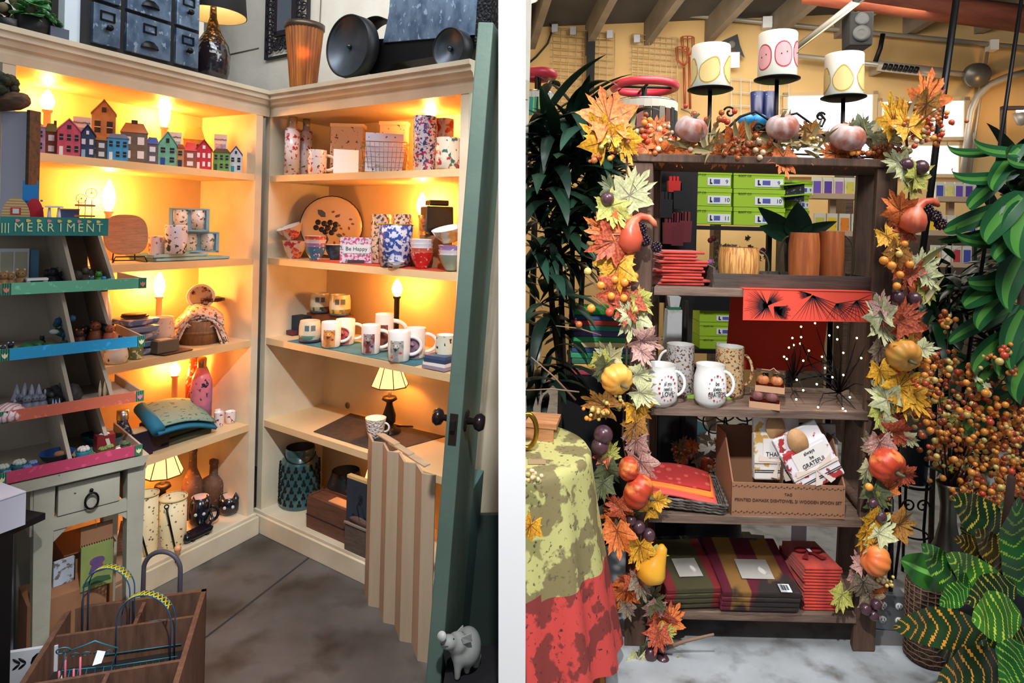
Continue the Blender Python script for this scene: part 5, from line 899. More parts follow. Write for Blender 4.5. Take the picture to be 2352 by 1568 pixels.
ob('frame', G().tube([(-.02, 0, 0), (-.02, 0, .045)], .002, 5).tube([(.02, 0, 0), (.02, 0, .055)], .002, 5).tube([(-.02, 0, .02), (.02, 0, .03)], .0018, 5), br, t)
for i, (px, Y, h0) in enumerate(((118, 1.70, 1540), (132, 1.70, 1508), (151, 1.66, 1535), (166, 1.68, 1508))): q = P(px, 1568, Y); zt_ = P(px, h0, Y).z; tag(ob('pink_rod', G().tube([(0, 0, 0), (.0, 0, zt_-.202)], .0026, 6), pw_, None, (q.x+.02, q.y, .202)), 'pink wire rod at the front left of the bin, %s of four' % ['first from the left', 'second', 'third', 'rightmost'][i], 'wire rod', 'pink wire rods')
for i in range(3):
    a = CFr.pt(.23, -.05-.02*i, .25+.004*i); tag(ob('blue_rod', G().tube([(0, 0, 0), (.13, .03, 0)], .0018, 5), mat('cyan_rod', (70, 160, 200), .4, .4), None, a), 'light blue metal rod lying across the back right compartment, %s one' % ['rear', 'middle', 'front'][i], 'rod', 'blue rods')
tag(ob('price_tag', G().prism([(0, 0), (.02, .004), (.024, .03), (.004, .034)], 0, .001), paper, None, CFr.pt(.15, -.29, .29), (-.5, .2, .5)), 'white price tag on the teal wire bench', 'tag')
tag(ob('paper_scrap', G().prism([(0, 0), (.035, .004), (.01, .07)], 0, .001), mat('cream_card', (214, 196, 166), .7), None, CFr.pt(.06, -.31, .21), (-.5, .1, .3)), 'cream card corner at the left of the bin', 'card')
tag(ob('black_disc_base', G().lathe([(0, 0), (.10, 0), (.10, .012), (0, .016)], 30), black, None, CFr.pt(.44, -.40, 0)), 'round black floor base beside the bin', 'base')
# ---------------- moss planter on white pillar ----------------
q = P(40, 300, 2.0); tag(ob("white_board", G().box(-.12, .06, 0, .24, .04, P(40, 250, 2.0).z), mat('lilac_white', (206, 208, 226), .7), None, (q.x, q.y, 0), (0, 0, -.15)), 'tall white board behind the display at the far left', 'board')
tag(ob('bark_edge', G().box(.007, .05, 0, .012, .04, P(40, 248, 2.0).z), dkwood, None, (q.x, q.y, 0), (0, 0, -.15)), 'dark bark edging strip along the white board', 'strip')
q = P(20, 250, 2.0); t = thing('moss_planter', 'bark trough filled with dark moss on top of the white board', 'planter', (q.x-.02, q.y+.02, P(40, 249, 2.0).z), -.1)
ob('bark_trough', G().tube([(-.14, 0, .02), (-.05, 0, .022), (.03, 0, .026), (.062, 0, .03)], [.03, .032, .03, .022], 9), mat('bark', (70, 50, 40), .9, col2=(104, 78, 60), scale=14, st=(1, 4, 4), bump=.9), t)
g = G()
for i in range(70): g.sph(RND.uniform(-.14, .02), RND.uniform(-.03, .03), .045+RND.uniform(0, .06)*(1-.2*RND.random()), RND.uniform(.010, .02), 0, 6)
ob('moss', g, mat('dark_moss', (40, 42, 30), .95, col2=(62, 62, 44), scale=60, bump=.8), t, kind='stuff')
# ---------------- green door, folding shutter, pig ----------------
nb = P(977, 1568, 1.85); nt_ = P(1100, 55, 1.85); lean = math.atan2(nt_.x-nb.x, nt_.z-nb.z); x00 = nb.x-(nb.z)*math.tan(lean)
t = thing('green_door', 'tall sage green door standing open, leaning slightly, with dark knobs and a glass light', 'door', (x00, 1.85, 0), 0, rot=(0, lean, -.170))
dg = mat('sage_green_paint', (94, 114, 104), .5, col2=(82, 104, 95), scale=4, bump=.08, bsc=50); dg2 = mat('dark_teal_paint', (66, 98, 94), .5, col2=(54, 82, 80), scale=3); hz_ = nt_.z/cos(lean)
tk = .046
ob('stile', G().box(tk/2, .13, 0, tk, .26, hz_), dg, t, bev=.004)
ob('bottom_rail', G().box(tk/2, .345, 0, tk*.9, .17, .62), dg2, t); ob('top_rail', G().box(tk/2, .345, hz_-.12, tk*.9, .17, .12), dg, t)
ob('glass', G().box(tk/2, .345, .62, .004, .17, hz_-.74), mat('clear_glass', (255, 255, 255), .02, trans=1, ior=1.05), t)
kz = P(1040, 972, 1.85).z; kb = mat('dark_knob', (50, 40, 40), .25, .6)
for s_, x_, nm in ((-1, 0, 'knob'), (1, tk, 'knob')):
    o = ob(nm, G().lathe([(0, 0), (.012, 0), (.009, .022), (.022, .03), (.027, .043), (.02, .055), (0, .058)], 20), kb, t, (x_, .06, kz), (0, s_*pi/2, 0)); ob('rosette', G().lathe([(.033, 0), (.03, .005), (0, .006)], 24), kb, o)
ob('latch_plate', G().box(tk/2, -.001, kz-.055, .024, .004, .09), mat('latch_brown', (60, 50, 44), .4, .6), t); ob('latch_bolt', G().box(tk/2, -.008, kz-.01, .014, .014, .026), black, t)
tag(ob('dark_green_board', G().box(0, 0, 0, .26, .025, .46), mat('very_dark_green', (40, 54, 50), .6, col2=(30, 40, 38), scale=2), None, (-.045, 2.24, 0), (-.06, 0, .10)), 'low very dark green board behind the green door', 'board')
# folding shutter
A0 = onz(858, 1352, 0); A1 = onz(1010, 1512, 0); dv = (A1-A0).normalized(); nv = Vector((dv.y, -dv.x, 0))
if nv.y > 0: nv = -nv
A0 = A0+nv*.035; A1 = A1+nv*.02; L_ = (A1-A0).length; t = thing('folding_shutter', 'unpainted cream folding board screen standing zigzag before the right bookcase', 'folding screen', A0, 0)
sc = mat('shutter_cream', (186, 164, 138), .55, col2=(174, 152, 126), kind='wave', scale=1, st=(6, 6, .4)); pts = []
for i in range(4): pts += [A0+dv*(L_*i/4)-A0-nv*.0, A0+dv*(L_*(i+.72)/4)-A0+nv*.028]
pts.append(dv*L_)
hs_ = .64
for i in range(len(pts)-1):
    p, q = pts[i], pts[i+1]; d = (q-p).normalized(); n_ = Vector((d.y, -d.x, 0))*.004; g = G()
    g.add([p-n_, q-n_, q+n_, p+n_]+[v+Vector((0, 0, hs_)) for v in (p-n_, q-n_, q+n_, p+n_)], [(3, 2, 1, 0), (4, 5, 6, 7), (0, 1, 5, 4), (1, 2, 6, 5), (2, 3, 7, 6), (3, 0, 4, 7)]); ob('shutter_leaf', g, sc, t)
g = G()
for k in range(3): a = dv*(L_*(.1+.22*k)); g.prism([((a+dv*x_+nv*y_).x, (a+dv*x_+nv*y_).y) for x_, y_ in ((0, .0), (.16, .0), (.15, -.03), (.02, -.03))], hs_+.001+.005*(2-k), hs_+.006+.005*(2-k), 'z')
ob('top_board', g, sc, t)
tag(ob('metal_clip', G().box(0, 0, 0, .04, .012, .006), steel, None, onz(962, 1494, 0), (0, 0, -.7)), 'small metal clip on the floor at the shutter foot', 'clip')
# pig
px_ = P(1052, 1560, 1.80); t = thing('pig_statue', 'small pale grey pig statue with a raised snout by the door', 'statue', (px_.x-.0, 1.80, px_.z), .0)
pg = mat('pig_grey', (150, 154, 150), .45, col2=(130, 134, 132), scale=10)
g = G(); k = 1.80/F
def ell(x, y, z, rx, ry, rz_): g.sph(0, 0, 0, 1, 0, 16); 
def el(px, py, dy, rx, ry, rz_):
    q = P(px, py, 1.80+dy); g.mark(); g.sph(0, 0, 0, 1, 0, 18); g.xf(Matrix.Translation((q.x-px_.x, dy, q.z-px_.z)) @ Matrix.Diagonal((rx*k, ry*k, rz_*k, 1)))
el(1074, 1484, .05, 33, 48, 40); el(1050, 1476, .01, 26, 26, 24); el(1030, 1474, -.015, 20, 18, 17); el(1017, 1462, -.025, 8, 8, 10); el(1060, 1500, .02, 26, 26, 26); el(1020, 1480, -.02, 11, 10, 10)
for px, dy, pyb in ((1050, -.0, 1562), (1072, .03, 1548), (1092, .06, 1540)):
    a = P(px+3, 1500, 1.8+dy); b = P(px, pyb, 1.8+dy); g.tube([a-px_, b-px_+Vector((0, 0, 0))], [.017, .009], 10)
    g.v[-20:] = [v-Vector((0, 0, 0)) for v in g.v[-20:]]
o = ob('body', g, pg, t); m_ = o.modifiers.new('r', 'REMESH'); m_.mode = 'VOXEL'; m_.voxel_size = .0035; m_.use_smooth_shade = True; s2 = o.modifiers.new('sm', 'SMOOTH'); s2.iterations = 22; s2.factor = .8
def rel(px, py, dy): return P(px, py, 1.8+dy)-px_
ob('snout', G().lathe([(0, 0), (.0125, 0), (.013, .006), (0, .007)], 18), mat('snout_pale', (178, 182, 180), .4), t, rel(1016, 1460, -.034), (pi/2-.5, -.5, 0))
ob('eye', G().sph(*rel(1042, 1467, -.022), .0022, 0, 8), black, t)
g = G(); e0 = rel(1060, 1462, -.01); g.add([e0, e0+Vector((.028, .0, .012)), e0+Vector((.03, .004, -.012)), e0+Vector((.006, .0, -.018))], [(0, 1, 2, 3)]); ob('ear', g, pg, t, solid=.004)
g = G(); e0 = rel(1046, 1452, .02); g.add([e0, e0+Vector((.02, .01, .016)), e0+Vector((.022, .01, 0))], [(0, 1, 2)]); ob('ear', g, pg, t, solid=.004)
ob('mouth', G().tube([rel(1012, 1478, -.033), rel(1020, 1484, -.037), rel(1030, 1484, -.034)], .0016, 5), mat('mouth_dark', (70, 72, 72), .6), t)
tag(ob('black_stand', G().box(0, .06, 0, .15, .2, px_.z-.002, m=0), mat('near_black', (18, 18, 22), .7), None, (px_.x+.035, 1.79, 0)), 'black box stand under the pig statue', 'stand')
# ================= right hand room =================
rwood = mat('weathered_wood', (104, 78, 62), .75, col2=(72, 52, 42), kind='wave', scale=2.5, st=(5, 5, .6), bump=.35)
rwood2 = mat('weathered_board', (132, 108, 92), .75, col2=(92, 72, 62), kind='wave', scale=2.5, st=(.6, 6, 6), bump=.35)
SK = .32; Y0 = 2.262
t = thing('wooden_rack', 'rustic dark wood display rack with four shelves wrapped in autumn garland', 'rack', (0, 0, 0))
def sbox(x0, x1, y0, y1, z0, z1, x0t=None, x1t=None):
    g = G(); a, b = (x0t if x0t is not None else x0), (x1t if x1t is not None else x1)
    s0, s1 = SK*(y0-Y0), SK*(y1-Y0)
    return g.add([(x0+s0, y0, z0), (x1+s0, y0, z0), (x1+s1, y1, z0), (x0+s1, y1, z0), (a+s0, y0, z1), (b+s0, y0, z1), (b+s1, y1, z1), (a+s1, y1, z1)], [(3, 2, 1, 0), (4, 5, 6, 7), (0, 1, 5, 4), (1, 2, 6, 5), (2, 3, 7, 6), (3, 0, 4, 7)])
for a, b, c_, d in ((.438, .513, .429, .500), (1.257, 1.338, 1.305, 1.380)):
    for y in (Y0, Y0+.31): ob('post', sbox(a, b, y, y+.045, 0, 1.735, c_, d), rwood, t, bev=.004)
for z in (.20, .55, .93, 1.36): 
    for x in (.475, 1.30): ob('side_rail', sbox(x-.03, x+.03, Y0+.046, Y0+.309, z-.14, z-.08), rwood, t)
SZ = [.135, .478, .861, 1.29]
for z in SZ:
    x0 = .515; x1 = 1.262+.045*z/1.3
    for k in range(3): ob('shelf_board', sbox(x0, x1, Y0-.008+.115*k, Y0+.102+.115*k, z-.03, z-.001*k), rwood2, t, bev=.002)
ob('top_rail', sbox(.425, 1.385, Y0-.01, Y0+.36, 1.735, 1.765), rwood, t, bev=.004)
for z in (1.12, .33): ob('wooden_peg', G().tube([(1.30, Y0+.05, z+.18), (1.345, Y0+.30, z+.18)], .018, 10), rwood, t)
def RS_(px, dy, z):  # point on rack shelf z at depth dy behind the front edge
    Y = Y0+dy; b = (z-H)/Y; X = ((px-CX)/F*1.0+ (b)*ST)/CT*Y; return Vector((X, Y, z))
def rthing(nm, px0, px1, pyt, dy, z, lab, cat, grp=None, rot=0):
    c_ = (px0+px1)/2; q = RS_(c_, dy, z); ph = math.atan2(-q.x, q.y); kx = q.y*cos(ph)/F; hh = H+uv(c_, pyt)[1]*q.y-z
    return thing(nm, lab, cat, q, ph+rot, grp), (px1-px0)*kx, hh
# folded napkins on the tray shelf
red = mat('rust_red_cloth', (196, 60, 44), .85, col2=(166, 44, 34), scale=20, sheen=.3)
q = RS_(1560, .12, SZ[3])
for i in range(11):
    z = .002+i*.0115; w_ = .165+.02*sin(i*2.1)-(.03 if i > 7 else 0); hgt = .0105
    g = G(); g.box(0, 0, 0, w_, .15, .0045).box(0, .002, .0052, w_*.985, .146, .0045).tube([(-w_/2, -.073, .005), (w_/2, -.073, .005)], .0049, 8)
    tag(ob('folded_napkin', g, red, None, (q.x+.012*sin(i*1.3), q.y+.004*cos(i*2), SZ[3]+z), (0, 0, .06*sin(i*1.9)), bev=.0015), 'folded rust red napkin in the stack beside the wooden tray, layer %s' % ['one at the bottom', 'two', 'three', 'four', 'five', 'six', 'seven', 'eight', 'nine', 'ten', 'eleven on top'][i], 'napkin', 'rust red napkins by the tray')
# wooden tray
a0, a1 = RS_(1648, .02, SZ[3]), RS_(2005, .02, SZ[3]); w_ = a1.x-a0.x; gw = mat('grey_tray_wood', (92, 82, 74), .8, col2=(72, 62, 56), kind='wave', scale=2, st=(1, 8, 8), bump=.3)
t = thing('wooden_tray', 'long grey weathered trough tray holding three wooden mugs', 'tray', a0, 0); hT = .052
for nm, pl_ in (('front_side', (0, 0, -.012, hT)), ('back_side', (.16, .0, .172, hT))):
    y0, _, y1, h_ = pl_; g = G(); g.add([(0, y0, 0), (w_, y0, 0), (w_+.012, y1, h_), (-.012, y1, h_), (0, y0+.01, 0), (w_, y0+.01, 0), (w_+.012, y1+.01, h_), (-.012, y1+.01, h_)], [(0, 1, 2, 3), (7, 6, 5, 4), (0, 4, 5, 1), (1, 5, 6, 2), (2, 6, 7, 3), (3, 7, 4, 0)]); ob(nm, g, gw, t)
ob('end_side', G().prism([(0, 0), (.16, 0), (.172, hT+.035), (-.005, hT+.02)], -.008, 0, 'x'), gw, t); ob('end_side', G().prism([(0, 0), (.16, 0), (.172, hT), (-.005, hT)], w_, w_+.008, 'x'), gw, t); ob('tray_floor', G().box(w_/2, .085, 0, w_, .16, .006), gw, t)
bam = mat('bamboo', (196, 112, 60), .45, col2=(160, 84, 44), kind='noise', scale=22, st=(3, 3, .25), lo=.35, hi=.65, col3=(120, 60, 36), s3=40, lo3=.66, hi3=.7)
bam2 = mat('striped_bamboo', (214, 160, 92), .5, col2=(160, 100, 50), kind='noise', scale=60, st=(3, 3, .15), lo=.4, hi=.6)
hand = mat('dark_bamboo_handle', (60, 54, 34), .4)
zt_ = SZ[3]+.007
for px0, px1, pyt, dy, m, hs, lab, pr in ((1653, 1750, 568, .095, bam2, 1, 'wide striped bamboo mug, left one in the tray', (.78, 1.0, .92)), (1814, 1888, 534, .075, bam, -1, 'tall bamboo mug with leaf engraving, middle of the tray', (.88, 1.0, .9)), (1884, 1944, 531, .10, bam, 1, 'tall plain bamboo mug, rightmost in the tray', (.85, 1.0, .97))):
    t, w, hh = rthing('bamboo_mug', px0, px1, pyt, dy, zt_, lab, 'mug', 'bamboo mugs in the tray'); r = w/2
    ob('body', G().lathe([(0, 0), (r*pr[0], 0), (r*.96, hh*.2), (r*pr[1], hh*.55), (r*.98, hh*.8), (r*pr[2], hh)], 30).lathe([(r*pr[2], hh-.0005), (r*.82, hh*.95), (r*.8, .01), (0, .01)], 24, 1), [m, mat('bamboo_inside', (120, 60, 34), .6)], t)
    ob('handle', G().tube([(hs*(r*.95+.034*sin(a)), 0, hh*.5+hh*.42*cos(a)) for a in [pi*k/12 for k in range(13)]], .0035, 8), hand, t)
# broad leaved plant behind the mugs
def strapleaf(L, wd, bend, m=0, fold=.15, nu=6, nv=14, vein=None, tipp=.6, wave=0):
    """leaf along +Z from the origin, drooping towards -Y by bend"""
    g = G()
    def fn(u, v):
        s_ = (u-.5)*2; w_ = wd*.5*(sin(pi*min(1, v**tipp*1.0))**.8 if 0 < v < 1 else .02)
        ang = bend*v; 
        return (s_*w_, -L*(1-cos(ang))/max(bend, .01)+abs(s_)*w_*-fold+wave*sin(v*14+s_)*w_, L*sin(ang)/max(bend, .01) if bend > .01 else L*v)
    g.grid(fn, nu, nv, m, mf=vein); return g
dkg = mat('deep_green_leaf', (30, 74, 48), .35, col2=(22, 58, 38), scale=8)
t = thing('orchid_plant', 'dark broad leaved plant with four leaves behind the bamboo mugs', 'plant', P(1830, 545, 2.50), 0)
for (x, y, w_, b) in ((1742, 478, 42, .5), (1845, 474, 66, .2), (1740, 522, 40, .7), (1925, 512, 34, .6)):
    v = P(x, y, 2.44)-P(1830, 548, 2.5); L = v.length; o = ob('leaf', strapleaf(L, w_*2.45/F, b, fold=.25), dkg, t, (0, 0, 0)); o.rotation_euler = (0, math.atan2(v.x, v.z), 0)
ob('pot', G().lathe([(0, -.15), (.04, -.15), (.05, 0), (.04, 0), (0, -.01)], 18), black, t)
# red runner hanging from the shelf
rp = mat('orange_red_runner', (222, 74, 54), .85); a0, a1 = RS_(1713, -.012, SZ[3]), RS_(2008, -.012, SZ[3]); w_ = a1.x-a0.x
t = thing('hanging_runner', 'orange red cloth runner printed with dark leaves hanging over the shelf edge', 'runner', (a0.x, a0.y-.004, 0), 0); z1 = SZ[3]; z0 = H+uv(1860, 738)[1]*a0.y
zb_ = H+uv(1830, 860)[1]*(Y0+.26)
ob('front_flap', G().prism([(0, z0), (w_, z0+.004), (w_, z1+.001), (0, z1+.001)], -.003, 0), rp, t); ob('top_run', G().box(w_/2, .14, z1+.0005, w_, .29, .002), rp, t)
ob('back_flap', G().prism([(.06, zb_), (w_*.86+.06, zb_), (w_*.9+.08, z1-.01), (.08, z1-.01)], .345, .349), mat('dark_red_runner', (170, 44, 26), .85), t)
inkm = mat('leaf_ink', (40, 26, 32), .8); g = G()
def twig_print(x, z_, n, L, a0_, a1_, wd=.0016):
    for i in range(n):
        a = a0_+(a1_-a0_)*i/(n-1); l = L*RND.uniform(.75, 1.05); pts = [(x, z_), (x+l*cos(a), z_+l*sin(a))]
        pts[1] = (min(max(pts[1][0], .003), w_-.003), min(max(pts[1][1], z0+.006), z1-.002)); d_ = Vector((pts[1][0]-x, pts[1][1]-z_)); 
        if d_.length < .004: continue
        nn = Vector((-d_.y, d_.x)).normalized()*wd; g.prism([(x-nn.x, z_-nn.y), (pts[1][0], pts[1][1]), (x+nn.x, z_+nn.y)], -.0042, -.0034)
hh = z1-z0
twig_print(.085, z0+hh*.5, 34, .085, 1.9, 5.0); twig_print(.085, z0+hh*.5, 14, .07, .4, 1.3); twig_print(.11, z0+hh*.45, 26, .06, -1.5, .1, .0018); twig_print(.12, z0+hh*.3, 20, .05, -1.2, .6, .0018)
twig_print(.245, z0+hh*.85, 16, .15, -2.1, -.3, .0013); twig_print(.33, z0+hh*.6, 14, .10, -2.0, .2, .0013); twig_print(.40, z0+hh*.7, 14, .10, -2.4, .3, .0013); twig_print(.24, z0+hh*.88, 12, .05, 2.6, 3.6, .002)
ob('leaf_print', g, inkm, t)
# twig lights
t = thing('twig_lights', 'cluster of black twigs tipped with warm fairy lights on the mug shelf', 'fairy lights', RS_(1925, .16, SZ[2]), 0); org = t.location.copy()
tl = mat('fairy_bulb', (255, 206, 140), .4, emit=22); hub = RS_(1945, .14, SZ[2]+.03)-org; hub2 = RS_(1840, .2, SZ[2]+.06)-org
lights = '1840 750 .1,1872 742 .2,1820 776 .08,1840 774 .1,1823 792 .1,1838 789 .12,1812 798 .12,1858 805 .05,1801 819 .1,1807 824 .08,1845 828 .06,1888 819 .1,1924 751 .08,1923 779 .06,1968 776 .1,1999 773 .12,1978 822 .04,1912 866 .02,1937 861 .04,1876 882 .0,1830 872 .05,1845 896 -.01,1829 917 -.02,1879 935 -.03,1952 912 -.02,1936 938 -.03,1942 944 -.035,1977 951 -.03,2004 888 .0,1937 810 .14,1905 770 .16,1895 845 .12'
for i, s_ in enumerate(lights.split(',')):
    x, y, d = map(float, s_.split()); q = P(x, y, Y0+.03+d); 
    if q.z < SZ[2]+.006 and d > -.02: q = onz(x, y, SZ[2]+.008)
    q = q-org; st_ = hub if x > 1865 else hub2; mid = (q+st_)/2+Vector((RND.uniform(-.02, .02), RND.uniform(-.02, .02), RND.uniform(0, .03)))
    tw_ = ob('twig', G().tube([st_, mid, q], [.003, .002, .0013], 5), black, t); ob('bulb', G().sph(q.x, q.y, q.z, .0036, 0, 8), tl, tw_)
for k in range(9): ob('twig', G().tube([hub, hub+Vector((RND.uniform(-.1, .1), RND.uniform(-.05, .1), RND.uniform(0, .12))), hub2+Vector((RND.uniform(-.05, .12), RND.uniform(-.05, .1), RND.uniform(-.02, .14)))], .0022, 5), black, t)
# mugs
for px0, px1, pyt, pyb, dy, bel, m, hs, lab, txt in ((1494, 1576, 836, 921, .03, .10, 'cream', 1, 'round white mug with red flowers and the word LOVE, front left', ('all you', 'need is', 'LOVE')), (1611, 1688, 836, 919, .03, .12, 'cream', 1, 'round white mug with red flowers and the word GRATEFUL, front middle', ('be', 'always', 'GRATEFUL')), (1546, 1612, 790, 860, .16, .02, 'grey', -1, 'pale grey mug with brown leaf print behind the LOVE mug', None), (1659, 1727, 795, 866, .16, .02, 'tan', 1, 'cream mug with orange and blue leaf print behind the GRATEFUL mug', None)):
    t, w, hh = rthing('autumn_mug', px0, px1, pyt, dy, SZ[2], lab, 'mug', 'autumn mugs on the rack'); r = w/2/(1+bel)
    mm = white if m == 'cream' else spots('leafprint_'+m, (186, 180, 176) if m == 'grey' else (214, 186, 140), (110, 70, 50), 34, lo=.55, hi=.59, c3=(176, 80, 40) if m == 'tan' else (60, 60, 70))
    pr = [(0, 0), (r*.75, 0), (r*(1.0+bel*.5), hh*.15), (r*(1+bel), hh*.4), (r*(1+bel*.7), hh*.7), (r*.94, hh*.88), (r*.98, hh)] if bel > .05 else [(0, 0), (r*.85, 0), (r, hh*.1), (r, hh*.95), (r*1.02, hh)]
    ob('body', G().lathe(pr, 32).lathe([(r*.98, hh), (r*.92, hh-.001), (r*.9, hh*.5), (r*.7, .012), (0, .012)], 28, 1), [mm, mat('mug_inside', (200, 196, 190), .35)], t)
    ob('handle', G().tube([(hs*(r*.9+.034*sin(a)), 0, hh*.55+hh*.3*cos(a)) for a in [pi*k/12 for k in range(13)]], .0055, 8), white if m != 'tan' else mm, t)
    if txt:
        rr = r*(1+bel)*1.01; pa = ob('flower_print', G().sph(0, 0, 0, .0001), red, t)
        for j, s_ in enumerate(txt): text('lettering', s_, hh*(.13 if j < 2 else .16), mat('ink_black', (30, 28, 30), .6), t, (rr*sin(.45), -rr*cos(.45)-.001, hh*(.62-.13*j)), (pi/2, 0, .45), sx=.8 if len(s_) < 6 else .6)
        g = G()
        for k in range(16):
            a = 2*pi*k/16; az = .45+.5*cos(a); zz = hh*(.5+.3*sin(a)); g.sph(rr*sin(az), -rr*cos(az), zz, RND.uniform(.0018, .0042), 0, 6)
        pa.data = ob('tmp', g, mat('flower_red', (190, 40, 50), .5)).data; bpy.data.objects.remove(bpy.data.objects['tmp'])
tag(ob('green_ruler', G().box(0, 0, 0, .17, .012, .012), mat('lime_plastic', (150, 190, 70), .4), None, RS_(1648, .12, SZ[2]), (0, 0, 0)), 'lime green strip lying behind the white mugs', 'strip')
# pumpkin builder
def pumpkin(r, hr, m, stem=True, tilt=(0, 0, 0), par=None, loc=(0, 0, 0), nm='pumpkin', lobes=10):
    pr = [(r*sin(a)**.8*(1 if a < 1.7 else 1), -r*hr*cos(a)*(1-.16*math.exp(-(sin(a)*3)**2))) for a in [pi*i/14 for i in range(1, 14)]]
    pr = [(0, -r*hr*.8)]+pr+[(0, r*hr*.78)]
    o = ob(nm, G().lathe(pr, 50, lobes=lobes, ld=.11), m, par, loc, tilt)
    if stem: ob('stem', G().tube([(0, 0, r*hr*.7), (r*.05, 0, r*hr*1.0), (r*.22, 0, r*hr*1.25)], [r*.16, r*.1, r*.08], 8), mat('pumpkin_stem', (96, 96, 70), .8), o)
    return o
pOr = mat('orange_candle', (226, 140, 90), .5); clear = mat('clear_plastic', (255, 255, 255), .08, trans=1, ior=1.12)
for px0, px1, pyt, pyb, dy, zz, lab, pm in ((1740, 1811, 886, 930, .00, SZ[2], 'lower clear box with two mauve pumpkin candles', mat('mauve_candle', (150, 96, 96), .5)), (1752, 1820, 838, 893, .01, SZ[2]+.056, 'upper clear box with two orange pumpkin candles and a twine bow', pOr)):
    t, w, hh = rthing('candle_box', px0, px1, pyt, dy, zz, lab, 'candle box', 'pumpkin candle boxes')
    hh = .055 if zz == SZ[2] else .072
    ob('card_base', G().box(0, .035, 0, w, .07, .022), mat('kraft_base', (190, 146, 112), .8), t); ob('clear_cover', G().box(0, .035, .0225, w*.97, .068, hh-.024), clear, t)
    for s_ in (-1, 1): pumpkin(w*.2, .85, pm, True, (0, 0, 0), t, (s_*w*.23, .03, .022+w*.17), 'pumpkin_candle', 8)
    if zz > SZ[2]: ob('twine_bow', G().tube([(-.03, .03, hh+.003), (0, .03, hh+.003), (.012, .03, hh+.012), (.02, .03, hh+.003), (.035, .03, hh-.004)], .0015, 5), mat('twine', (196, 150, 120), .9), t)
# ---------------- shelf with basket and kraft box ----------------
q = RS_(1595, .05, SZ[1]); t = thing('wicker_basket', 'shallow grey wicker basket tilted on the rack, lined with cloths', 'basket', (q.x, q.y+.06, SZ[1]+.022), 0, rot=(.10, .05, -.12)); wk = mat('grey_wicker', (120, 112, 104), .8, col2=(70, 62, 56), scale=50)
g = G()
for j in range(4):
    for ph in (0, pi):
        pts = []
        for k in range(64):
            s_ = k/64*4; w2, d2 = .152, .10; 
            x, y = [(-w2+2*w2*(s_ % 1), -d2), (w2, -d2+2*d2*(s_ % 1)), (w2-2*w2*(s_ % 1), d2), (-w2, d2-2*d2*(s_ % 1))][int(s_)]
            o_ = 1+.02*sin(k*1.6+ph)+.02*j; pts.append((x*o_, y*o_, .004+.011*j+.002*cos(k*1.6+ph)))
        g.tube(pts, .0036, 5, closed=True)
ob('woven_side', g, wk, t); ob('woven_floor', G().box(0, 0, 0, .29, .19, .004), wk, t)
dam = mat('red_damask', (176, 46, 44), .85, col2=(206, 84, 76), kind='voronoi', scale=28, lo=.30, hi=.26); pk = mat('coral_cloth', (226, 86, 76), .85); orr = mat('orange_edge_cloth', (236, 130, 50), .85)
def drape(w_, d_, amp, ph): return lambda u, v: ((u-.5)*w_, (v-.5)*d_, amp*sin(5*u+3*v+ph)+.01*(1-4*(u-.5)**2))
for i, (w_, d_, z_, m, ang, lab) in enumerate(((.27, .18, .030, pk, 0, 'coral pink cloth at the bottom of the wicker basket'), (.26, .15, .040, orr, -.04, 'cloth with an orange edge, in the middle of the wicker basket'), (.25, .13, .050, dam, -.06, 'red damask patterned cloth on top in the wicker basket'))):
    tag(ob('folded_cloth', G().grid(drape(w_, d_, .004, i), 16, 10), m, None, (q.x+.002*i, q.y+.06+.018*i, SZ[1]+z_+.03), (.16, .05, -.16+ang), solid=.010), lab, 'cloth', 'cloths in the wicker basket')
kr = mat('kraft_box', (156, 112, 82), .8, col2=(146, 102, 74), scale=3); a0, a1 = RS_(1712, .0, SZ[1]), RS_(1968, .0, SZ[1]); w_ = a1.x-a0.x
t = thing('kraft_display_box', 'kraft cardboard display box printed with leaf borders holding dishtowels', 'box', a0, -.03); hf = H+uv(1712, 1108)[1]*Y0-SZ[1]; hb = H+uv(1730, 958)[1]*(Y0+.2)-SZ[1]-.03
ob('front_panel', G().box(w_/2, .004, 0, w_, .006, hf), kr, t)
ob('side_panel', G().prism([(0, 0), (.2, 0), (.2, hb), (.10, hb), (.0, hf)], 0, .005, 'x'), kr, t); ob('side_panel', G().prism([(0, 0), (.2, 0), (.2, hb), (.10, hb), (.0, hf)], w_-.005, w_, 'x'), kr, t)
ob('back_panel', G().box(w_/2, .2, 0, w_, .005, hb), kr, t); ob('box_floor', G().box(w_/2, .1, 0, w_, .19, .004), kr, t); ob('divider', G().box(w_*.47, .11, .004, .005, .17, hb-.03), mat('kraft_dark', (96, 68, 50), .8), t)
ink2 = mat('brown_ink', (70, 44, 32), .8); fp = t.children[0]
text('lettering', 'TAG', .014, ink2, fp, (w_*.5, -.0002, hf*.68)); text('lettering', "PRINTED DAMASK DISHTOWEL 2/ WOODEN SPOON SET", .0155, ink2, fp, (w_*.5, -.0002, hf*.48), sx=.95)
g = G()
for zz in (hf*.9, hf*.12):
    for i in range(40):
        x = w_*(i+.5)/40; s_ = 1 if i % 2 else -1; g.prism([(x-.004, zz-.001), (x, zz+s_*.004), (x+.004, zz+s_*.002)], -.0006, .0004)
ob('leaf_border_print', g, ink2, fp)
spoonm = mat('pale_wood', (196, 152, 104), .6, col2=(180, 134, 88), kind='wave', scale=3, st=(5, 5, 1))
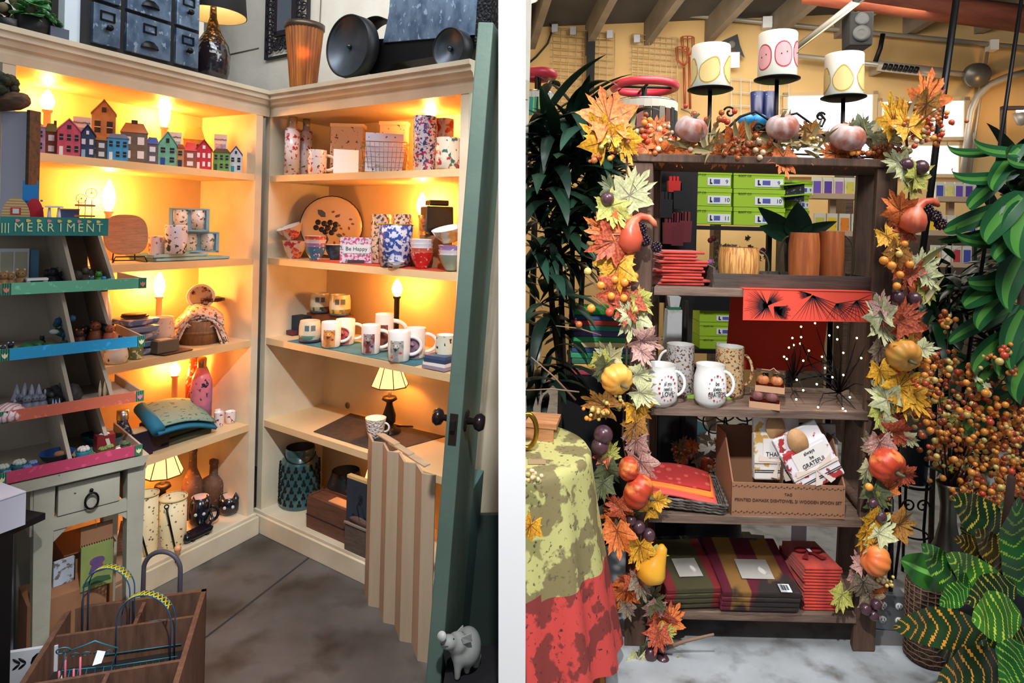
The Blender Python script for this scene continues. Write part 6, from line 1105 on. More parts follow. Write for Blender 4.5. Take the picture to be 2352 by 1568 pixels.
def towelset(px, pyt, pyb, wpx, dy, ang, base, dotc, lab, words, tagon, z=SZ[1]+.006, rib=True):
    q = P(px, pyb, Y0+dy); q.z = max(q.z, z+.0); k = q.y/F; w = wpx*k; hh = (pyb-pyt)*k
    t = thing('towel_bundle', lab, 'dishtowel bundle', q, 0, 'dishtowel and spoon bundles', rot=(-.06, -ang, 0))
    m = mat('towel_'+words[-1], base, .85, col2=dotc, scale=24, lo=.56, hi=.6, col3=(90, 60, 50), s3=60, lo3=.7, hi3=.74) if 0 else mat('towel_'+words[-1], base, .85, col2=dotc, scale=22, lo=.57, hi=.6)
    ob('folded_towel', G().box(0, 0, 0, w, .03, hh*.74), m, t, bev=.006); ob('upper_fold', G().box(0, .008, hh*.5, w*.98, .016, hh*.5), m, t, bev=.004)
    ob('printed_patch', G().box(w*.04, -.0165, hh*.36, w*.72, .002, hh*.30), mat('towel_plain', (226, 218, 212), .85), t)
    for j, s_ in enumerate(words): text('lettering', s_, hh*(.085 if j < len(words)-1 else .1), mat('ink_black', (30, 28, 30), .6), t, (w*.04, -.0185, hh*(.6-.095*j)), sx=.9)
    sp = ob('wooden_spoon', G().lathe([(0, -.004), (w*.2, -.003), (w*.2, .003), (0, .004)], 24, sy=1.35), spoonm, t, (-w*.08 if not rib else -w*.05, -.014, hh*.83), (pi/2, 0, 0))
    if rib:
        rb = mat('cream_ribbon', (226, 206, 190), .5, sheen=.3); zr = hh*.30
        ob('ribbon', G().box(0, -.0185, zr-.006, w*1.01, .003, .012).prism([(0, zr), (-w*.4, zr+.025), (-w*.42, zr+.002)], -.022, -.020).prism([(0, zr), (w*.42, zr+.03), (w*.36, zr+.004)], -.022, -.020).prism([(0, zr), (-w*.16, zr-hh*.24), (-w*.04, zr-hh*.26)], -.023, -.021).prism([(0, zr), (w*.14, zr-hh*.3), (w*.26, zr-hh*.28)], -.023, -.021), rb, t)
    ob('stripe', G().box(0, -.0156, hh*.12, w*.99, .0015, .003).box(0, -.0156, hh*.15, w*.99, .0015, .003), mat('stripe_dark', (60, 46, 50), .8), t)
    if tagon: ob('kraft_tag', G().box(w*.34, -.02, .012, w*.28, .002, hh*.22), kr, t)
towelset(1783, 958, 1100, 108, .05, 0, (222, 214, 206), (200, 156, 80), 'dishtowel bundle with mustard leaves reading be very THANKFUL, left in the kraft box', ('be', 'very', 'THANKFUL'), True)
towelset(1880, 975, 1098, 84, .12, 0, (206, 196, 196), (120, 90, 100), 'greyish dishtowel bundle mostly hidden behind the tilted one', ('always', 'be', 'KIND'), False, rib=False)
towelset(1888, 975, 1110, 112, .01, .50, (228, 220, 222), (170, 50, 50), 'tilted dishtowel bundle with red leaves reading always be GRATEFUL', ('always', 'be', 'GRATEFUL'), False)
# ---------------- bottom shelf: wrapped throws and napkins ----------------
film = mat('clear_film', (255, 255, 255), .06, trans=1, ior=1.08)
def pack(px0, px1, pyt, dy, dep, m, lab, ang, hgt, tilt):
    q = RS_((px0+px1)/2, dy+dep/2, SZ[0]); w = (px1-px0)*q.y/F*.94
    t = thing('wrapped_throw', lab, 'wrapped throw', (q.x, q.y, SZ[0]+.004+dep*.5*math.sin(tilt)), 0, None, rot=(tilt, 0, ang))
    for i in range(4): ob('fold', G().box(0, 0, i*hgt/4, w, dep, hgt/4-.002), m, t, bev=.005)
    ob('paper_label', G().box(w*.02, -.03, hgt+.003, w*.42, .09, .001), mat('label_cream', (206, 198, 188), .6), t); ob('film', G().grid(lambda u, v: ((u-.5)*w*1.03, (v-.5)*dep*1.06, hgt+.006+.003*sin(19*u+7*v)*sin(13*v)), 24, 24), film, t)
    ob('film_front', G().grid(lambda u, v: ((u-.5)*w*1.03, -dep*.53-.004+.002*sin(21*u+5*v), (hgt+.004)*v), 24, 8), film, t)
    return t, w
pl1 = mat('green_red_throw', (84, 78, 50), .85, col2=(140, 40, 44), kind='bands', scale=1.1, lo=.45, hi=.5)
pack(1535, 1672, 1215, .0, .25, pl1, 'plastic wrapped throw half olive half dark red, left on the bottom shelf', .10, .085, .22)
pl2 = mat('plaid_throw', (110, 30, 50), .85, col2=(160, 116, 56), kind='bands', scale=2.2, lo=.5, hi=.6, col3=(60, 50, 46), s3=4, lo3=.52, hi3=.56)
t, w = pack(1664, 1846, 1215, -.01, .26, pl2, 'plastic wrapped maroon and mustard plaid throw with a barcode sticker, middle of the bottom shelf', 0, .085, .28)
ob('barcode_sticker', G().box(w*.30, -.115, .09, .04, .035, .001), paper, t, rot=(.0, 0, 0)); g = G(); x_ = 0
for i in range(10): g.box(w*.30-.014+.003*i, -.113, .0912, .001+.0008*(i % 3), .022, .0006)
ob('barcode_lines', g, black, t)
q = RS_(1900, .11, SZ[0])
for i in range(14):
    w2 = .135; tag(ob('folded_napkin', G().box(0, 0, 0, w2+.006*sin(i*2.3), .19, .0105).tube([(-w2/2, -.094, .005), (w2/2, -.094, .005)], .0052, 8), red, None, (q.x+.003*sin(i*1.7), q.y, SZ[0]+.001+i*.0112), (0, 0, .02*sin(i*1.1)), bev=.002), 'red napkin in the bottom shelf stack, layer %s' % ['one at the bottom', 'two', 'three', 'four', 'five', 'six', 'seven', 'eight', 'nine', 'ten', 'eleven', 'twelve', 'thirteen', 'fourteen on top'][i], 'napkin', 'red napkins on the bottom shelf')
t = thing('napkin_bow', 'dark red fabric bow with a small white tag on the napkin stack', 'bow', (q.x-.01, q.y+.0, SZ[0]+.165), 0)
for s_ in (-1, 1): ob('loop', G().sph(s_*.028, 0, .006, .024, 0, 12, sy=.6, sz=.35), mat('dark_red_cloth', (140, 30, 30), .85), t); ob('tail', G().prism([(0, 0), (s_*.045, -.05), (s_*.025, -.058)], .0, .004, 'z'), mat('dark_red_cloth', (140, 30, 30), .85), t)
ob('tag', G().box(-.005, -.02, .014, .012, .022, .001), paper, t)
tag(ob('upright_napkin', G().box(0, 0, 0, .13, .02, .12), mat('dark_red_cloth', (140, 30, 30), .85), None, (q.x+.0, q.y+.12, SZ[0]+.001), bev=.004), 'dark red cloth standing behind the napkin stack', 'cloth')
tag(ob('white_card', G().box(0, 0, 0, .06, .002, .09), paper, None, (q.x+.02, q.y+.14, SZ[0]+.13)), 'white card above the napkin stack under the shelf', 'card')
# ---------------- candle holder on top of the rack ----------------
cst = mat('black_iron', (30, 26, 26), .5, .5)
cb = P(1765, 352, Y0+.13); t = thing('candelabra', 'black wrought iron candle stand with three round plates and scrolled arms', 'candle stand', (cb.x, Y0+.14, 1.767), 0); Yc = Y0+.14
wax = mat('pale_wax', (250, 240, 222), .5, emit=0); wax.node_tree.nodes['Principled BSDF'].inputs['Subsurface Weight'].default_value = .4
def rel3(px, py, Y=Yc): return P(px, py, Y)-t.location
tops = []
for i, (x0, x1, yt, yb, yst, lab, kind) in enumerate(((1588, 1674, 108, 206, 330, 'cream pillar candle with yellow pear prints, on the left plate', 0), (1742, 1827, 79, 182, 330, 'cream pillar candle with red apple prints, on the tallest middle plate', 1), (1896, 1978, 127, 224, 320, 'cream pillar candle with yellow pear prints, on the right plate', 0))):
    cx_ = (x0+x1)/2; r = (x1-x0)/2*Yc/F; pz = rel3(cx_, yb); top = rel3(cx_, yt)
    ob('stem', G().tube([(pz.x, 0, .0), (pz.x, 0, pz.z-.003)], .0075, 10), cst, t); ob('plate', G().lathe([(0, 0), (r*.9, -.003), (r*1.18, .004), (r*1.18, .007), (0, .004)], 36, c=(pz.x, 0, pz.z-.006)), cst, t)
    c2 = thing('pillar_candle', lab, 'candle', t.location+Vector((pz.x, 0, pz.z+.002)), math.atan2(-(t.location.x+pz.x), Yc), 'fruit printed pillar candles'); hh = top.z-pz.z
    ob('wax', G().lathe([(0, 0), (r*.98, 0), (r, .003), (r, hh-.004), (r*.97, hh), (r*.8, hh-.004), (0, hh-.008)], 40), wax, c2); ob('wick', G().tube([(0, 0, hh-.008), (.001, 0, hh+.004)], .0012, 5), black, c2)
    cm = mat('apple_red', (196, 60, 76), .5) if kind else mat('pear_gold', (206, 160, 60), .5); fm = mat('apple_flesh', (240, 170, 170), .5) if kind else mat('pear_flesh', (246, 214, 140), .5)
    sh_ = [(-.75, .42, 0), (.32, .45, .0), (1.35, .5, 0)] if kind else [(-1.25, .35, .3), (-.05, .34, .5 if i == 0 else 0.05), (1.25, .38, 0)]
    for az, zc, tl_ in sh_:
        def shape(sc, off):
            pts = []
            for k in range(28):
                a = 2*pi*k/28; 
                if kind: rr = 1+.18*cos(2*a)*-1; x, y = rr*cos(a)*.95, rr*sin(a)
                else: x = cos(a)*(.95-.38*max(0, sin(a))); y = sin(a)*1.25+.1
                x, y = x*cos(tl_)-y*sin(tl_)*-1, -x*sin(tl_)+y*cos(tl_); pts.append((x*sc, y*sc))
            g = G(); rr = r*1.004+off; vs = [(rr*sin(az+x/ r), -rr*cos(az+x/r), hh*zc+y) for x, y in pts]; vc = [(rr*sin(az+x*.5/r), -rr*cos(az+x*.5/r), hh*zc+y*.5) for x, y in pts]
            n = len(vs); g.add(vs+vc+[(rr*sin(az), -rr*cos(az), hh*zc)], [(k_, (k_+1) % n, n+(k_+1) % n, n+k_) for k_ in range(n)]+[(n+k_, n+(k_+1) % n, 2*n) for k_ in range(n)], 0, True); return g
        s0 = r*.56; o = ob('fruit_outline', shape(s0*1.07, .0), cm, c2); ob('fruit_flesh', shape(s0*.95, .0006), fm, o)
        if kind:
            for dx in (-.05, .07): ob('seed', G().sph((r+.001)*sin(az+dx*2.4), -(r+.001)*cos(az+dx*2.4), hh*zc+dx*.06+.004, .0022, 0, 6, sz=1.5), black, o)
def sc3(cx, cy, rr, s_, tw=1.2, fl=1): return [rel3(cx+s_*rr*(1-t_*.82)*cos(tw*2*pi*t_+.4), cy-fl*rr*(1-t_*.82)*sin(tw*2*pi*t_+.4), Yc) for t_ in [i/22 for i in range(23)]]
g = G(); g.tube([rel3(x, y) for x, y in ((1631, 330), (1665, 300), (1700, 268), (1735, 256), (1765, 275), (1781, 300))], .0048, 8).tube([rel3(x, y) for x, y in ((1781, 300), (1795, 268), (1830, 260), (1865, 285), (1888, 290), (1895, 275), (1886, 262), (1876, 268))], .0048, 8).tube([rel3(x, y) for x, y in ((1835, 320), (1845, 296), (1870, 290), (1895, 312), (1932, 322))], .0045, 8)
for a in ((1741, 294, 12, 1), (1861, 318, 13, -1), (1676, 258, 14, -1), (1885, 268, 11, 1)): g.tube(sc3(*a), .004, 7)
ob('scrolled_arm', g, cst, t); ob('base_bar', G().box(0, 0, 0, .32, .03, .008), cst, t)
# ---------------- autumn garlands ----------------
LC = {'Y': ((226, 176, 44), (196, 122, 30)), 'O': ((228, 134, 60), (204, 90, 44)), 'R': ((150, 54, 44), (206, 104, 58)), 'G': ((176, 186, 124), (218, 206, 172)), 'K': ((152, 152, 66), (190, 184, 96)), 'P': ((206, 168, 150), (170, 116, 116)), 'D': ((76, 88, 56), (104, 104, 70)), 'T': ((156, 138, 116), (118, 100, 80)), 'B': ((176, 124, 54), (140, 90, 40))}
LM = {k: [mat('autumn_leaf_'+k, a, .6, col2=b, scale=14, lo=.4, hi=.62), mat('leaf_rib_'+k, tuple(int(v*.62) for v in b), .7)] for k, (a, b) in LC.items()}
def maple_mesh(seed, oak=False):
    R = random.Random(seed); pr = []
    lob = [(-2.5, .70), (-1.95, .62), (-1.30, .88), (-.85, .66), (-.5, .90), (-.26, .72), (0, 1.0)]
    full = [(a, r) for a, r in lob]+[(-a, r) for a, r in reversed(lob[:-1])]
    pts = []
    for i, (a, r) in enumerate(full):
        if r > .5:
            for da, f in ((-.14, .80), (-.07, .86), (0, 1), (.07, .86), (.14, .80)): pts.append((a+da, r*f*R.uniform(.94, 1.05)))
        else: pts.append((a, r*R.uniform(.9, 1.1)))
    pts = [(pi, .12)]+pts+[]
    cv = R.uniform(-.5, .5); fo = R.uniform(.12, .4); v = [(0, 0, 0)]; f = []
    def P3(x, z): return (x, -fo*abs(x)*.6+cv*z*z*.5+.05*sin(7*x+5*z), z)
    n = len(pts)
    for s_ in (.5, 1.0):
        for a, r in pts: v.append(P3(r*s_*sin(a)*.9, r*s_*cos(a)))
    v[0] = P3(0, 0)
    for i in range(n): j = (i+1) % n; f += [(0, 1+i, 1+j), (1+i, 1+n+i, 1+n+j, 1+j)]
    g = G(); g.add(v, f, 0, True)
    for a, r in ((0, .9), (-.42, .78), (.42, .78), (-1.35, .7), (1.35, .7), (-2.55, .42), (2.55, .42)):
        q = [Vector(P3(r*t_*sin(a)*.9, r*t_*cos(a)))+Vector((0, -.012, 0)) for t_ in (0, .5, 1)]; d = Vector((cos(a), 0, -sin(a)))*.014
        g.add([q[0]-d, q[0]+d, q[1]+d*.7, q[2], q[1]-d*.7], [(0, 1, 2, 4), (4, 2, 3)], 1)
    g.add([Vector((-.012, -.01, 0)), Vector((.012, -.01, 0)), Vector((.012, 0, -.45)), Vector((-.012, 0, -.45))], [(0, 1, 2, 3)], 1)
    return g
MESH = {}
def leafob(k, i, par, loc, rot, sc, nm='leaf'):
    key = (k, i % 5)
    if key not in MESH:
        o = ob(nm, maple_mesh(hash(key[1])+17*key[1]), LM[k], None); MESH[key] = o.data; bpy.data.objects.remove(o)
    o = bpy.data.objects.new(nm, MESH[key]); COL.objects.link(o); o.parent = par; o.location = loc; o.rotation_euler = rot; o.scale = (sc, sc, sc); return o
BC = {'o': (236, 150, 60), 'r': (206, 76, 50), 'y': (216, 190, 110), 'g': (170, 166, 96), 'b': (176, 96, 50), 'w': (226, 196, 160), 'd': (150, 66, 36)}
def ballmesh(key, col, n=10):
    if key not in MESH: o = ob('t', G().sph(0, 0, 0, 1, 0, n), mat('berry_'+key, col, .3, coat=.3)); MESH[key] = o.data; bpy.data.objects.remove(o)
    return MESH[key]
def ball(k, par, loc, r, nm='berry'):
    o = bpy.data.objects.new(nm, ballmesh(k, BC[k])); COL.objects.link(o); o.parent = par; o.location = loc; o.scale = (r, r, r); return o
plumm = mat('plum_skin', (64, 40, 52), .3, coat=.3, col2=(84, 52, 60), scale=20); bbm = mat('blackberry', (40, 24, 36), .3, coat=.3)
pumc = {'y': mat('yellow_pumpkin', (232, 156, 60), .4, col2=(238, 186, 90), scale=18), 'r': mat('red_striped_pumpkin', (190, 66, 40), .4, col2=(226, 130, 70), scale=24, st=(1, 1, 1), lo=.5, hi=.62), 'g': mat('green_yellow_pumpkin', (206, 160, 70), .4, col2=(226, 140, 60), scale=12), 'w': mat('pinkwhite_pumpkin', (216, 190, 184), .4, col2=(176, 104, 84), scale=12, lo=.45, hi=.62), 'o': mat('peach_pumpkin', (230, 146, 70), .4, col2=(226, 110, 60), scale=10)}
ribm = mat('gourd_skin', (196, 84, 58), .35, col2=(228, 150, 110), scale=14, st=(1, 1, .4), lo=.5, hi=.65)
def garland(lab, vine, items, Yb=Y0-.035, nm='autumn_garland', flat=0):
    o0 = P(vine[0][0], vine[0][1], Yb); t = thing(nm, lab, 'garland', o0, 0); k = Yb/F
    ob('vine', G().tube([P(x, y, Yb+.02)-o0 for x, y in vine], .004, 6), mat('vine_brown', (84, 60, 44), .9), t)
    n = 0
    for it in items.replace('\n', ' ').split(','):
        w = it.split()
        if not w: continue
        kd = w[0]; x, y, s_ = map(float, w[1:4]); a = float(w[4]) if len(w) > 4 and kd not in 'cb' else 0; n += 1; r = RND
        if kd in LC:
            L = s_*k*.95; d = -math.radians(a); base = P(x, y, Yb-r.uniform(.0, .035))-o0
            cen = base-Vector((sin(-d)*0, 0, 0)); M = Euler((r.uniform(-.35, .35)-flat, -d*-1 if 0 else 0, 0)).to_matrix()
            e = (Matrix.Rotation(math.radians(a), 3, 'Y') @ Euler((r.uniform(-.4, .3), 0, r.uniform(-.35, .35))).to_matrix()).to_euler()
            tip = Matrix.Rotation(math.radians(a), 3, 'Y') @ Vector((0, 0, 1)); leafob(kd, n, t, base-tip*L*.30, e, L*1.12)
        elif kd == 'p': pumpkin(s_*k, .82, pumc[w[5]], True, (pi/2+.35, 0, math.radians(a)) if w[5] != 'w' else (.35, math.radians(a), 0), t, P(x, y, Yb-.03)-o0)
        elif kd == 'u': ob('plum', G().sph(0, 0, 0, s_*k, 0, 16), plumm, t, P(x, y, Yb-.025)-o0)
        elif kd == 'k':
            g = G(); c_ = P(x, y, Yb-.03)-o0
            for i in range(34): zz = 1-2*(i+.5)/34; rr = math.sqrt(1-zz*zz); a_ = i*2.4; g.sph(c_.x+s_*k*.78*rr*cos(a_), c_.y+s_*k*.78*rr*sin(a_), c_.z+s_*k*.85*zz, s_*k*.24, 0, 6)
            ob('blackberry', g, bbm, t)
        elif kd == 'b': ball(w[4], t, P(x, y, Yb-.03-.02*r.random())-o0, s_*k)
        elif kd == 'c':
            num = int(w[4]); sx_, sy_ = float(w[6]), float(w[7])
            for i in range(num): ball(r.choice(w[5]), t, P(x+r.gauss(0, sx_*.5), y+r.gauss(0, sy_*.5), Yb-.03+r.uniform(-.02, .03))-o0, s_*k*r.uniform(.8, 1.15))
        elif kd == 'h':
            L = s_*k; e = (Matrix.Rotation(math.radians(a), 3, 'Y') @ Euler((r.uniform(-.5, .5), 0, r.uniform(-.8, .8))).to_matrix()).to_euler()
            o = ob('husk_leaf', strapleaf(L, L*.16, .8, fold=.3, nu=2, nv=8), mat('husk_%d' % (n % 3), [(176, 156, 104), (140, 140, 84), (206, 186, 140)][n % 3], .7), t, P(x, y, Yb-.02)-o0, e)
        elif kd == 's': q = P(float(w[4]), float(w[5]), Yb-.05)-o0; p_ = P(x, y, Yb)-o0; ob('twig', G().tube([p_, (p_+q)/2+Vector((0, 0, .008)), q], [s_*k, s_*k*.8, s_*k*.5], 6), mat('twig_tan', (140, 110, 90), .8), t)
        elif kd == 'q':
            pts = [P(float(w[i]), float(w[i+1]), Yb-.03)-o0 for i in range(4, len(w), 2)]; m_ = len(pts); rad = [s_*k*f for f in ((.3, .95, 1.0, .8, .42, .34, .30, .26, .10) if m_ == 9 else (.4, .95, 1.0, .7, .42, .38, .12))]; ob('gourd', G().tube(pts, rad, 18), ribm if m_ == 9 else mat('yellow_gourd', (236, 176, 50), .4, col2=(226, 150, 40), scale=10), t)
    return t
garland('autumn garland of leaves, pumpkins and gourds tied down the left rack post', [(1440, 250), (1440, 420), (1425, 600), (1440, 800), (1430, 1000), (1460, 1200), (1470, 1350), (1515, 1500)],
'''O 1395 250 92 -8,Y 1378 305 76 -28,Y 1408 300 50 10,Y 1440 335 56 160,G 1458 432 72 35,D 1400 425 40 -40,K 1412 488 62 150,O 1385 525 66 -60,R 1392 560 74 -110,O 1420 575 60 150,Y 1412 628 70 -160,R 1420 668 62 100,R 1440 705 60 190,K 1477 695 44 140,G 1452 742 62 190,G 1440 715 40 -40,P 1488 788 56 110,P 1478 815 40 150,G 1395 810 50 -30,D 1385 850 42 200,K 1380 835 40 170,B 1375 925 60 -70,G 1475 862 44 100,G 1482 908 46 120,Y 1468 950 54 150,B 1455 985 46 200,P 1458 1022 46 200,P 1475 1075 58 160,K 1405 1035 34 30,R 1385 1045 40 -100,D 1398 1090 50 170,D 1380 1120 46 200,R 1415 1160 44 -60,O 1412 1190 54 -90,O 1420 1235 60 170,D 1440 1190 50 160,Y 1468 1268 54 185,K 1510 1275 34 90,O 1440 1330 52 -40,O 1432 1365 52 200,R 1455 1330 36 30,T 1470 1345 46 170,T 1442 1400 30 160,D 1500 1368 50 30,P 1502 1405 44 200,R 1520 1430 50 170,O 1545 1415 46 30,R 1510 1465 44 190,K 1535 1450 30 60,G 1462 1530 48 190,D 1478 1500 36 20,G 1550 1535 46 165,R 1555 1560 34 150,Y 1500 1165 40 60,Y 1518 1150 34 90,
p 1417 870 36 20 y,p 1466 1128 38 60 r,p 1443 1076 26 100 r,u 1395 456 16,u 1386 998 22,u 1378 1025 20,u 1467 1210 15,u 1490 1228 15,u 1450 1195 12,u 1494 1500 16,u 1522 1520 17,u 1520 1485 12,k 1474 525 14,k 1482 552 14,k 1508 567 13,
q 0 0 27 1438 580 1444 568 1450 545 1450 525 1458 505 1472 497 1490 500 1502 512 1508 522,q 0 0 32 1492 1338 1492 1325 1498 1308 1508 1290 1518 1270 1520 1258 1521 1250,
b 1350 623 9 y,b 1380 655 10 o,b 1435 648 10 o,b 1412 642 9 o,b 1404 680 9 o,b 1433 684 9 o,b 1358 708 10 o,b 1400 717 10 r,b 1458 710 9 y,b 1458 634 9 o,b 1452 1158 9 y,c 1408 318 6 26 ybgo 26 44,c 1380 945 5 26 yyo 36 22,c 1432 932 5 14 yg 26 26,s 1322 918 2.5 1220 820,s 1330 900 2 1207 896,s 1380 770 2 1277 748,s 1500 1500 5 1640 1456,s 1425 700 2 1352 640,s 1420 740 2 1360 680,h 1442 380 60 170,h 1450 300 60 10,h 1432 290 50 -5,b 1330 745 8 b,b 1365 368 8 b,c 1378 360 5 6 bd 24 8''')
garland('autumn garland of leaves, pumpkins and plums tied down the right rack post', [(2080, 300), (2090, 420), (2080, 600), (2050, 800), (2050, 950), (2040, 1100), (2010, 1250), (2000, 1400)],
'''O 2128 212 74 8,B 2125 255 60 190,Y 2048 262 70 -15,Y 2085 275 60 -5,Y 2108 290 50 30,B 2070 245 40 -20,G 2058 368 44 -60,G 2078 400 40 160,K 2115 400 52 60,K 2098 430 40 160,O 2060 470 54 -30,O 2068 500 54 190,R 2078 525 44 -60,Y 2042 552 44 150,B 2058 590 50 190,R 2085 610 52 20,R 2095 640 54 180,G 2122 605 60 30,G 2135 640 40 140,K 2128 670 44 170,O 2105 655 34 0,G 2018 712 54 -20,P 2025 695 40 10,G 2030 755 66 160,R 2078 725 62 40,R 2088 760 56 170,O 2105 775 36 140,K 2078 795 48 10,G 2128 800 34 90,T 2020 812 46 190,Y 2022 862 44 170,Y 2080 880 66 60,Y 2098 920 60 150,Y 2070 925 50 190,G 2028 905 54 -40,K 2045 920 44 30,K 2020 955 50 180,G 2035 975 36 150,R 2055 965 50 20,R 2062 995 54 100,O 2068 1005 36 150,G 2090 1010 30 120,P 2020 1030 50 180,T 2000 1015 40 -30,R 2085 1095 40 130,G 1992 1085 40 190,D 2010 1140 50 170,K 2028 1150 36 120,Y 2002 1205 52 -150,Y 1985 1235 44 200,B 2078 1205 56 90,G 2025 1212 52 30,G 2005 1250 44 -120,P 1975 1290 34 -20,P 1962 1330 40 190,T 1985 1350 50 170,K 1928 1375 42 -150,T 2000 1380 46 160,O 2028 1345 34 90,R 2020 1365 36 150,D 2015 1160 40 60,O 2045 1115 34 30,
p 2075 815 37 0 g,p 2037 1067 39 20 r,p 2010 1285 34 90 o,u 2082 378 15,u 2115 384 17,u 2062 682 14,u 2100 686 16,u 1988 1398 13,u 2006 1412 12,u 2012 1388 12,u 2022 1185 14,u 2005 1155 12,k 2130 482 14,k 2148 496 14,k 2160 514 14,
q 0 0 28 2092 535 2094 525 2098 505 2103 488 2108 474 2122 464 2140 462 2152 468 2157 474,
b 2030 598 10 o,b 2048 610 10 o,b 2067 631 9 o,b 2090 607 9 o,b 2065 583 8 y,b 2060 657 9 o,b 2078 560 8 o,b 2118 1000 8 d,b 1996 1118 9 o,c 2135 290 6 34 brwo 40 46,c 2150 275 5 12 brw 44 12,c 2105 320 6 24 brwg 40 40,c 2022 1325 5 10 yw 16 16,c 2045 1335 4 8 y 16 10,c 2120 830 7 8 o 30 50,c 2105 870 7 10 oyr 30 30,h 2085 300 90 -8,h 2095 300 80 4,h 2100 620 90 40,h 2120 700 80 30''')
top = ['%s %d %d %d %d' % (c_, x, y, s_, a) for c_, x, y, s_, a in (('O', 1500, 352, 44, 200), ('O', 1536, 352, 48, 110), ('O', 1556, 365, 30, 150), ('O', 1475, 335, 36, -60), ('O', 1512, 290, 40, 30), ('O', 1585, 300, 34, -30), ('O', 1650, 360, 46, -120), ('O', 1665, 330, 50, -80), ('O', 1700, 312, 60, 30), ('O', 1725, 325, 44, 80), ('O', 1702, 365, 34, 180), ('O', 1768, 350, 36, 200), ('O', 1800, 375, 52, 175), ('O', 1905, 352, 48, -90), ('O', 1935, 358, 40, 100), ('O', 1960, 365, 38, 120), ('O', 2065, 355, 40, 40), ('O', 2040, 365, 30, 160), ('B', 1855, 300, 40, -60), ('D', 1990, 290, 46, 60), ('G', 2010, 320, 40, 110), ('B', 1960, 292, 34, 30), ('G', 2045, 320, 44, 90), ('P', 2052, 300, 30, 60), ('O', 1580, 340, 36, 60), ('R', 1620, 350, 36, 120), ('O', 2012, 352, 30, 200), ('O', 1740, 360, 30, 150))]
for i in range(64): top.append('h %d %d %d %d' % (RND.choice([RND.uniform(1560, 1680), RND.uniform(1760, 1930), RND.uniform(1480, 2040)]), RND.uniform(318, 352), RND.uniform(45, 95), RND.choice([RND.uniform(50, 120), RND.uniform(-120, -50), RND.uniform(-40, 40)])))
top += ['p 1588 296 36 10 w', 'p 1797 292 35 -10 w', 'p 1946 315 38 5 w', 'c 1490 305 7 26 bwro 50 44', 'c 1535 315 6 22 bwr 44 34', 'c 1690 335 6 30 bdr 60 30', 'c 1740 335 6 20 bwd 40 30', 'c 1995 350 6 30 bdo 70 14', 'c 1860 330 4 14 wyg 40 22', 'c 2035 345 6 14 bd 40 14', 'c 1660 270 7 10 rb 60 26', 'b 1735 345 7 w', 'b 1745 362 7 w', 'b 1752 350 7 w', 'u 1965 365 13', 'c 1530 290 5 8 w 30 14', 's 1840 365 3 1868 380', 's 1565 250 2 1600 275']
garland('autumn garland of berries, corn husks and pink white pumpkins across the top of the rack', [(1470, 345), (1600, 348), (1750, 352), (1900, 356), (2060, 365)], ','.join(top), Yb=Y0+.035)
# ---------------- round table with leaf cloth ----------------
olc = mat('olive_leaf_cloth', (190, 186, 118), .85, col2=(132, 120, 80), scale=11, lo=.49, hi=.52, st=(1, 1, 1), det=6, col3=(104, 96, 66), s3=70, lo3=.6, hi3=.66); rdc = mat('red_leaf_cloth', (204, 70, 64), .85, col2=(130, 52, 46), scale=11, lo=.50, hi=.53, det=6, col3=(90, 40, 40), s3=70, lo3=.62, hi3=.68)
tc_ = Vector((0, 2.15, 0)); TZ = .75
def clampx(v): return Vector((max(v.x, .05+.03*(1-v.z/TZ)), v.y, v.z))
def cloth(nm, lab, m, zlow, amp, rtop, flare, mats, mf, dz=0):
    def fn(u, v):
        a = -pi/2+(u-.5)*pi+pi/2   # -90..90 measured from +X
        ca, sa = cos(a), sin(a); zl = zlow(u)
        if v < .3: r = rtop*v/.3; z = TZ+dz
        else: s_ = (v-.3)/.7; z = TZ+dz-(TZ+dz-zl)*s_; r = rtop+.006+flare*s_**1.2+amp*s_*sin(13*a+1.2)*(.6+.4*sin(5*a))
        return clampx(Vector((tc_.x+r*ca, tc_.y+r*sa, z)))
    o = ob(nm, G().grid(fn, 90, 44, mf=lambda u, v: mf(u, v, zlow(u))), mats); return tag(o, lab, 'tablecloth')
cloth('tablecloth', 'olive tablecloth with maple leaf print and a wide red border on the round table', 0, lambda u: .06+.07*sin(pi*u)**2+.05*sin(9*u), .032, .28, .11, [olc, rdc], lambda u, v, zl: 1 if v > .3 and (TZ-(TZ-zl)*(v-.3)/.7) < .40+.015*sin(8*u) else 0)
o = cloth('under_tablecloth', 'orange leaf printed cloth showing below the olive and red tablecloth', 0, lambda u: .02, .02, .268, .085, [mat('orange_leaf_cloth', (206, 130, 50), .85, col2=(150, 70, 36), scale=20, lo=.48, hi=.52)], lambda u, v, zl: 0, -.004)
t = thing('round_table', 'half round wooden table under the maple leaf tablecloth', 'table', (tc_.x, tc_.y, 0)); ob('tabletop', G().prism([(.085, -.24)]+[(.255*cos(a), .255*sin(a)) for a in [-1.2+2.4*i/20 for i in range(21)]]+[(.085, .24)], .715, .743, 'z'), mat('table_tan', (176, 130, 80), .6), t)
for x, y in ((.12, -.16), (.12, .16), (.22, 0)): ob('leg', G().box(x, y, 0, .035, .035, .715), mat('table_tan', (176, 130, 80), .6), t)
q = Vector((.085, 2.26, TZ+.001)); t = thing('wooden_block_stack', 'pale wooden crate block on the tablecloth at the left edge', 'wooden crate', q, -.2); plank = mat('raw_pine', (206, 150, 104), .6, col2=(176, 116, 76), kind='wave', scale=3, st=(1, 6, 6)); ob('plank', G().box(.045, 0, .045, .11, .13, .016), plank, t); ob('plank', G().box(.04, -.055, 0, .10, .012, .044), plank, t); ob('plank', G().box(.04, .055, 0, .10, .012, .044), plank, t)
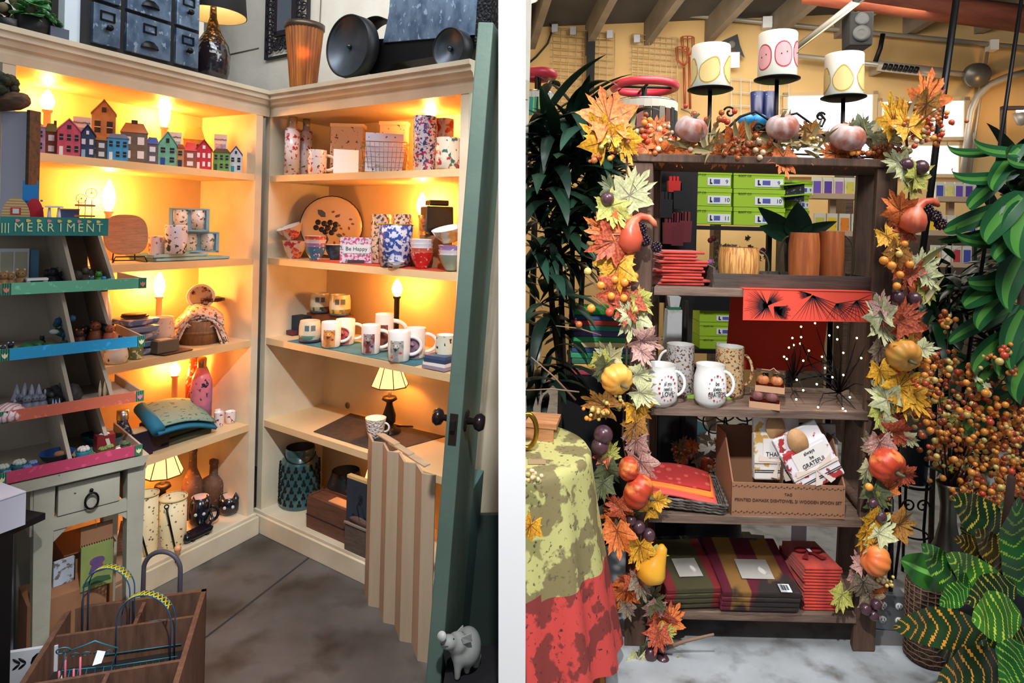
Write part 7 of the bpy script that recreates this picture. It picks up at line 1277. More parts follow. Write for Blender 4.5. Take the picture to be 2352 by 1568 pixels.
kr_ = Y0; rg = P(1210, 983, 2.10); tag(ob('brass_ring', G().tube([(.0+.032*cos(a), 0, .056*sin(a)) for a in [2*pi*i/28 for i in range(28)]], .0085, 12, closed=True), mat('brass', (176, 136, 50), .25, .9), None, (rg.x+.0, 2.09, TZ+.068)), 'upright brass ring at the left edge of the tablecloth', 'ring')
tag(ob('paper_tag', G().prism([(0, 0), (.055, .004), (.058, .036), (.05, .045), (0, .04)], 0, .001, 'z'), mat('tag_tan', (166, 140, 104), .8), None, onz(1213, 1066, TZ+.002)), 'tan paper tag lying on the tablecloth', 'tag')
q = onz(1222, 1105, TZ+.012); t = thing('berry_pick', 'cluster of cream and pink berries on the tablecloth', 'berries', q)
for i in range(30): ball(RND.choice('wwyg'), t, (RND.gauss(0, .016), RND.gauss(0, .016), RND.uniform(-.002, .03)), .0068)
q = P(1219, 1205, 1.80); t = thing('fallen_leaf', 'orange yellow artificial leaf hanging at the left edge of the cloth', 'leaf', q); leafob('Y', 1, t, (.0, 0, .0), (0, .4+pi, 0), .06)
# ---------------- left foliage plant ----------------
dr = [mat('dracaena_leaf_%d' % i, c_, .35, col2=c2, scale=5) for i, (c_, c2) in enumerate((((36, 62, 46), (24, 44, 34)), ((50, 84, 68), (34, 60, 48)), ((28, 48, 38), (18, 34, 28))))]
q0 = onz(1300, 985, 0); q0 = Vector((.33, 3.0, 0)); t = thing('dracaena_plant', 'tall dark green plant with long drooping leaves behind the left of the rack', 'plant', q0)
for i in range(4):
    a_ = P(1240+38*i, 300+70*(i % 3), 3.0)-q0; ob('stem', G().tube([(0.05*cos(i*2), .05*sin(i*2), 0), (a_.x*.6, .03*i, a_.z*.55), a_], [.018, .014, .01], 8), mat('cane_brown', (66, 54, 44), .9, col2=(44, 36, 30), scale=20, bump=.3), t)
ob('pot', G().lathe([(0, 0), (.13, 0), (.16, .2), (.15, .22), (.13, .18), (0, .18)], 24), mat('grey_plastic', (90, 90, 88), .6), t)
lm_ = []
for i in range(5): o = ob('tmpl', strapleaf(.34, .056, [.9, 1.3, 1.7, 1.5, 1.1][i], fold=.35, nu=4, nv=12, tipp=.7), dr[i % 3]); lm_.append(o.data); bpy.data.objects.remove(o)
n = 0
for (cx, cy, cnt, spx) in ((1250, 320, 16, 30), (1320, 290, 16, 40), (1230, 430, 16, 30), (1300, 420, 16, 40), (1370, 380, 14, 24), (1250, 560, 14, 30)):
    for i in range(cnt):
        if n >= 98: break
        c_ = P(cx+RND.gauss(0, spx), cy+RND.gauss(0, 26), 3.0+RND.uniform(-.25, .25))-q0; n += 1
        o = bpy.data.objects.new('leaf', lm_[n % 5]); COL.objects.link(o); o.parent = t; o.location = c_; o.rotation_euler = (RND.uniform(.3, 1.5), 0, RND.uniform(-pi, pi) if i % 3 else RND.uniform(-1.2, 1.2)); s_ = RND.uniform(.9, 1.4); o.scale = (s_,)*3
        if c_.x+q0.x < .3: o.rotation_euler[2] = RND.uniform(-.3, 1.6)
def foliage(par, spots_, cnt, L, wd, mats, Y, dy, xmin=.36):
    tm = [strapleaf(L, wd, b_, fold=.35, nu=2, nv=7, tipp=.7) for b_ in (.9, 1.3, 1.7)]; g = G()
    for i in range(cnt):
        cx, cy, sx, sy = spots_[i % len(spots_)]; c_ = P(cx+RND.gauss(0, sx), cy+RND.gauss(0, sy), Y+RND.uniform(-dy, dy))
        if c_.x < xmin or c_.z < .1: continue
        T_ = tm[i % 3]; g.mark(); g.add(T_.v, T_.f, i % len(mats), True); s_ = RND.uniform(.7, 1.3)
        g.xf(Matrix.Translation(c_-par.location) @ Euler((RND.uniform(.3, 1.6), 0, RND.uniform(-1.6, 1.6))).to_matrix().to_4x4() @ Matrix.Scale(s_, 4))
    ob('dense_leaves', g, mats, par, kind='stuff')
foliage(t, [(1260, 330, 40, 40), (1330, 380, 40, 50), (1250, 500, 40, 60), (1320, 500, 24, 50), (1245, 660, 24, 60), (1240, 800, 22, 60)], 330, .34, .05, dr, 3.05, .25, .13)
# ---------------- right corn plant ----------------
cg = [mat('corn_leaf', (30, 80, 44), .35, col2=(28, 74, 40), scale=6), mat('corn_stripe', (72, 126, 52), .4)]
def dirleaf(par, bpx, bpy_, tpx, tpy, wpx, Yb_, Yt, mats, bend=.6, roll=0, vein=None, nm='leaf', fold=.18, nv=16, nu=6, tipp=.6, wave=0):
    b = P(bpx, bpy_, Yb_); e = P(tpx, tpy, Yt); v = e-b; L = v.length
    g = strapleaf(1, wpx*Yb_/F/L, bend, fold=fold, nu=nu, nv=nv, vein=vein, tipp=tipp, wave=wave)
    tip = Vector((0, -(1-cos(bend))/bend, sin(bend)/bend)); z = tip.normalized(); x = Vector((1, 0, 0)); y = z.cross(x)
    M0 = Matrix((x, y, z)).transposed(); zz = v.normalized(); up = Vector((0, -1, .35)); 
    yy = -(up-zz*up.dot(zz)).normalized(); xx = yy.cross(zz); M1 = Matrix((xx, yy, zz)).transposed()
    M = Matrix.Translation(b) @ ((M1 @ M0.inverted()).to_4x4()) @ Matrix.Scale(L/tip.length, 4)
    for i in range(len(g.v)): g.v[i] = (M @ g.v[i])-par.location
    return ob(nm, g, mats, par)
vs_ = lambda u, v: 1 if abs(u-.5) < .09 and .05 < v < .9 else 0
q = P(2330, 700, 2.5); t = thing('corn_plant', 'corn plant with broad yellow striped green leaves at the right edge', 'plant', (q.x+.03, 2.5, 0))
ob('cane', G().tube([(0, 0, 0), (.02, 0, .6), (0, 0, 1.62)], [.03, .026, .02], 10), mat('cane_brown', (66, 54, 44), .9), t); ob('pot', G().lathe([(0, 0), (.15, 0), (.18, .26), (.16, .26), (.15, .22), (0, .22)], 24), mat('dark_pot', (40, 44, 50), .6), t)
for a in ((2290, 345, 2178, 320, 26), (2330, 400, 2188, 385, 34), (2300, 470, 2168, 530, 44), (2345, 440, 2268, 560, 66), (2350, 350, 2240, 300, 34), (2340, 330, 2285, 440, 44), (2352, 380, 2330, 330, 30), (2350, 560, 2322, 720, 70), (2300, 520, 2156, 548, 22), (2338, 620, 2215, 705, 60), (2300, 560, 2200, 520, 30), (2345, 700, 2330, 860, 56), (2330, 700, 2180, 790, 40), (2345, 640, 2225, 640, 44), (2330, 800, 2250, 900, 60), (2352, 520, 2290, 600, 50), (2300, 400, 2230, 480, 40), (2352, 820, 2345, 930, 60), (2320, 900, 2220, 1000, 60), (2352, 460, 2352, 600, 80), (2320, 760, 2240, 860, 50), (2352, 760, 2300, 870, 60), (2310, 660, 2250, 760, 50)):
    dirleaf(t, a[0]+12, a[1], a[2], a[3], a[4]*.85, 2.45, 2.28, cg, 1.35, vein=vs_)
# palm like fine plant further back
t = thing('fern_plant', 'dark fine leaved plant between the right post and the corn plant', 'plant', P(2150, 760, 3.0)*Vector((1, 1, 0)) if 0 else Vector((P(2150, 760, 3.0).x, 3.0, 0)))
ob('stem', G().tube([(0, 0, 0), (0, 0, 1.05)], .012, 6), mat('cane_brown', (66, 54, 44), .9), t); o = ob('tmpl', strapleaf(.22, .014, 1.0, nu=2, nv=8), dr[2]); me_ = o.data; bpy.data.objects.remove(o)
for i in range(96):
    o = bpy.data.objects.new('leaf', me_); COL.objects.link(o); o.parent = t; o.location = (RND.gauss(0, .07), RND.gauss(0, .05), RND.uniform(.7, 1.35)); o.rotation_euler = (RND.uniform(-.3, 1.6), 0, RND.uniform(-pi, pi))
sh = thing('dark_shrub', 'mass of dark green foliage behind the berry branches and corn plant', 'plant', (P(2260, 800, 3.0).x, 3.0, 0)); ob('trunk', G().tube([(0, 0, 0), (0, 0, 1.0)], .02, 6), mat('cane_brown', (66, 54, 44), .9), sh)
foliage(sh, [(2290, 640, 40, 60), (2230, 760, 50, 50), (2310, 850, 40, 60), (2250, 950, 60, 50), (2320, 1050, 40, 60), (2180, 700, 30, 40), (2330, 450, 20, 50)], 330, .30, .055, [dr[0], dr[2], cg[0]], 3.0, .2)
# ---------------- berry bush in a metal vase ----------------
q = P(2175, 1290, 2.42); t = thing('metal_vase', 'tall dull silver bottle necked vase holding the berry branches', 'vase', (q.x, 2.42, 0)); k = 2.42/F
zz = lambda y: H+uv(2175, y)[1]*2.42
ob('body', G().lathe([(0, 0), (50*k, 0), (52*k, .1), (48*k, zz(1300)), (40*k, zz(1280)), (26*k, zz(1245)), (17*k, zz(1200)), (16*k, zz(1160)), (22*k, zz(1120)), (26*k, zz(1108)), (23*k, zz(1110)), (13*k, zz(1160)), (0, zz(1170))], 36), mat('pewter', (120, 116, 106), .32, .9, col2=(96, 92, 84), scale=6), t)
t = thing('berry_branches', 'large spray of orange red and yellow artificial berries in the silver vase', 'berry spray', (q.x, 2.42, zz(1165))); org = t.location.copy()
ends = [(2175, 740, 14), (2140, 830, 16), (2180, 830, 16), (2240, 860, 26), (2280, 830, 12), (2310, 810, 10), (2320, 850, 12), (2150, 900, 30), (2190, 930, 34), (2230, 960, 34), (2280, 950, 34), (2300, 990, 34), (2330, 1000, 30), (2180, 1000, 30), (2230, 1030, 36), (2280, 1050, 36), (2330, 1060, 34), (2150, 1050, 20), (2200, 1080, 30), (2250, 1110, 34), (2310, 1110, 34), (2160, 990, 24), (2340, 1110, 26), (2290, 1150, 22), (2200, 1150, 20), (2255, 900, 26), (2130, 960, 20), (2345, 960, 18)]
stem_m = mat('dark_stem', (60, 40, 32), .9); cnt = 0; gs = G(); extra = G(); allb = []
for (x, y, s_) in ends:
    e = P(x, y, 2.42+RND.uniform(-.12, .12))-org; gs.tube([(0, 0, 0), (e.x*.4, e.y*.4, e.z*.6+.02), e], [.003, .0025, .0015], 5)
    for i in range(int(s_*1.35)): allb.append((P(x+RND.gauss(0, s_*.75), y+RND.gauss(0, s_*.8), 2.42+RND.gauss(0, .07))-org, RND.uniform(4.2, 7.6)*k, RND.choice('oooobbrdyy')))
ob('stems', gs, stem_m, t)
allb.sort(key=lambda b_: (b_[0].y, -b_[1])); mats_ = [mat('berry_'+c_, BC[c_], .3, coat=.3) for c_ in 'obrdy']
for i, (c_, r, kc) in enumerate(allb):
    if i < 100: ball(kc, t, c_, r*1.1)
    else: extra.sph(c_.x, c_.y, c_.z, r, 'obrdy'.index(kc), 8)
ob('berries', extra, mats_, t, kind='stuff')
for i in range(16): leafob('K' if i % 2 else 'G', i, t, P(RND.uniform(2130, 2300), RND.uniform(870, 1080), 2.36)-org, (RND.uniform(-1, 1), RND.uniform(-3, 3), 0), .022)
fl = mat('orange_floret', (226, 110, 50), .6, col2=(236, 150, 70), scale=30); og = G()
for (x, y) in ((2255, 1135), (2275, 1150), (2300, 1140), (2310, 1160), (2318, 1185), (2240, 1140), (2325, 1130), (2215, 1120), (2230, 1150), (2330, 1075), (2340, 1090), (2305, 1125)):
    for j in range(6):
        c_ = P(x+RND.gauss(0, 7), y+RND.gauss(0, 7), 2.30)-org; og.mark(); og.add([(0, -.002, 0)]+[(.009*cos(2*pi*i/8)*(1 if i % 2 else .45), RND.uniform(-.003, .003), .009*sin(2*pi*i/8)*(1 if i % 2 else .45)) for i in range(8)], [(0, 1+i, 1+(i+1) % 8) for i in range(8)]); og.xf(Matrix.Translation(c_) @ Euler((RND.uniform(-.8, .8), RND.uniform(-3, 3), RND.uniform(-.8, .8))).to_matrix().to_4x4())
ob('florets', og, fl, t, kind='stuff')
# ---------------- croton in a woven basket ----------------
def cro(nm, c1, vc): return [mat('croton_'+nm, c1, .35, col2=tuple(int(v*.75) for v in c1), scale=6, coat=.2), mat('croton_vein_'+nm, vc, .4)]
C1 = cro('green', (40, 110, 44), (150, 190, 60)); C2 = cro('dark', (26, 60, 30), (200, 170, 60)); C3 = cro('bright', (70, 140, 46), (206, 220, 80)); C4 = cro('plain', (60, 130, 50), (110, 170, 80)); C5 = cro('brown', (70, 60, 30), (190, 150, 60)); C6 = cro('orange', (36, 64, 34), (214, 140, 50))
vein = lambda u, v: 1 if abs(u-.5) < .035 or ((v*9+abs(u-.5)*2.2*-1) % 1) < .17 else 0
bp = onz(2127, 1515, 0); t = thing('croton_plant', 'croton with yellow and red veined leaves in the lower right corner', 'plant', (P(2300, 1500, 2.1).x, 2.1, 0))
ob('trunk', G().tube([(0, 0, 0), (0, 0, .5), (-.02, -.05, .72)], .012, 8), stem_m, t); ob('pot', G().lathe([(0, 0), (.11, 0), (.13, .2), (.12, .2), (.11, .17), (0, .17)], 24), mat('dark_pot', (40, 44, 50), .6), t)
for b0, b1, e0, e1, w_, m, Yb_, Yt in ((2190, 1340, 2068, 1285, 66, C4, 2.05, 1.95), (2238, 1368, 2116, 1248, 62, C1, 2.0, 1.9), (2330, 1375, 2172, 1272, 70, C3, 2.05, 1.95), (2335, 1310, 2238, 1215, 62, C5, 2.1, 2.05), (2325, 1235, 2185, 1140, 84, C2, 2.15, 2.1), (2352, 1370, 2340, 1140, 80, C1, 2.05, 2.0), (2225, 1350, 2158, 1390, 44, C1, 1.95, 1.9), (2270, 1450, 2050, 1440, 74, C6, 1.9, 1.8), (2345, 1410, 2232, 1425, 92, C3, 1.85, 1.8), (2290, 1510, 2140, 1478, 80, C2, 1.95, 1.9), (2330, 1530, 2150, 1575, 96, C6, 1.85, 1.75), (2352, 1480, 2305, 1585, 80, C1, 1.8, 1.7), (2335, 1345, 2220, 1385, 70, C2, 2.0, 1.95), (2300, 1280, 2190, 1235, 44, C5, 2.1, 2.05), (2340, 1220, 2300, 1150, 60, C1, 2.2, 2.15), (2320, 1330, 2250, 1300, 60, C2, 2.1, 2.05), (2345, 1300, 2300, 1220, 50, C2, 2.1, 2.1), (2310, 1600, 2200, 1540, 70, C2, 1.95, 1.9), (2352, 1440, 2290, 1480, 60, C2, 1.95, 1.95), (2230, 1240, 2240, 1160, 50, C2, 2.2, 2.2), (2345, 1560, 2352, 1480, 60, C2, 1.9, 1.9), (2345, 1650, 2240, 1640, 80, C1, 1.8, 1.8), (2340, 1480, 2230, 1450, 60, C2, 2.0, 1.98)):
    dirleaf(t, b0, b1, e0, e1, w_*1.1, Yb_, Yt, m, .55, vein=vein if m is not C4 else (lambda u, v: 1 if abs(u-.5) < .04 else 0), nu=14, nv=64, tipp=.8, fold=.12, wave=.12)
q = onz(2128, 1512, 0); k = q.y/F; wv = mat('woven_dark_basket', (84, 62, 48), .8, kind='voronoi', scale=60, col2=(44, 32, 26), lo=.2, hi=.5, bump=.8); zt_ = H+uv(2128, 1335)[1]*q.y
t = thing('woven_planter', 'dark woven cylindrical basket planter beside the outlet box', 'planter', q, 0); r = 46*k
ob('body', G().lathe([(0, 0), (r*.92, 0), (r, .02), (r*.95, zt_), (r*.85, zt_), (r*.8, .05), (0, .05)], 36), wv, t); g = G()
for i in range(20): a = 2*pi*i/20; g.tube([(r*1.0*cos(a), r*1.0*sin(a), .01), (r*.96*cos(a+.05), r*.96*sin(a+.05), zt_)], .0022, 4)
for j in range(16): z_ = .02+zt_*j/16.5; g.tube([(r*1.01*(1-.045*j/16)*cos(a), r*1.01*(1-.045*j/16)*sin(a), z_+.002*sin(a*10+j*pi)) for a in [2*pi*i/40 for i in range(40)]], .0022, 4, closed=True)
ob('weave', g, mat('weave_tan', (112, 84, 62), .8), t)
# ---------------- outlet box, rods, iron pot stand ----------------
ob_q = P(2046, 1405, 2.30); kk = 2.30/F; t = thing('outlet_box', 'grey metal floor box with four electrical outlets fed by a black conduit', 'outlet box', (ob_q.x, 2.30, P(2046, 1448, 2.3).z), -.1); hB = 82*kk; wB = 70*kk; gm = mat('grey_metal_box', (120, 124, 126), .4, .6)
ob('box', G().box(0, .03, 0, wB, .06, hB), gm, t, bev=.004)
for sx_ in (-1, 1):
    for sz_ in (-1, 1):
        o = ob('outlet', G().lathe([(0, 0), (.013, 0), (.013, .003), (0, .0035)], 20), mat('outlet_white', (206, 206, 204), .4), t, (sx_*wB*.25, 0, hB*(.5+sz_*.2)), (pi/2, 0, 0))
        ob('slots', G().box(-.005, .003, .0036, .002, .008, .001).box(.005, .003, .0036, .002, .008, .001).box(0, -.007, .0036, .004, .003, .001), black, o)
top_ = P(2066, 1150, 2.34)-t.location
ob('conduit', G().tube([(.01, .03, hB), (.012, .035, hB+.12), (.02, .06, top_.z)], .0095, 10), black, t)
tag(ob('concrete_block', G().box(0, 0, 0, .12, .08, t.location.z-.001), mat('block_grey', (110, 110, 108), .8), None, (t.location.x, t.location.y+.04, 0)), 'grey block under the outlet box', 'block')
def rod(pts, Y, r, lab):
    v = [P(x, y, Y) for x, y in pts]; d = (v[-1]-v[0]).normalized(); v2 = v[-1]+d*(-(v[-1].z)/d.z); v = v[:-1]+[v[-1], v2]; o = v[0]; return tag(ob('hanger_rod', G().tube([p-v2 for p in v], r, 10), blackm, None, v2), lab, 'rod', None)
rod([(2202, -40), (2150, 335), (2140, 420)], 2.55, .013, 'thick black iron hanger pole rising beside the right garland')
rod([(2352, -40), (2300, 310)], 2.7, .008, 'thin black iron rod at the upper right')
q = P(2098, 1100, 2.75); kk = 2.75/F; t = thing('pot_stand', 'black wrought iron plant stand with scrolls behind the right post', 'plant stand', (q.x, 2.75, 0)); zt_ = P(2098, 1110, 2.75).z; g = G()
for s_ in (-1, 1): g.tube([(s_*.07, 0, 0), (s_*.05, 0, zt_*.5), (s_*.06, 0, zt_)], .006, 6); g.tube([(s_*(.03+.03*(1-t_*.8)*cos(8*t_)), -.02, zt_-.09+.03*(1-t_*.8)*sin(8*t_)) for t_ in [i/20 for i in range(21)]], .004, 5)
g.tube([(0, .06, 0), (0, .05, zt_)], .006, 6); g.tube([(.065*cos(a), .065*sin(a), zt_) for a in [2*pi*i/24 for i in range(24)]], .006, 6, closed=True); g.tube([(.06*cos(a), .06*sin(a), .2) for a in [2*pi*i/24 for i in range(24)]], .004, 6, closed=True)
ob('iron_frame', g, cst, t); q2 = P(2098, 1108, 2.75); t2 = thing('blue_black_pot', 'tall blue black plastic pot in the iron stand', 'pot', (q2.x, 2.75, zt_+.007)); hP = P(2098, 1000, 2.75).z-zt_; ob('body', G().lathe([(0, 0), (.048, 0), (.062, hP), (.066, hP), (.066, hP+.012), (.058, hP+.012), (.05, .02), (0, .02)], 24), mat('blue_black', (30, 38, 52), .4), t2)
# ---------------- back of the right hand shop ----------------
def bw(px, py, off=.0):  # point in front of the back wall
    a, z = BW.fz(px, py, -off); return BW.pt(a, -off, z)
def wallbox(nm, px0, py0, px1, py1, dep, m, lab, cat, grp=None, off=.01):
    a, b = BW.fz(px0, py1, -off), BW.fz(px1, py0, -off); b2 = BW.fz(px1, py1, -off)
    z0 = (a[1]+b2[1])/2; q = BW.pt((a[0]+b[0])/2, -off, z0); g = G().box(0, -dep/2, 0, abs(b[0]-a[0]), dep, b[1]-z0)
    return tag(ob(nm, g, m, None, q, (0, 0, BW.rz)), lab, cat, grp)
ptz = BW.fz(1779, 53)[1]
seal = mat('ceiling_boards', (96, 92, 88), .9, col2=(84, 80, 76), scale=2)
# sloping ceiling rising towards the viewer, rafters as trims
R0 = BW.pt(-.6, 0, 3.44); g = G(); sl = .16
def cp(a, b, dz=0): v = BW.pt(a, -b, 0); v.z = 3.46+sl*b+.0*a+dz; return v
g.add([cp(-.3, -.1), cp(8.8, -.1), cp(8.8, 3.8), cp(-.3, 3.8)], [(0, 1, 2, 3)]); struct('ceiling', g, seal)
raf = mat('rafter_wood', (150, 136, 118), .8, col2=(128, 116, 100), scale=4)
for i in range(16):
    a = .15+.56*i; g = G(); w_ = .035; v = [cp(a-w_, -.02, -.22), cp(a+w_, -.02, -.22), cp(a+w_+1.2, 3.7, -.22), cp(a-w_+1.2, 3.7, -.22)]; v += [p+Vector((0, 0, .22)) for p in v]
    g.add(v, [(0, 1, 2, 3), (4, 7, 6, 5), (0, 4, 5, 1), (1, 5, 6, 2), (2, 6, 7, 3), (3, 7, 4, 0)]); struct('trim_%d' % (i+4), g, raf)
g = G(); p0, p1 = P(1880, -18, 4.6), P(2420, 52, 4.4); d = (p1-p0).normalized(); g.tube([p0-d*.1, p1+d*.4], .10, 4); struct('trim_20', g, mat('red_brown_beam', (150, 78, 52), .7, col2=(120, 58, 40), kind='wave', scale=1, st=(1, 6, 6)))
g = G().tube([bw(1240, 2, .06), bw(2380, 112, .06)], .022, 8); struct('trim_21', g, mat('conduit_grey', (170, 164, 150), .5, .4))
# roller door zone and windows
winm = mat('daylight_pane', (250, 250, 255), .5, emit=1.5); fr_ = mat('door_panel_tan', (206, 178, 136), .8)
wins = [(1806, 218, 2003, 318), (2022, 232, 2212, 315), (1760, 330, 2003, 400), (2022, 335, 2200, 400)]
for i, (a, b, c_, d) in enumerate(wins):
    p, q = BW.fz(a, d, -.02), BW.fz(c_, b, -.02); z0 = BW.fz(c_, d, -.02)[1]; o = ob('window_%d' % (i+1), G().box(0, 0, 0, q[0]-p[0], .02, q[1]-z0), winm, None, BW.pt((p[0]+q[0])/2, -.02, z0), (0, 0, BW.rz)); o['kind'] = 'structure'
    w_ = q[0]-p[0]; h_ = q[1]-z0; ob('window_frame', G().box(0, -.015, -.03, w_+.08, .03, .03).box(0, -.015, h_, w_+.08, .03, .03).box(-w_/2-.02, -.015, -.03, .04, .03, h_+.06).box(w_/2+.02, -.015, -.03, .04, .03, h_+.06), fr_, o)
pm_ = mat('pipe_grey', (186, 178, 164), .45, .5)
t = thing('roller_door_shaft', 'horizontal grey metal door shaft with a wound spring and brackets on the tan wall', 'door shaft', bw(1985, 147, .16), 0); o_ = t.location.copy()
ob('shaft', G().tube([bw(1830, 128, .16)-o_, bw(2265, 176, .16)-o_], .022, 10), pm_, t); ob('thick_tube', G().tube([bw(2015, 151, .16)-o_, bw(2175, 169, .16)-o_], .045, 12), pm_, t)
ob('shaft_end', G().tube([bw(2238, 172, .13)-o_, bw(2248, 173, .19)-o_], .10, 20), mat('pulley_grey', (120, 116, 110), .4, .6), t)
for i in range(7): x = 2028+12*i; ob('lettering', G().tube([bw(x, 152+1.3*i, .21)-o_, bw(x+8, 154+1.3*i, .21)-o_], .030, 6), black, t)
for x, y in ((2010, 150), (2243, 175)): ob('bracket', G().box(*(bw(x, y, .07)-o_)[:2], (bw(x, y, .07)-o_).z-.08, .03, .14, .12), pm_, t)
def tubeth(nm, pts, r, m, lab, cat, off=.12, grp=None):
    v = [bw(x, y, off) for x, y in pts]; return tag(ob(nm, G().tube([p-v[0] for p in v], r, 8), m, None, v[0]), lab, cat, grp)
tubeth('curved_track', [(2360, 165), (2310, 178), (2270, 196), (2245, 222), (2232, 255), (2225, 300), (2212, 400)], .03, pm_, 'pale curved metal door track bending down at the right', 'track')
tubeth('wall_conduit', [(2268, 120), (2256, 190), (2240, 300), (2228, 400)], .014, pm_, 'thin vertical conduit below the right junction box', 'conduit', .05)
tubeth('black_strap', [(2028, 78), (2022, 110), (2010, 143)], .02, black, 'black strap hanging above the door shaft', 'strap', .14)
tubeth('wall_cable', [(1250, -5), (1247, 30), (1270, 65), (1258, 100), (1232, 130), (1206, 152)], .010, black, 'black cord looping down the wall at the upper left', 'cord', .05)
wallbox('junction_box', 1748, 44, 1770, 70, .09, paper, 'white electrical junction box above the tallest candle', 'junction box'); wallbox('junction_box', 2262, 97, 2282, 120, .09, paper, 'white electrical junction box at the upper right', 'junction box')
t = thing('diagonal_brace', 'grey angled metal brace running up to the red beam', 'brace', P(1826, 112, 4.9), 0); ob('angle_bar', G().tube([(0, 0, 0), P(1985, -10, 4.4)-t.location], .028, 4), mat('brace_grey', (130, 124, 116), .6, .2), t); ob('bright_edge', G().tube([Vector((.01, -.03, -.02)), P(1988, -4, 4.38)-t.location], .008, 4), mat('edge_pale', (220, 206, 170), .5), t)
q = P(1978, 104, 4.5); t = thing('wall_speaker', 'black loudspeaker hanging below the red brown beam', 'speaker', q, -.15); k = 4.5/F
ob('cabinet', G().box(0, .08, 0, 50*k, .16, 78*k, tp=1.06), mat('speaker_black', (8, 8, 9), .9), t, bev=.01); ob('tweeter', G().lathe([(.05, 0), (.045, .01), (.02, .004), (0, .008)], 24), black, t, (0, 0, 60*k), (pi/2, 0, 0)); ob('woofer', G().lathe([(.062, 0), (.058, .012), (.03, .002), (0, .006)], 24), black, t, (0, 0, 27*k), (pi/2, 0, 0)); ob('mount', G().tube([(0, .08, 78*k), (0, .09, 98*k)], .02, 8), black, t)
# grid panels and hung goods on the wall
gwm = mat('cream_grid_wire', (206, 184, 150), .5, .3)
for i, (x0, y0, x1, y1, lab) in enumerate(((1270, 64, 1412, 250, 'cream wire grid panel on the wall, left one'), (1452, 78, 1556, 230, 'cream wire grid panel on the wall, right one'), (1680, 180, 1812, 330, 'white wire rack near the blue boots'))):
    g = G(); nx, ny = (8, 12) if i < 2 else (6, 5); c0 = bw(x0, y0, .06)
    for j in range(nx+1): x = x0+(x1-x0)*j/nx; g.tube([bw(x, y0+.09*(x-x0), .06)-c0, bw(x, y1+.05*(x-x0), .06)-c0], .004, 4)
    for j in range(ny+1): y = y0+(y1-y0)*j/ny; g.tube([bw(x0, y, .06)-c0, bw(x1, y+.08*(x1-x0), .06)-c0], .004, 4)
    tag(ob('wire_grid', g, gwm if i < 2 else mat('white_wire', (220, 220, 220), .4), None, c0), lab, 'wire grid')
wallbox('packaged_saw', 1346, 75, 1368, 215, .04, mat('black_sheath', (24, 26, 24), .6), 'long black sheath in a brown backing card hanging on the left grid', 'tool', off=.09)
wallbox('backing_card', 1344, 73, 1368, 128, .01, mat('brown_card', (120, 96, 76), .8), 'brown card behind the black sheath', 'card', off=.08)
for i, (x, y) in enumerate(((1275, 66), (1317, 72), (1401, 80), (1463, 90))): wallbox('grid_clip', x-7, y-9, x+7, y+9, .03, mat('clip_grey', (190, 190, 196), .5), 'pale plastic clip holding the wire grid, %s from the left' % ['first', 'second', 'third', 'fourth'][i], 'clip', 'grid clips', .07)
t = thing('fruit_picker', 'two orange wire fruit picker baskets on poles against the wall', 'fruit picker', bw(1572, 240, .1)); o_ = t.location.copy(); om = mat('orange_rust_wire', (170, 84, 50), .5, .3)
for dx, dy in ((0, 0), (12, -24)):
    ob('pole', G().tube([bw(1573+dx, 250, .1)-o_, bw(1571+dx, 155+dy, .1)-o_], .012, 8), om, t); g = G()
    for j in range(8): a = 2*pi*j/8; g.tube([bw(1571+dx, 152+dy, .1)-o_, bw(1568+dx+14*cos(a), 140+dy+3*sin(a), .1)-o_, bw(1567+dx+15*cos(a), 110+dy+3*sin(a), .1)-o_], .005, 4)
    g.tube([bw(1567+dx+15*cos(a), 110+dy+3*sin(a), .1)-o_ for a in [2*pi*j/14 for j in range(14)]], .005, 4, closed=True); ob('wire_basket', g, om, t)
t = thing('pirate_hat', 'black pointed hat with a round badge on the wall', 'hat', bw(1680, 105, .08)); o_ = t.location.copy()
def poly3(pts, off): return [bw(x, y, off)-o_ for x, y in pts]
a, b = poly3(((1652, 97), (1694, 78), (1700, 104), (1711, 133), (1680, 112)), .06), poly3(((1652, 97), (1694, 78), (1700, 104), (1711, 133), (1680, 112)), .12); ob('hat_body', G().add(a+b, [(4, 3, 2, 1, 0), (5, 6, 7, 8, 9)]+[(i, (i+1) % 5, (i+1) % 5+5, i+5) for i in range(5)]), black, t)
ob('badge', G().sph(*(bw(1681, 102, .13)-o_), .035, 0, 12, sy=.3), mat('badge_grey', (110, 106, 96), .6), t)
wallbox('price_card', 1674, 120, 1699, 156, .01, paper, 'white price card with numbers below the pirate hat', 'card', off=.14)
q = bw(1655, 280, .3); 
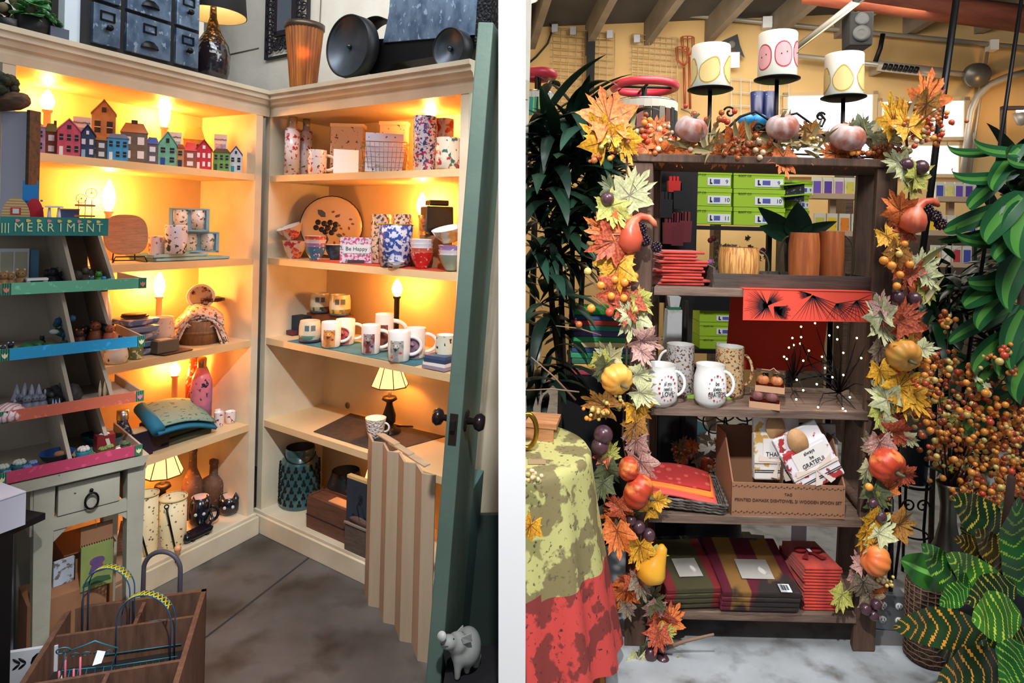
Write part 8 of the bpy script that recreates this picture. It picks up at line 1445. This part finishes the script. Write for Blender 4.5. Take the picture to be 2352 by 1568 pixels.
# round red ring racks with hanging goods
rr_ = mat('red_ring', (176, 40, 60), .4)
def ringrack(px, py, rpx, Y, cols, n, lab, dx=(0, 99), drop=62):
    q = P(px, py, Y); r = rpx*Y/F; t = thing('ring_display', lab, 'display rack', (q.x, Y, 0), 0); zt = q.z
    ob('ring', G().tube([(r*cos(a), r*sin(a), zt) for a in [2*pi*i/36 for i in range(36)]], .03, 8, closed=True), rr_, t); ob('post', G().tube([(0, 0, 0), (0, 0, zt)], .02, 8), blackm, t); ob('spokes', G().tube([(-r, 0, zt), (r, 0, zt)], .01, 6).tube([(0, -r, zt), (0, r, zt)], .01, 6), blackm, t)
    ob('base', G().lathe([(0, 0), (r*.8, 0), (r*.7, .03), (0, .04)], 24), blackm, t); ob('lower_ring', G().tube([(r*cos(a), r*sin(a), zt-.12) for a in [2*pi*i/36 for i in range(36)]], .012, 6, closed=True), steel, t)
    for i in range(n):
        a = pi+pi*(i+.5)/n; x, y = r*cos(a), r*sin(a); 
        if q.x+x < .1: continue
        L = drop*Y/F*RND.uniform(.85, 1.15); c_ = cols[i % len(cols)]; m = mat('gloves_%d_%d_%d' % c_, c_, .7)
        gt = tag(ob('hanging_gloves', G().box(0, 0, -L, .05, .02, L*.75, tp=.8).box(0, -.004, -L*.25, .055, .008, L*.22, 1), [m, mat('header_card', (190, 186, 180), .6)], None, (q.x+x, Y+y-.035, zt-.125), (0, 0, a+pi/2)), 'pair of gloves hanging from a red ring rack by the wall', 'gloves', 'gloves on the ring racks')
        gt['label'] = ['blue', 'pink', 'green', 'black', 'violet', 'teal', 'grey', 'dark'][i % 8]+' packaged gloves hanging from the %s, place %s from the left' % ('far left ring rack' if px < 1300 else 'middle ring rack', ['one', 'two', 'three', 'four', 'five', 'six', 'seven', 'eight', 'nine', 'ten', 'eleven', 'twelve', 'thirteen', 'fourteen'][i])
ringrack(1236, 172, 34, 3.9, [(60, 130, 170), (190, 60, 110), (60, 150, 90), (30, 30, 34), (110, 70, 140), (50, 140, 140), (120, 180, 90), (26, 26, 30)], 14, 'red ringed display rack with coloured gloves at the far left', drop=58)
ringrack(1480, 200, 70, 4.6, [(120, 110, 104), (90, 50, 44), (30, 30, 36), (26, 24, 28), (60, 60, 76), (150, 90, 90), (28, 28, 32), (40, 36, 40)], 14, 'red ringed display rack with dark gloves behind the top garland', drop=78)
# boots and blue shoes
z_ = P(1750, 300, 4.6).z; t = thing('wall_counter', 'dark counter behind the rack holding boots and boxes', 'counter', (2.0, 4.75, 0), BW.rz); ob('counter_top', G().box(0, 0, z_-.04, 1.0, .35, .035), dkwood, t); ob('leg', G().box(-.45, 0, 0, .05, .3, z_-.04), dkwood, t); ob('leg', G().box(.45, 0, 0, .05, .3, z_-.04), dkwood, t)
for i, x in enumerate((1737, 1764)):
    q = P(x, 300, 4.6); k = 4.6/F; t = thing('rain_boot', 'navy rain boot with dotted foot, %s of the pair' % ('left' if i == 0 else 'right'), 'boot', (q.x, 4.6, q.z+.001), 0, 'navy rain boots'); h_ = 88*k; nb_ = mat('navy_rubber', (26, 34, 74), .35, col2=(120, 150, 190), kind='voronoi', scale=26, lo=.12, hi=.08)
    ob('shaft', G().lathe([(.05, 0), (.055, .08), (.045, h_*.4), (.052, h_), (.046, h_)], 18, sx=.9), nb_, t); ob('foot', G().sph(0, -.07, .035, .055, 0, 14, sy=1.7, sz=.7), nb_, t)
for i, x in enumerate((1722, 1752)): q = P(x, 292, 4.35); tag(ob('blue_clog', G().sph(0, 0, .045, .045, 0, 14, sx=1.2, sy=1.5), mat('bright_blue_foam', (30, 120, 190), .5), None, (q.x, 4.42, z_-.002), (0, 0, 0)), 'bright blue clog in front of the navy boots, %s one' % ('left' if i == 0 else 'right'), 'clog', 'blue clogs')
# lime green boot boxes
lime = mat('lime_box', (168, 206, 46), .6); lime2 = mat('lime_box_dark', (140, 180, 44), .6)
YB = 3.9; k = YB/F; base_ = P(1650, 517, YB).z
t = thing('black_metal_shelving', 'black metal shelving holding the lime green boot boxes', 'shelving', (P(1695, 517, YB).x, YB, 0)); 
zlo = P(1695, 800, YB).z
for x in (-.34, .34):
    for y in (.0, .36): ob('upright', G().box(x, y, 0, .03, .03, base_-.005), black, t)
ob('shelf', G().box(0, .18, base_-.03, .72, .42, .025), black, t); ob('shelf', G().box(0, .18, max(.1, zlo-.03), .72, .42, .025), black, t); ob('dark_rail', G().box(-.02, -.02, P(1650, 712, YB).z, .70, .02, P(1650, 675, YB).z-P(1650, 712, YB).z), black, t)
nums = {0: ['11', '10', '9', '7', '6'], 1: ['11', '10', '9', '8', '7']}
def bootbox(px0, px1, py0, py1, num, lab, Y=YB, sk=0, dep=.32):
    a, b = P(px0, py1, Y), P(px1, py0, Y); w, h_ = b.x-a.x, abs(b.z-P(px1, py1, Y).z)-.003
    t = thing('boot_box', lab, 'shoe box', ((a.x+b.x)/2, Y, P((px0+px1)/2, py1, Y).z+.001), sk, 'lime green boot boxes')
    ob('box', G().box(0, dep/2, 0, w*.985, dep, h_*.78), lime, t); ob('lid', G().box(0, dep/2, h_*.76, w, dep+.008, h_*.24), lime2 if sk else lime, t)
    lb = ob('end_label', G().box(w*.19, -.003, h_*.12, w*.55, .002, h_*.46), paper, t); ob('boot_icon', G().prism([(-w*.03, h_*.2), (w*.03, h_*.2), (w*.03, h_*.27), (0, h_*.3), (0, h_*.5), (-w*.03, h_*.5)], -.0055, -.0045), black, lb)
    ob('colour_block', G().box(w*.14, -.005, h_*.22, w*.15, .001, h_*.26), mat('label_blue', (90, 96, 170), .6), lb); text('lettering', num, h_*.32, black, lb, (w*.38, -.0055, h_*.34)); text('lettering', 'BOOT CO', h_*.16, black, t, (-w*.28, -.0055, h_*.72), depth=.0003)
    return t
rows = [(473, 515), (431, 473), (390, 431), (350, 390), (310, 350)]
for c_, (x0, x1) in enumerate(((1585, 1681), (1684, 1803))):
    for r_, (a, b) in enumerate(rows[:4]): bootbox(x0, x1, a+c_*3, b+c_*3, nums[c_][r_], 'lime green boot box in the %s column, %s, size %s on its label' % (['left', 'right'][c_], ['bottom row', 'second row', 'third row', 'top row'][r_], nums[c_][r_]))
for r_, (a, b) in enumerate(((740, 772), (772, 804), (712, 740))): bootbox(1606, 1700, a, b, '10', 'lime green boot box on the lower shelf behind the mugs, %s one' % ['middle', 'bottom', 'top'][r_], Y=YB-.0)
for i, (x0, x1, y0, y1, an) in enumerate(((1808, 1868, 448, 482, .5), (1810, 1868, 482, 516, .5), (1812, 1872, 414, 448, .3))): bootbox(x0, x1, y0, y1, '9', 'lime green boot box turned sideways right of the columns, %s' % ['upper', 'lower', 'topmost'][i], Y=YB+.1, sk=an)
q = P(1806, 448, YB-.05); tag(ob('open_box_lid', G().box(0, .1, 0, .18, .2, .008).box(0, .1, .07, .18, .2, .006), lime, None, (q.x+.085, YB-.02, q.z), (0, -.12, .3)), 'open lime green box lid sticking out right of the columns', 'lid')
tag(ob('black_bag', G().box(0, 0, 0, .12, .08, .115), mat('speckled_black', (30, 30, 30), .6, col2=(120, 120, 116), kind='noise', scale=60, lo=.6, hi=.66), None, (P(1826, 478, YB).x, YB+.05, base_+.16)), 'black speckled bag with a small white tag beside the boot boxes', 'bag')
# glove rack left of the boxes
for i, (x, y, c_, h_, nm) in enumerate(((1546, 372, (210, 34, 30), 22, 'red'), (1548, 405, (206, 40, 34), 36, 'red'), (1538, 490, (120, 40, 50), 70, 'maroon'), (1556, 488, (110, 36, 46), 76, 'maroon'), (1574, 486, (116, 44, 52), 70, 'maroon'), (1560, 420, (24, 24, 26), 60, 'black'), (1530, 440, (30, 28, 30), 60, 'black'), (1545, 640, (120, 30, 50), 60, 'crimson'))):
    a = P(x, y, 3.3); kk = 3.3/F; g = G().box(0, 0, -h_*kk, 26*kk, .03, h_*kk*.7, tp=1.1)
    for j in range(3): g.box(-.018+.018*j, 0, -h_*kk*.34, .012, .02, h_*kk*.34)
    tag(ob('work_glove', g, mat('glove_%d' % c_[0], c_, .7), None, a), nm+' work glove hanging left of the boot boxes, number %s' % ['one', 'two', 'three', 'four', 'five', 'six', 'seven', 'eight'][i], 'glove', 'gloves left of the boot boxes')
t = thing('glove_stand', 'dark slatwall stand holding gloves left of the boot boxes', 'display stand', (P(1552, 500, 3.4).x, 3.4, 0)); ob('panel', G().box(0, 0, 1.1, .22, .03, .8).box(-.09, 0, .05, .02, .03, 1.05).box(.09, 0, .05, .02, .03, 1.05), mat('dark_panel', (36, 34, 34), .8), t); ob('base', G().box(0, 0, 0, .26, .2, .05), black, t)
# bulb packet shelves
pkc = [(110, 80, 170), (90, 60, 150), (150, 110, 170), (200, 190, 80), (236, 190, 40), (230, 130, 40), (236, 232, 210), (190, 60, 70), (70, 80, 160), (220, 210, 120)]
tanw = mat('tan_shelf_wood', (186, 156, 126), .7)
def packshelf(x0, x1, y, Y, n, hpx, ci, lab, skip=0):
    a, b = P(x0, y, Y), P(x1, y, Y); w = b.x-a.x; t = thing('packet_shelf', lab, 'shelf', (a.x, Y, a.z-.03), 0); ob('board', G().box(w/2, .06, 0, w, .14, .02), tanw, t); ob('lip', G().box(w/2, -.014, 0, w, .01, .035), tanw, t); ob('support', G().box(w/2, .1, -(a.z-.03), .04, .03, a.z-.031), tanw, t)
    for i in range(n):
        c_ = pkc[(ci+i) % 10]; m = mat('packet_%d' % ((ci+i) % 10), c_, .5, col2=(70, 110, 60), scale=14, lo=.52, hi=.6); pw = w/n*.86; hh = hpx*Y/F
        p_ = thing('bulb_packet', '%s bulb packet on the %s, place %s' % (['violet', 'purple', 'lilac', 'yellow', 'golden', 'orange', 'cream', 'crimson', 'blue', 'pale yellow'][(ci+i) % 10], lab.split(',')[0].replace('shelf of bulb packets ', 'shelf ').replace('at the upper right of the boot boxes', 'right of the boot boxes'), ['one', 'two', 'three', 'four', 'five', 'six'][i]), 'bulb packet', (a.x+w*(i+.5)/n, Y+.02, a.z-.008), 0, 'flower bulb packets')
        ob('packet', G().box(0, 0, 0, pw, .015, hh), mat('packet_edge', (214, 206, 186), .6), p_); ob('picture', G().box(0, -.008, hh*.06, pw*.8, .002, hh*.72), m, p_)
for a in ((1866, 1992, 445, 4.2, 5, 42, 0, 'shelf of bulb packets at the upper right of the boot boxes, violets'), (1870, 1985, 530, 4.2, 4, 44, 3, 'shelf of bulb packets behind the bamboo mugs, yellows and white'), (2150, 2262, 452, 4.3, 5, 38, 8, 'shelf of bulb packets right of the garland, highest'), (2130, 2270, 530, 4.3, 6, 40, 4, 'shelf of bulb packets right of the swan gourd, second'), (2140, 2236, 602, 4.3, 4, 42, 5, 'shelf of bulb packets behind the white green leaves, third')): packshelf(*a)
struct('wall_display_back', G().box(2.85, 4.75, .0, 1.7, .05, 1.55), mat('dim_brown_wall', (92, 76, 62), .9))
# striped blankets and dark things behind the left post
cols = [(40, 170, 70), (30, 60, 110), (170, 50, 40), (30, 120, 100), (60, 50, 110), (30, 130, 70), (200, 180, 120), (30, 60, 110), (40, 140, 90), (30, 90, 60), (220, 150, 60), (150, 40, 60)]
x_ = P(1380, 760, 3.1); zz = P(1380, 850, 3.1).z
tag(ob('dark_cabinet', G().box(0, 0, 0, .42, .3, zz-.002), mat('near_black', (18, 18, 22), .7), None, (x_.x+.02, 3.12, 0)), 'low black cabinet under the striped blankets', 'cabinet')
for i, c_ in enumerate(reversed(cols)):
    h_ = .026; tag(ob('folded_blanket', G().box(0, 0, 0, .30, .22, h_-.001), mat('blanket_%d' % i, c_, .85, col2=tuple(min(255, v+50) for v in c_), kind='bandz', scale=60), None, (x_.x+.004*sin(i*2), 3.1, zz+h_*i), (0, 0, .05*sin(i*1.3)), bev=.006), 'folded bright blanket behind the left garland, layer %s up' % ['one', 'two', 'three', 'four', 'five', 'six', 'seven', 'eight', 'nine', 'ten', 'eleven', 'twelve'][i], 'blanket', 'stacked blankets')
# green fabric behind plant, dried arrangement with rings between the shelves
dq = P(1640, 1110, 2.85); t = thing('dried_arrangement', 'dark autumn arrangement with pumpkins, berries and leaves behind the wicker basket', 'arrangement', (dq.x, 2.85, 0)); zf = H+uv(1640, 1110)[1]*2.85; zf = max(zf, .05)
ob('pedestal', G().lathe([(0, 0), (.13, 0), (.11, zf), (0, zf)], 20), mat('dark_pot', (40, 44, 50), .6), t)
for i in range(46): leafob(RND.choice('ROTDBR'), i, t, P(RND.uniform(1535, 1725), RND.uniform(1010, 1085), 2.85+RND.uniform(-.1, .1))-t.location, (RND.uniform(-1.2, .3), RND.uniform(-3, 3), RND.uniform(-1, 1)), RND.uniform(.03, .055))
for x, y, r, c_ in ((1688, 1052, 18, 'o'), (1625, 1066, 15, 'r')): pumpkin(r*2.85/F, .8, pumc[c_], True, (pi/2-.6, 0, 0), t, P(x, y, 2.75)-t.location)
for i in range(40): x, y, kc = RND.choice([(1640, 1075, 'w'), (1665, 1072, 'w'), (1655, 1090, 'w'), (1548, 1045, 'd'), (1590, 1040, 'd'), (1570, 1050, 'b')]); ball(kc, t, P(x+RND.gauss(0, 8), y+RND.gauss(0, 7), 2.72)-t.location, .007)
t = thing('ring_stand', 'black wire stand made of overlapping rings behind the rack', 'wire stand', (P(1650, 950, 3.0).x, 3.0, 0)); g = G()
for x, y in ((1620, 940), (1665, 940), (1712, 940), (1642, 968), (1690, 970), (1655, 995), (1706, 1000)):
    c_ = P(x, y, 3.0)-t.location; r = 27*3/F; g.tube([(c_.x+r*cos(a), 0, c_.z+r*sin(a)) for a in [2*pi*j/24 for j in range(24)]], .004, 5, closed=True)
ob('rings', g, cst, t); ob('post', G().tube([(P(1568, 950, 3.0).x-t.location.x, 0, 0), (P(1568, 950, 3.0).x-t.location.x, 0, P(1568, 690, 3.0).z)], .014, 8), cst, t); ob('foot', G().box(-.05, 0, 0, .5, .2, .02), cst, t)
q = P(1550, 960, 4.3); tag(ob('teal_tub', bowl(.22, .16), [mat('teal_tub_m', (30, 96, 110), .5), mat('teal_tub_n', (24, 76, 90), .5)], None, (q.x, 4.3, 0)), 'teal tub on the floor far behind the rack', 'tub')
t = thing('sack', 'white printed sack standing behind the upper mugs shelf', 'sack', (P(1545, 800, 3.1).x, 3.1, P(1545, 830, 3.1).z)); hh = P(1545, 680, 3.1).z-t.location.z; ob('bag', G().box(0, 0, 0, .09, .08, hh*.8, tp=.8).box(0, 0, hh*.82, .04, .04, hh*.18, tp=1.4), mat('sack_white', (196, 200, 200), .7, col2=(150, 130, 100), scale=9, lo=.55, hi=.65), t); ob('green_tie', G().box(0, 0, hh*.78, .06, .05, .02), mat('tie_green', (40, 100, 80), .6), t)
tag(ob('sack_plinth', G().box(0, 0, 0, .2, .2, t.location.z-.001), mat('near_black', (18, 18, 22), .7), None, (t.location.x, 3.1, 0)), 'black plinth under the white sack', 'plinth')
t = thing('floral_spray', 'dark burgundy artificial flowers behind the striped bamboo mug', 'flowers', P(1690, 590, 2.62)); 
for i in range(34): leafob(RND.choice('DDRT'), i, t, (RND.gauss(0, .06), RND.gauss(0, .03), RND.gauss(.0, .035)), (RND.uniform(-1, 1), RND.uniform(-3, 3), 0), RND.uniform(.016, .032))
for i in range(10): ob('bloom', G().sph(RND.gauss(0, .07), -.03, RND.gauss(.02, .03), .012, 0, 8), mat('bloom_%d' % (i % 2), [(90, 20, 36), (150, 80, 150)][i % 2], .7), t)
q = P(2346, 260, 5.0); t = thing('wall_uplight', 'warm wall lamp glowing at the right edge', 'lamp', q); ob('lamp_cup', G().lathe([(0, -.1), (.03, -.09), (.06, 0), (.055, 0)], 18), pm_, t); ob('bulb', G().sph(0, 0, .02, .035, 0, 12), mat('uplight_bulb', (255, 196, 110), .4, emit=90), t)
q = P(1212, 0, 4.2); t = thing('clip_lamp', 'lit spot lamp at the upper left corner of the shop', 'lamp', q); ob('lamp_cup', G().lathe([(0, .12), (.05, .1), (.07, 0), (.06, 0)], 18), pm_, t); ob('bulb', G().sph(0, 0, .02, .05, 0, 12), mat('uplight_bulb', (255, 196, 110), .4, emit=90), t)
tag(ob('wooden_stand', G().box(0, 0, 0, .02, .03, .25).box(.16, 0, .02, .02, .03, .23).box(.08, 0, .23, .18, .03, .02), dkwood, None, P(2302, 345, 3.6), (0, 0, -.2)), 'small dark wooden frame stand behind the corn plant', 'stand')
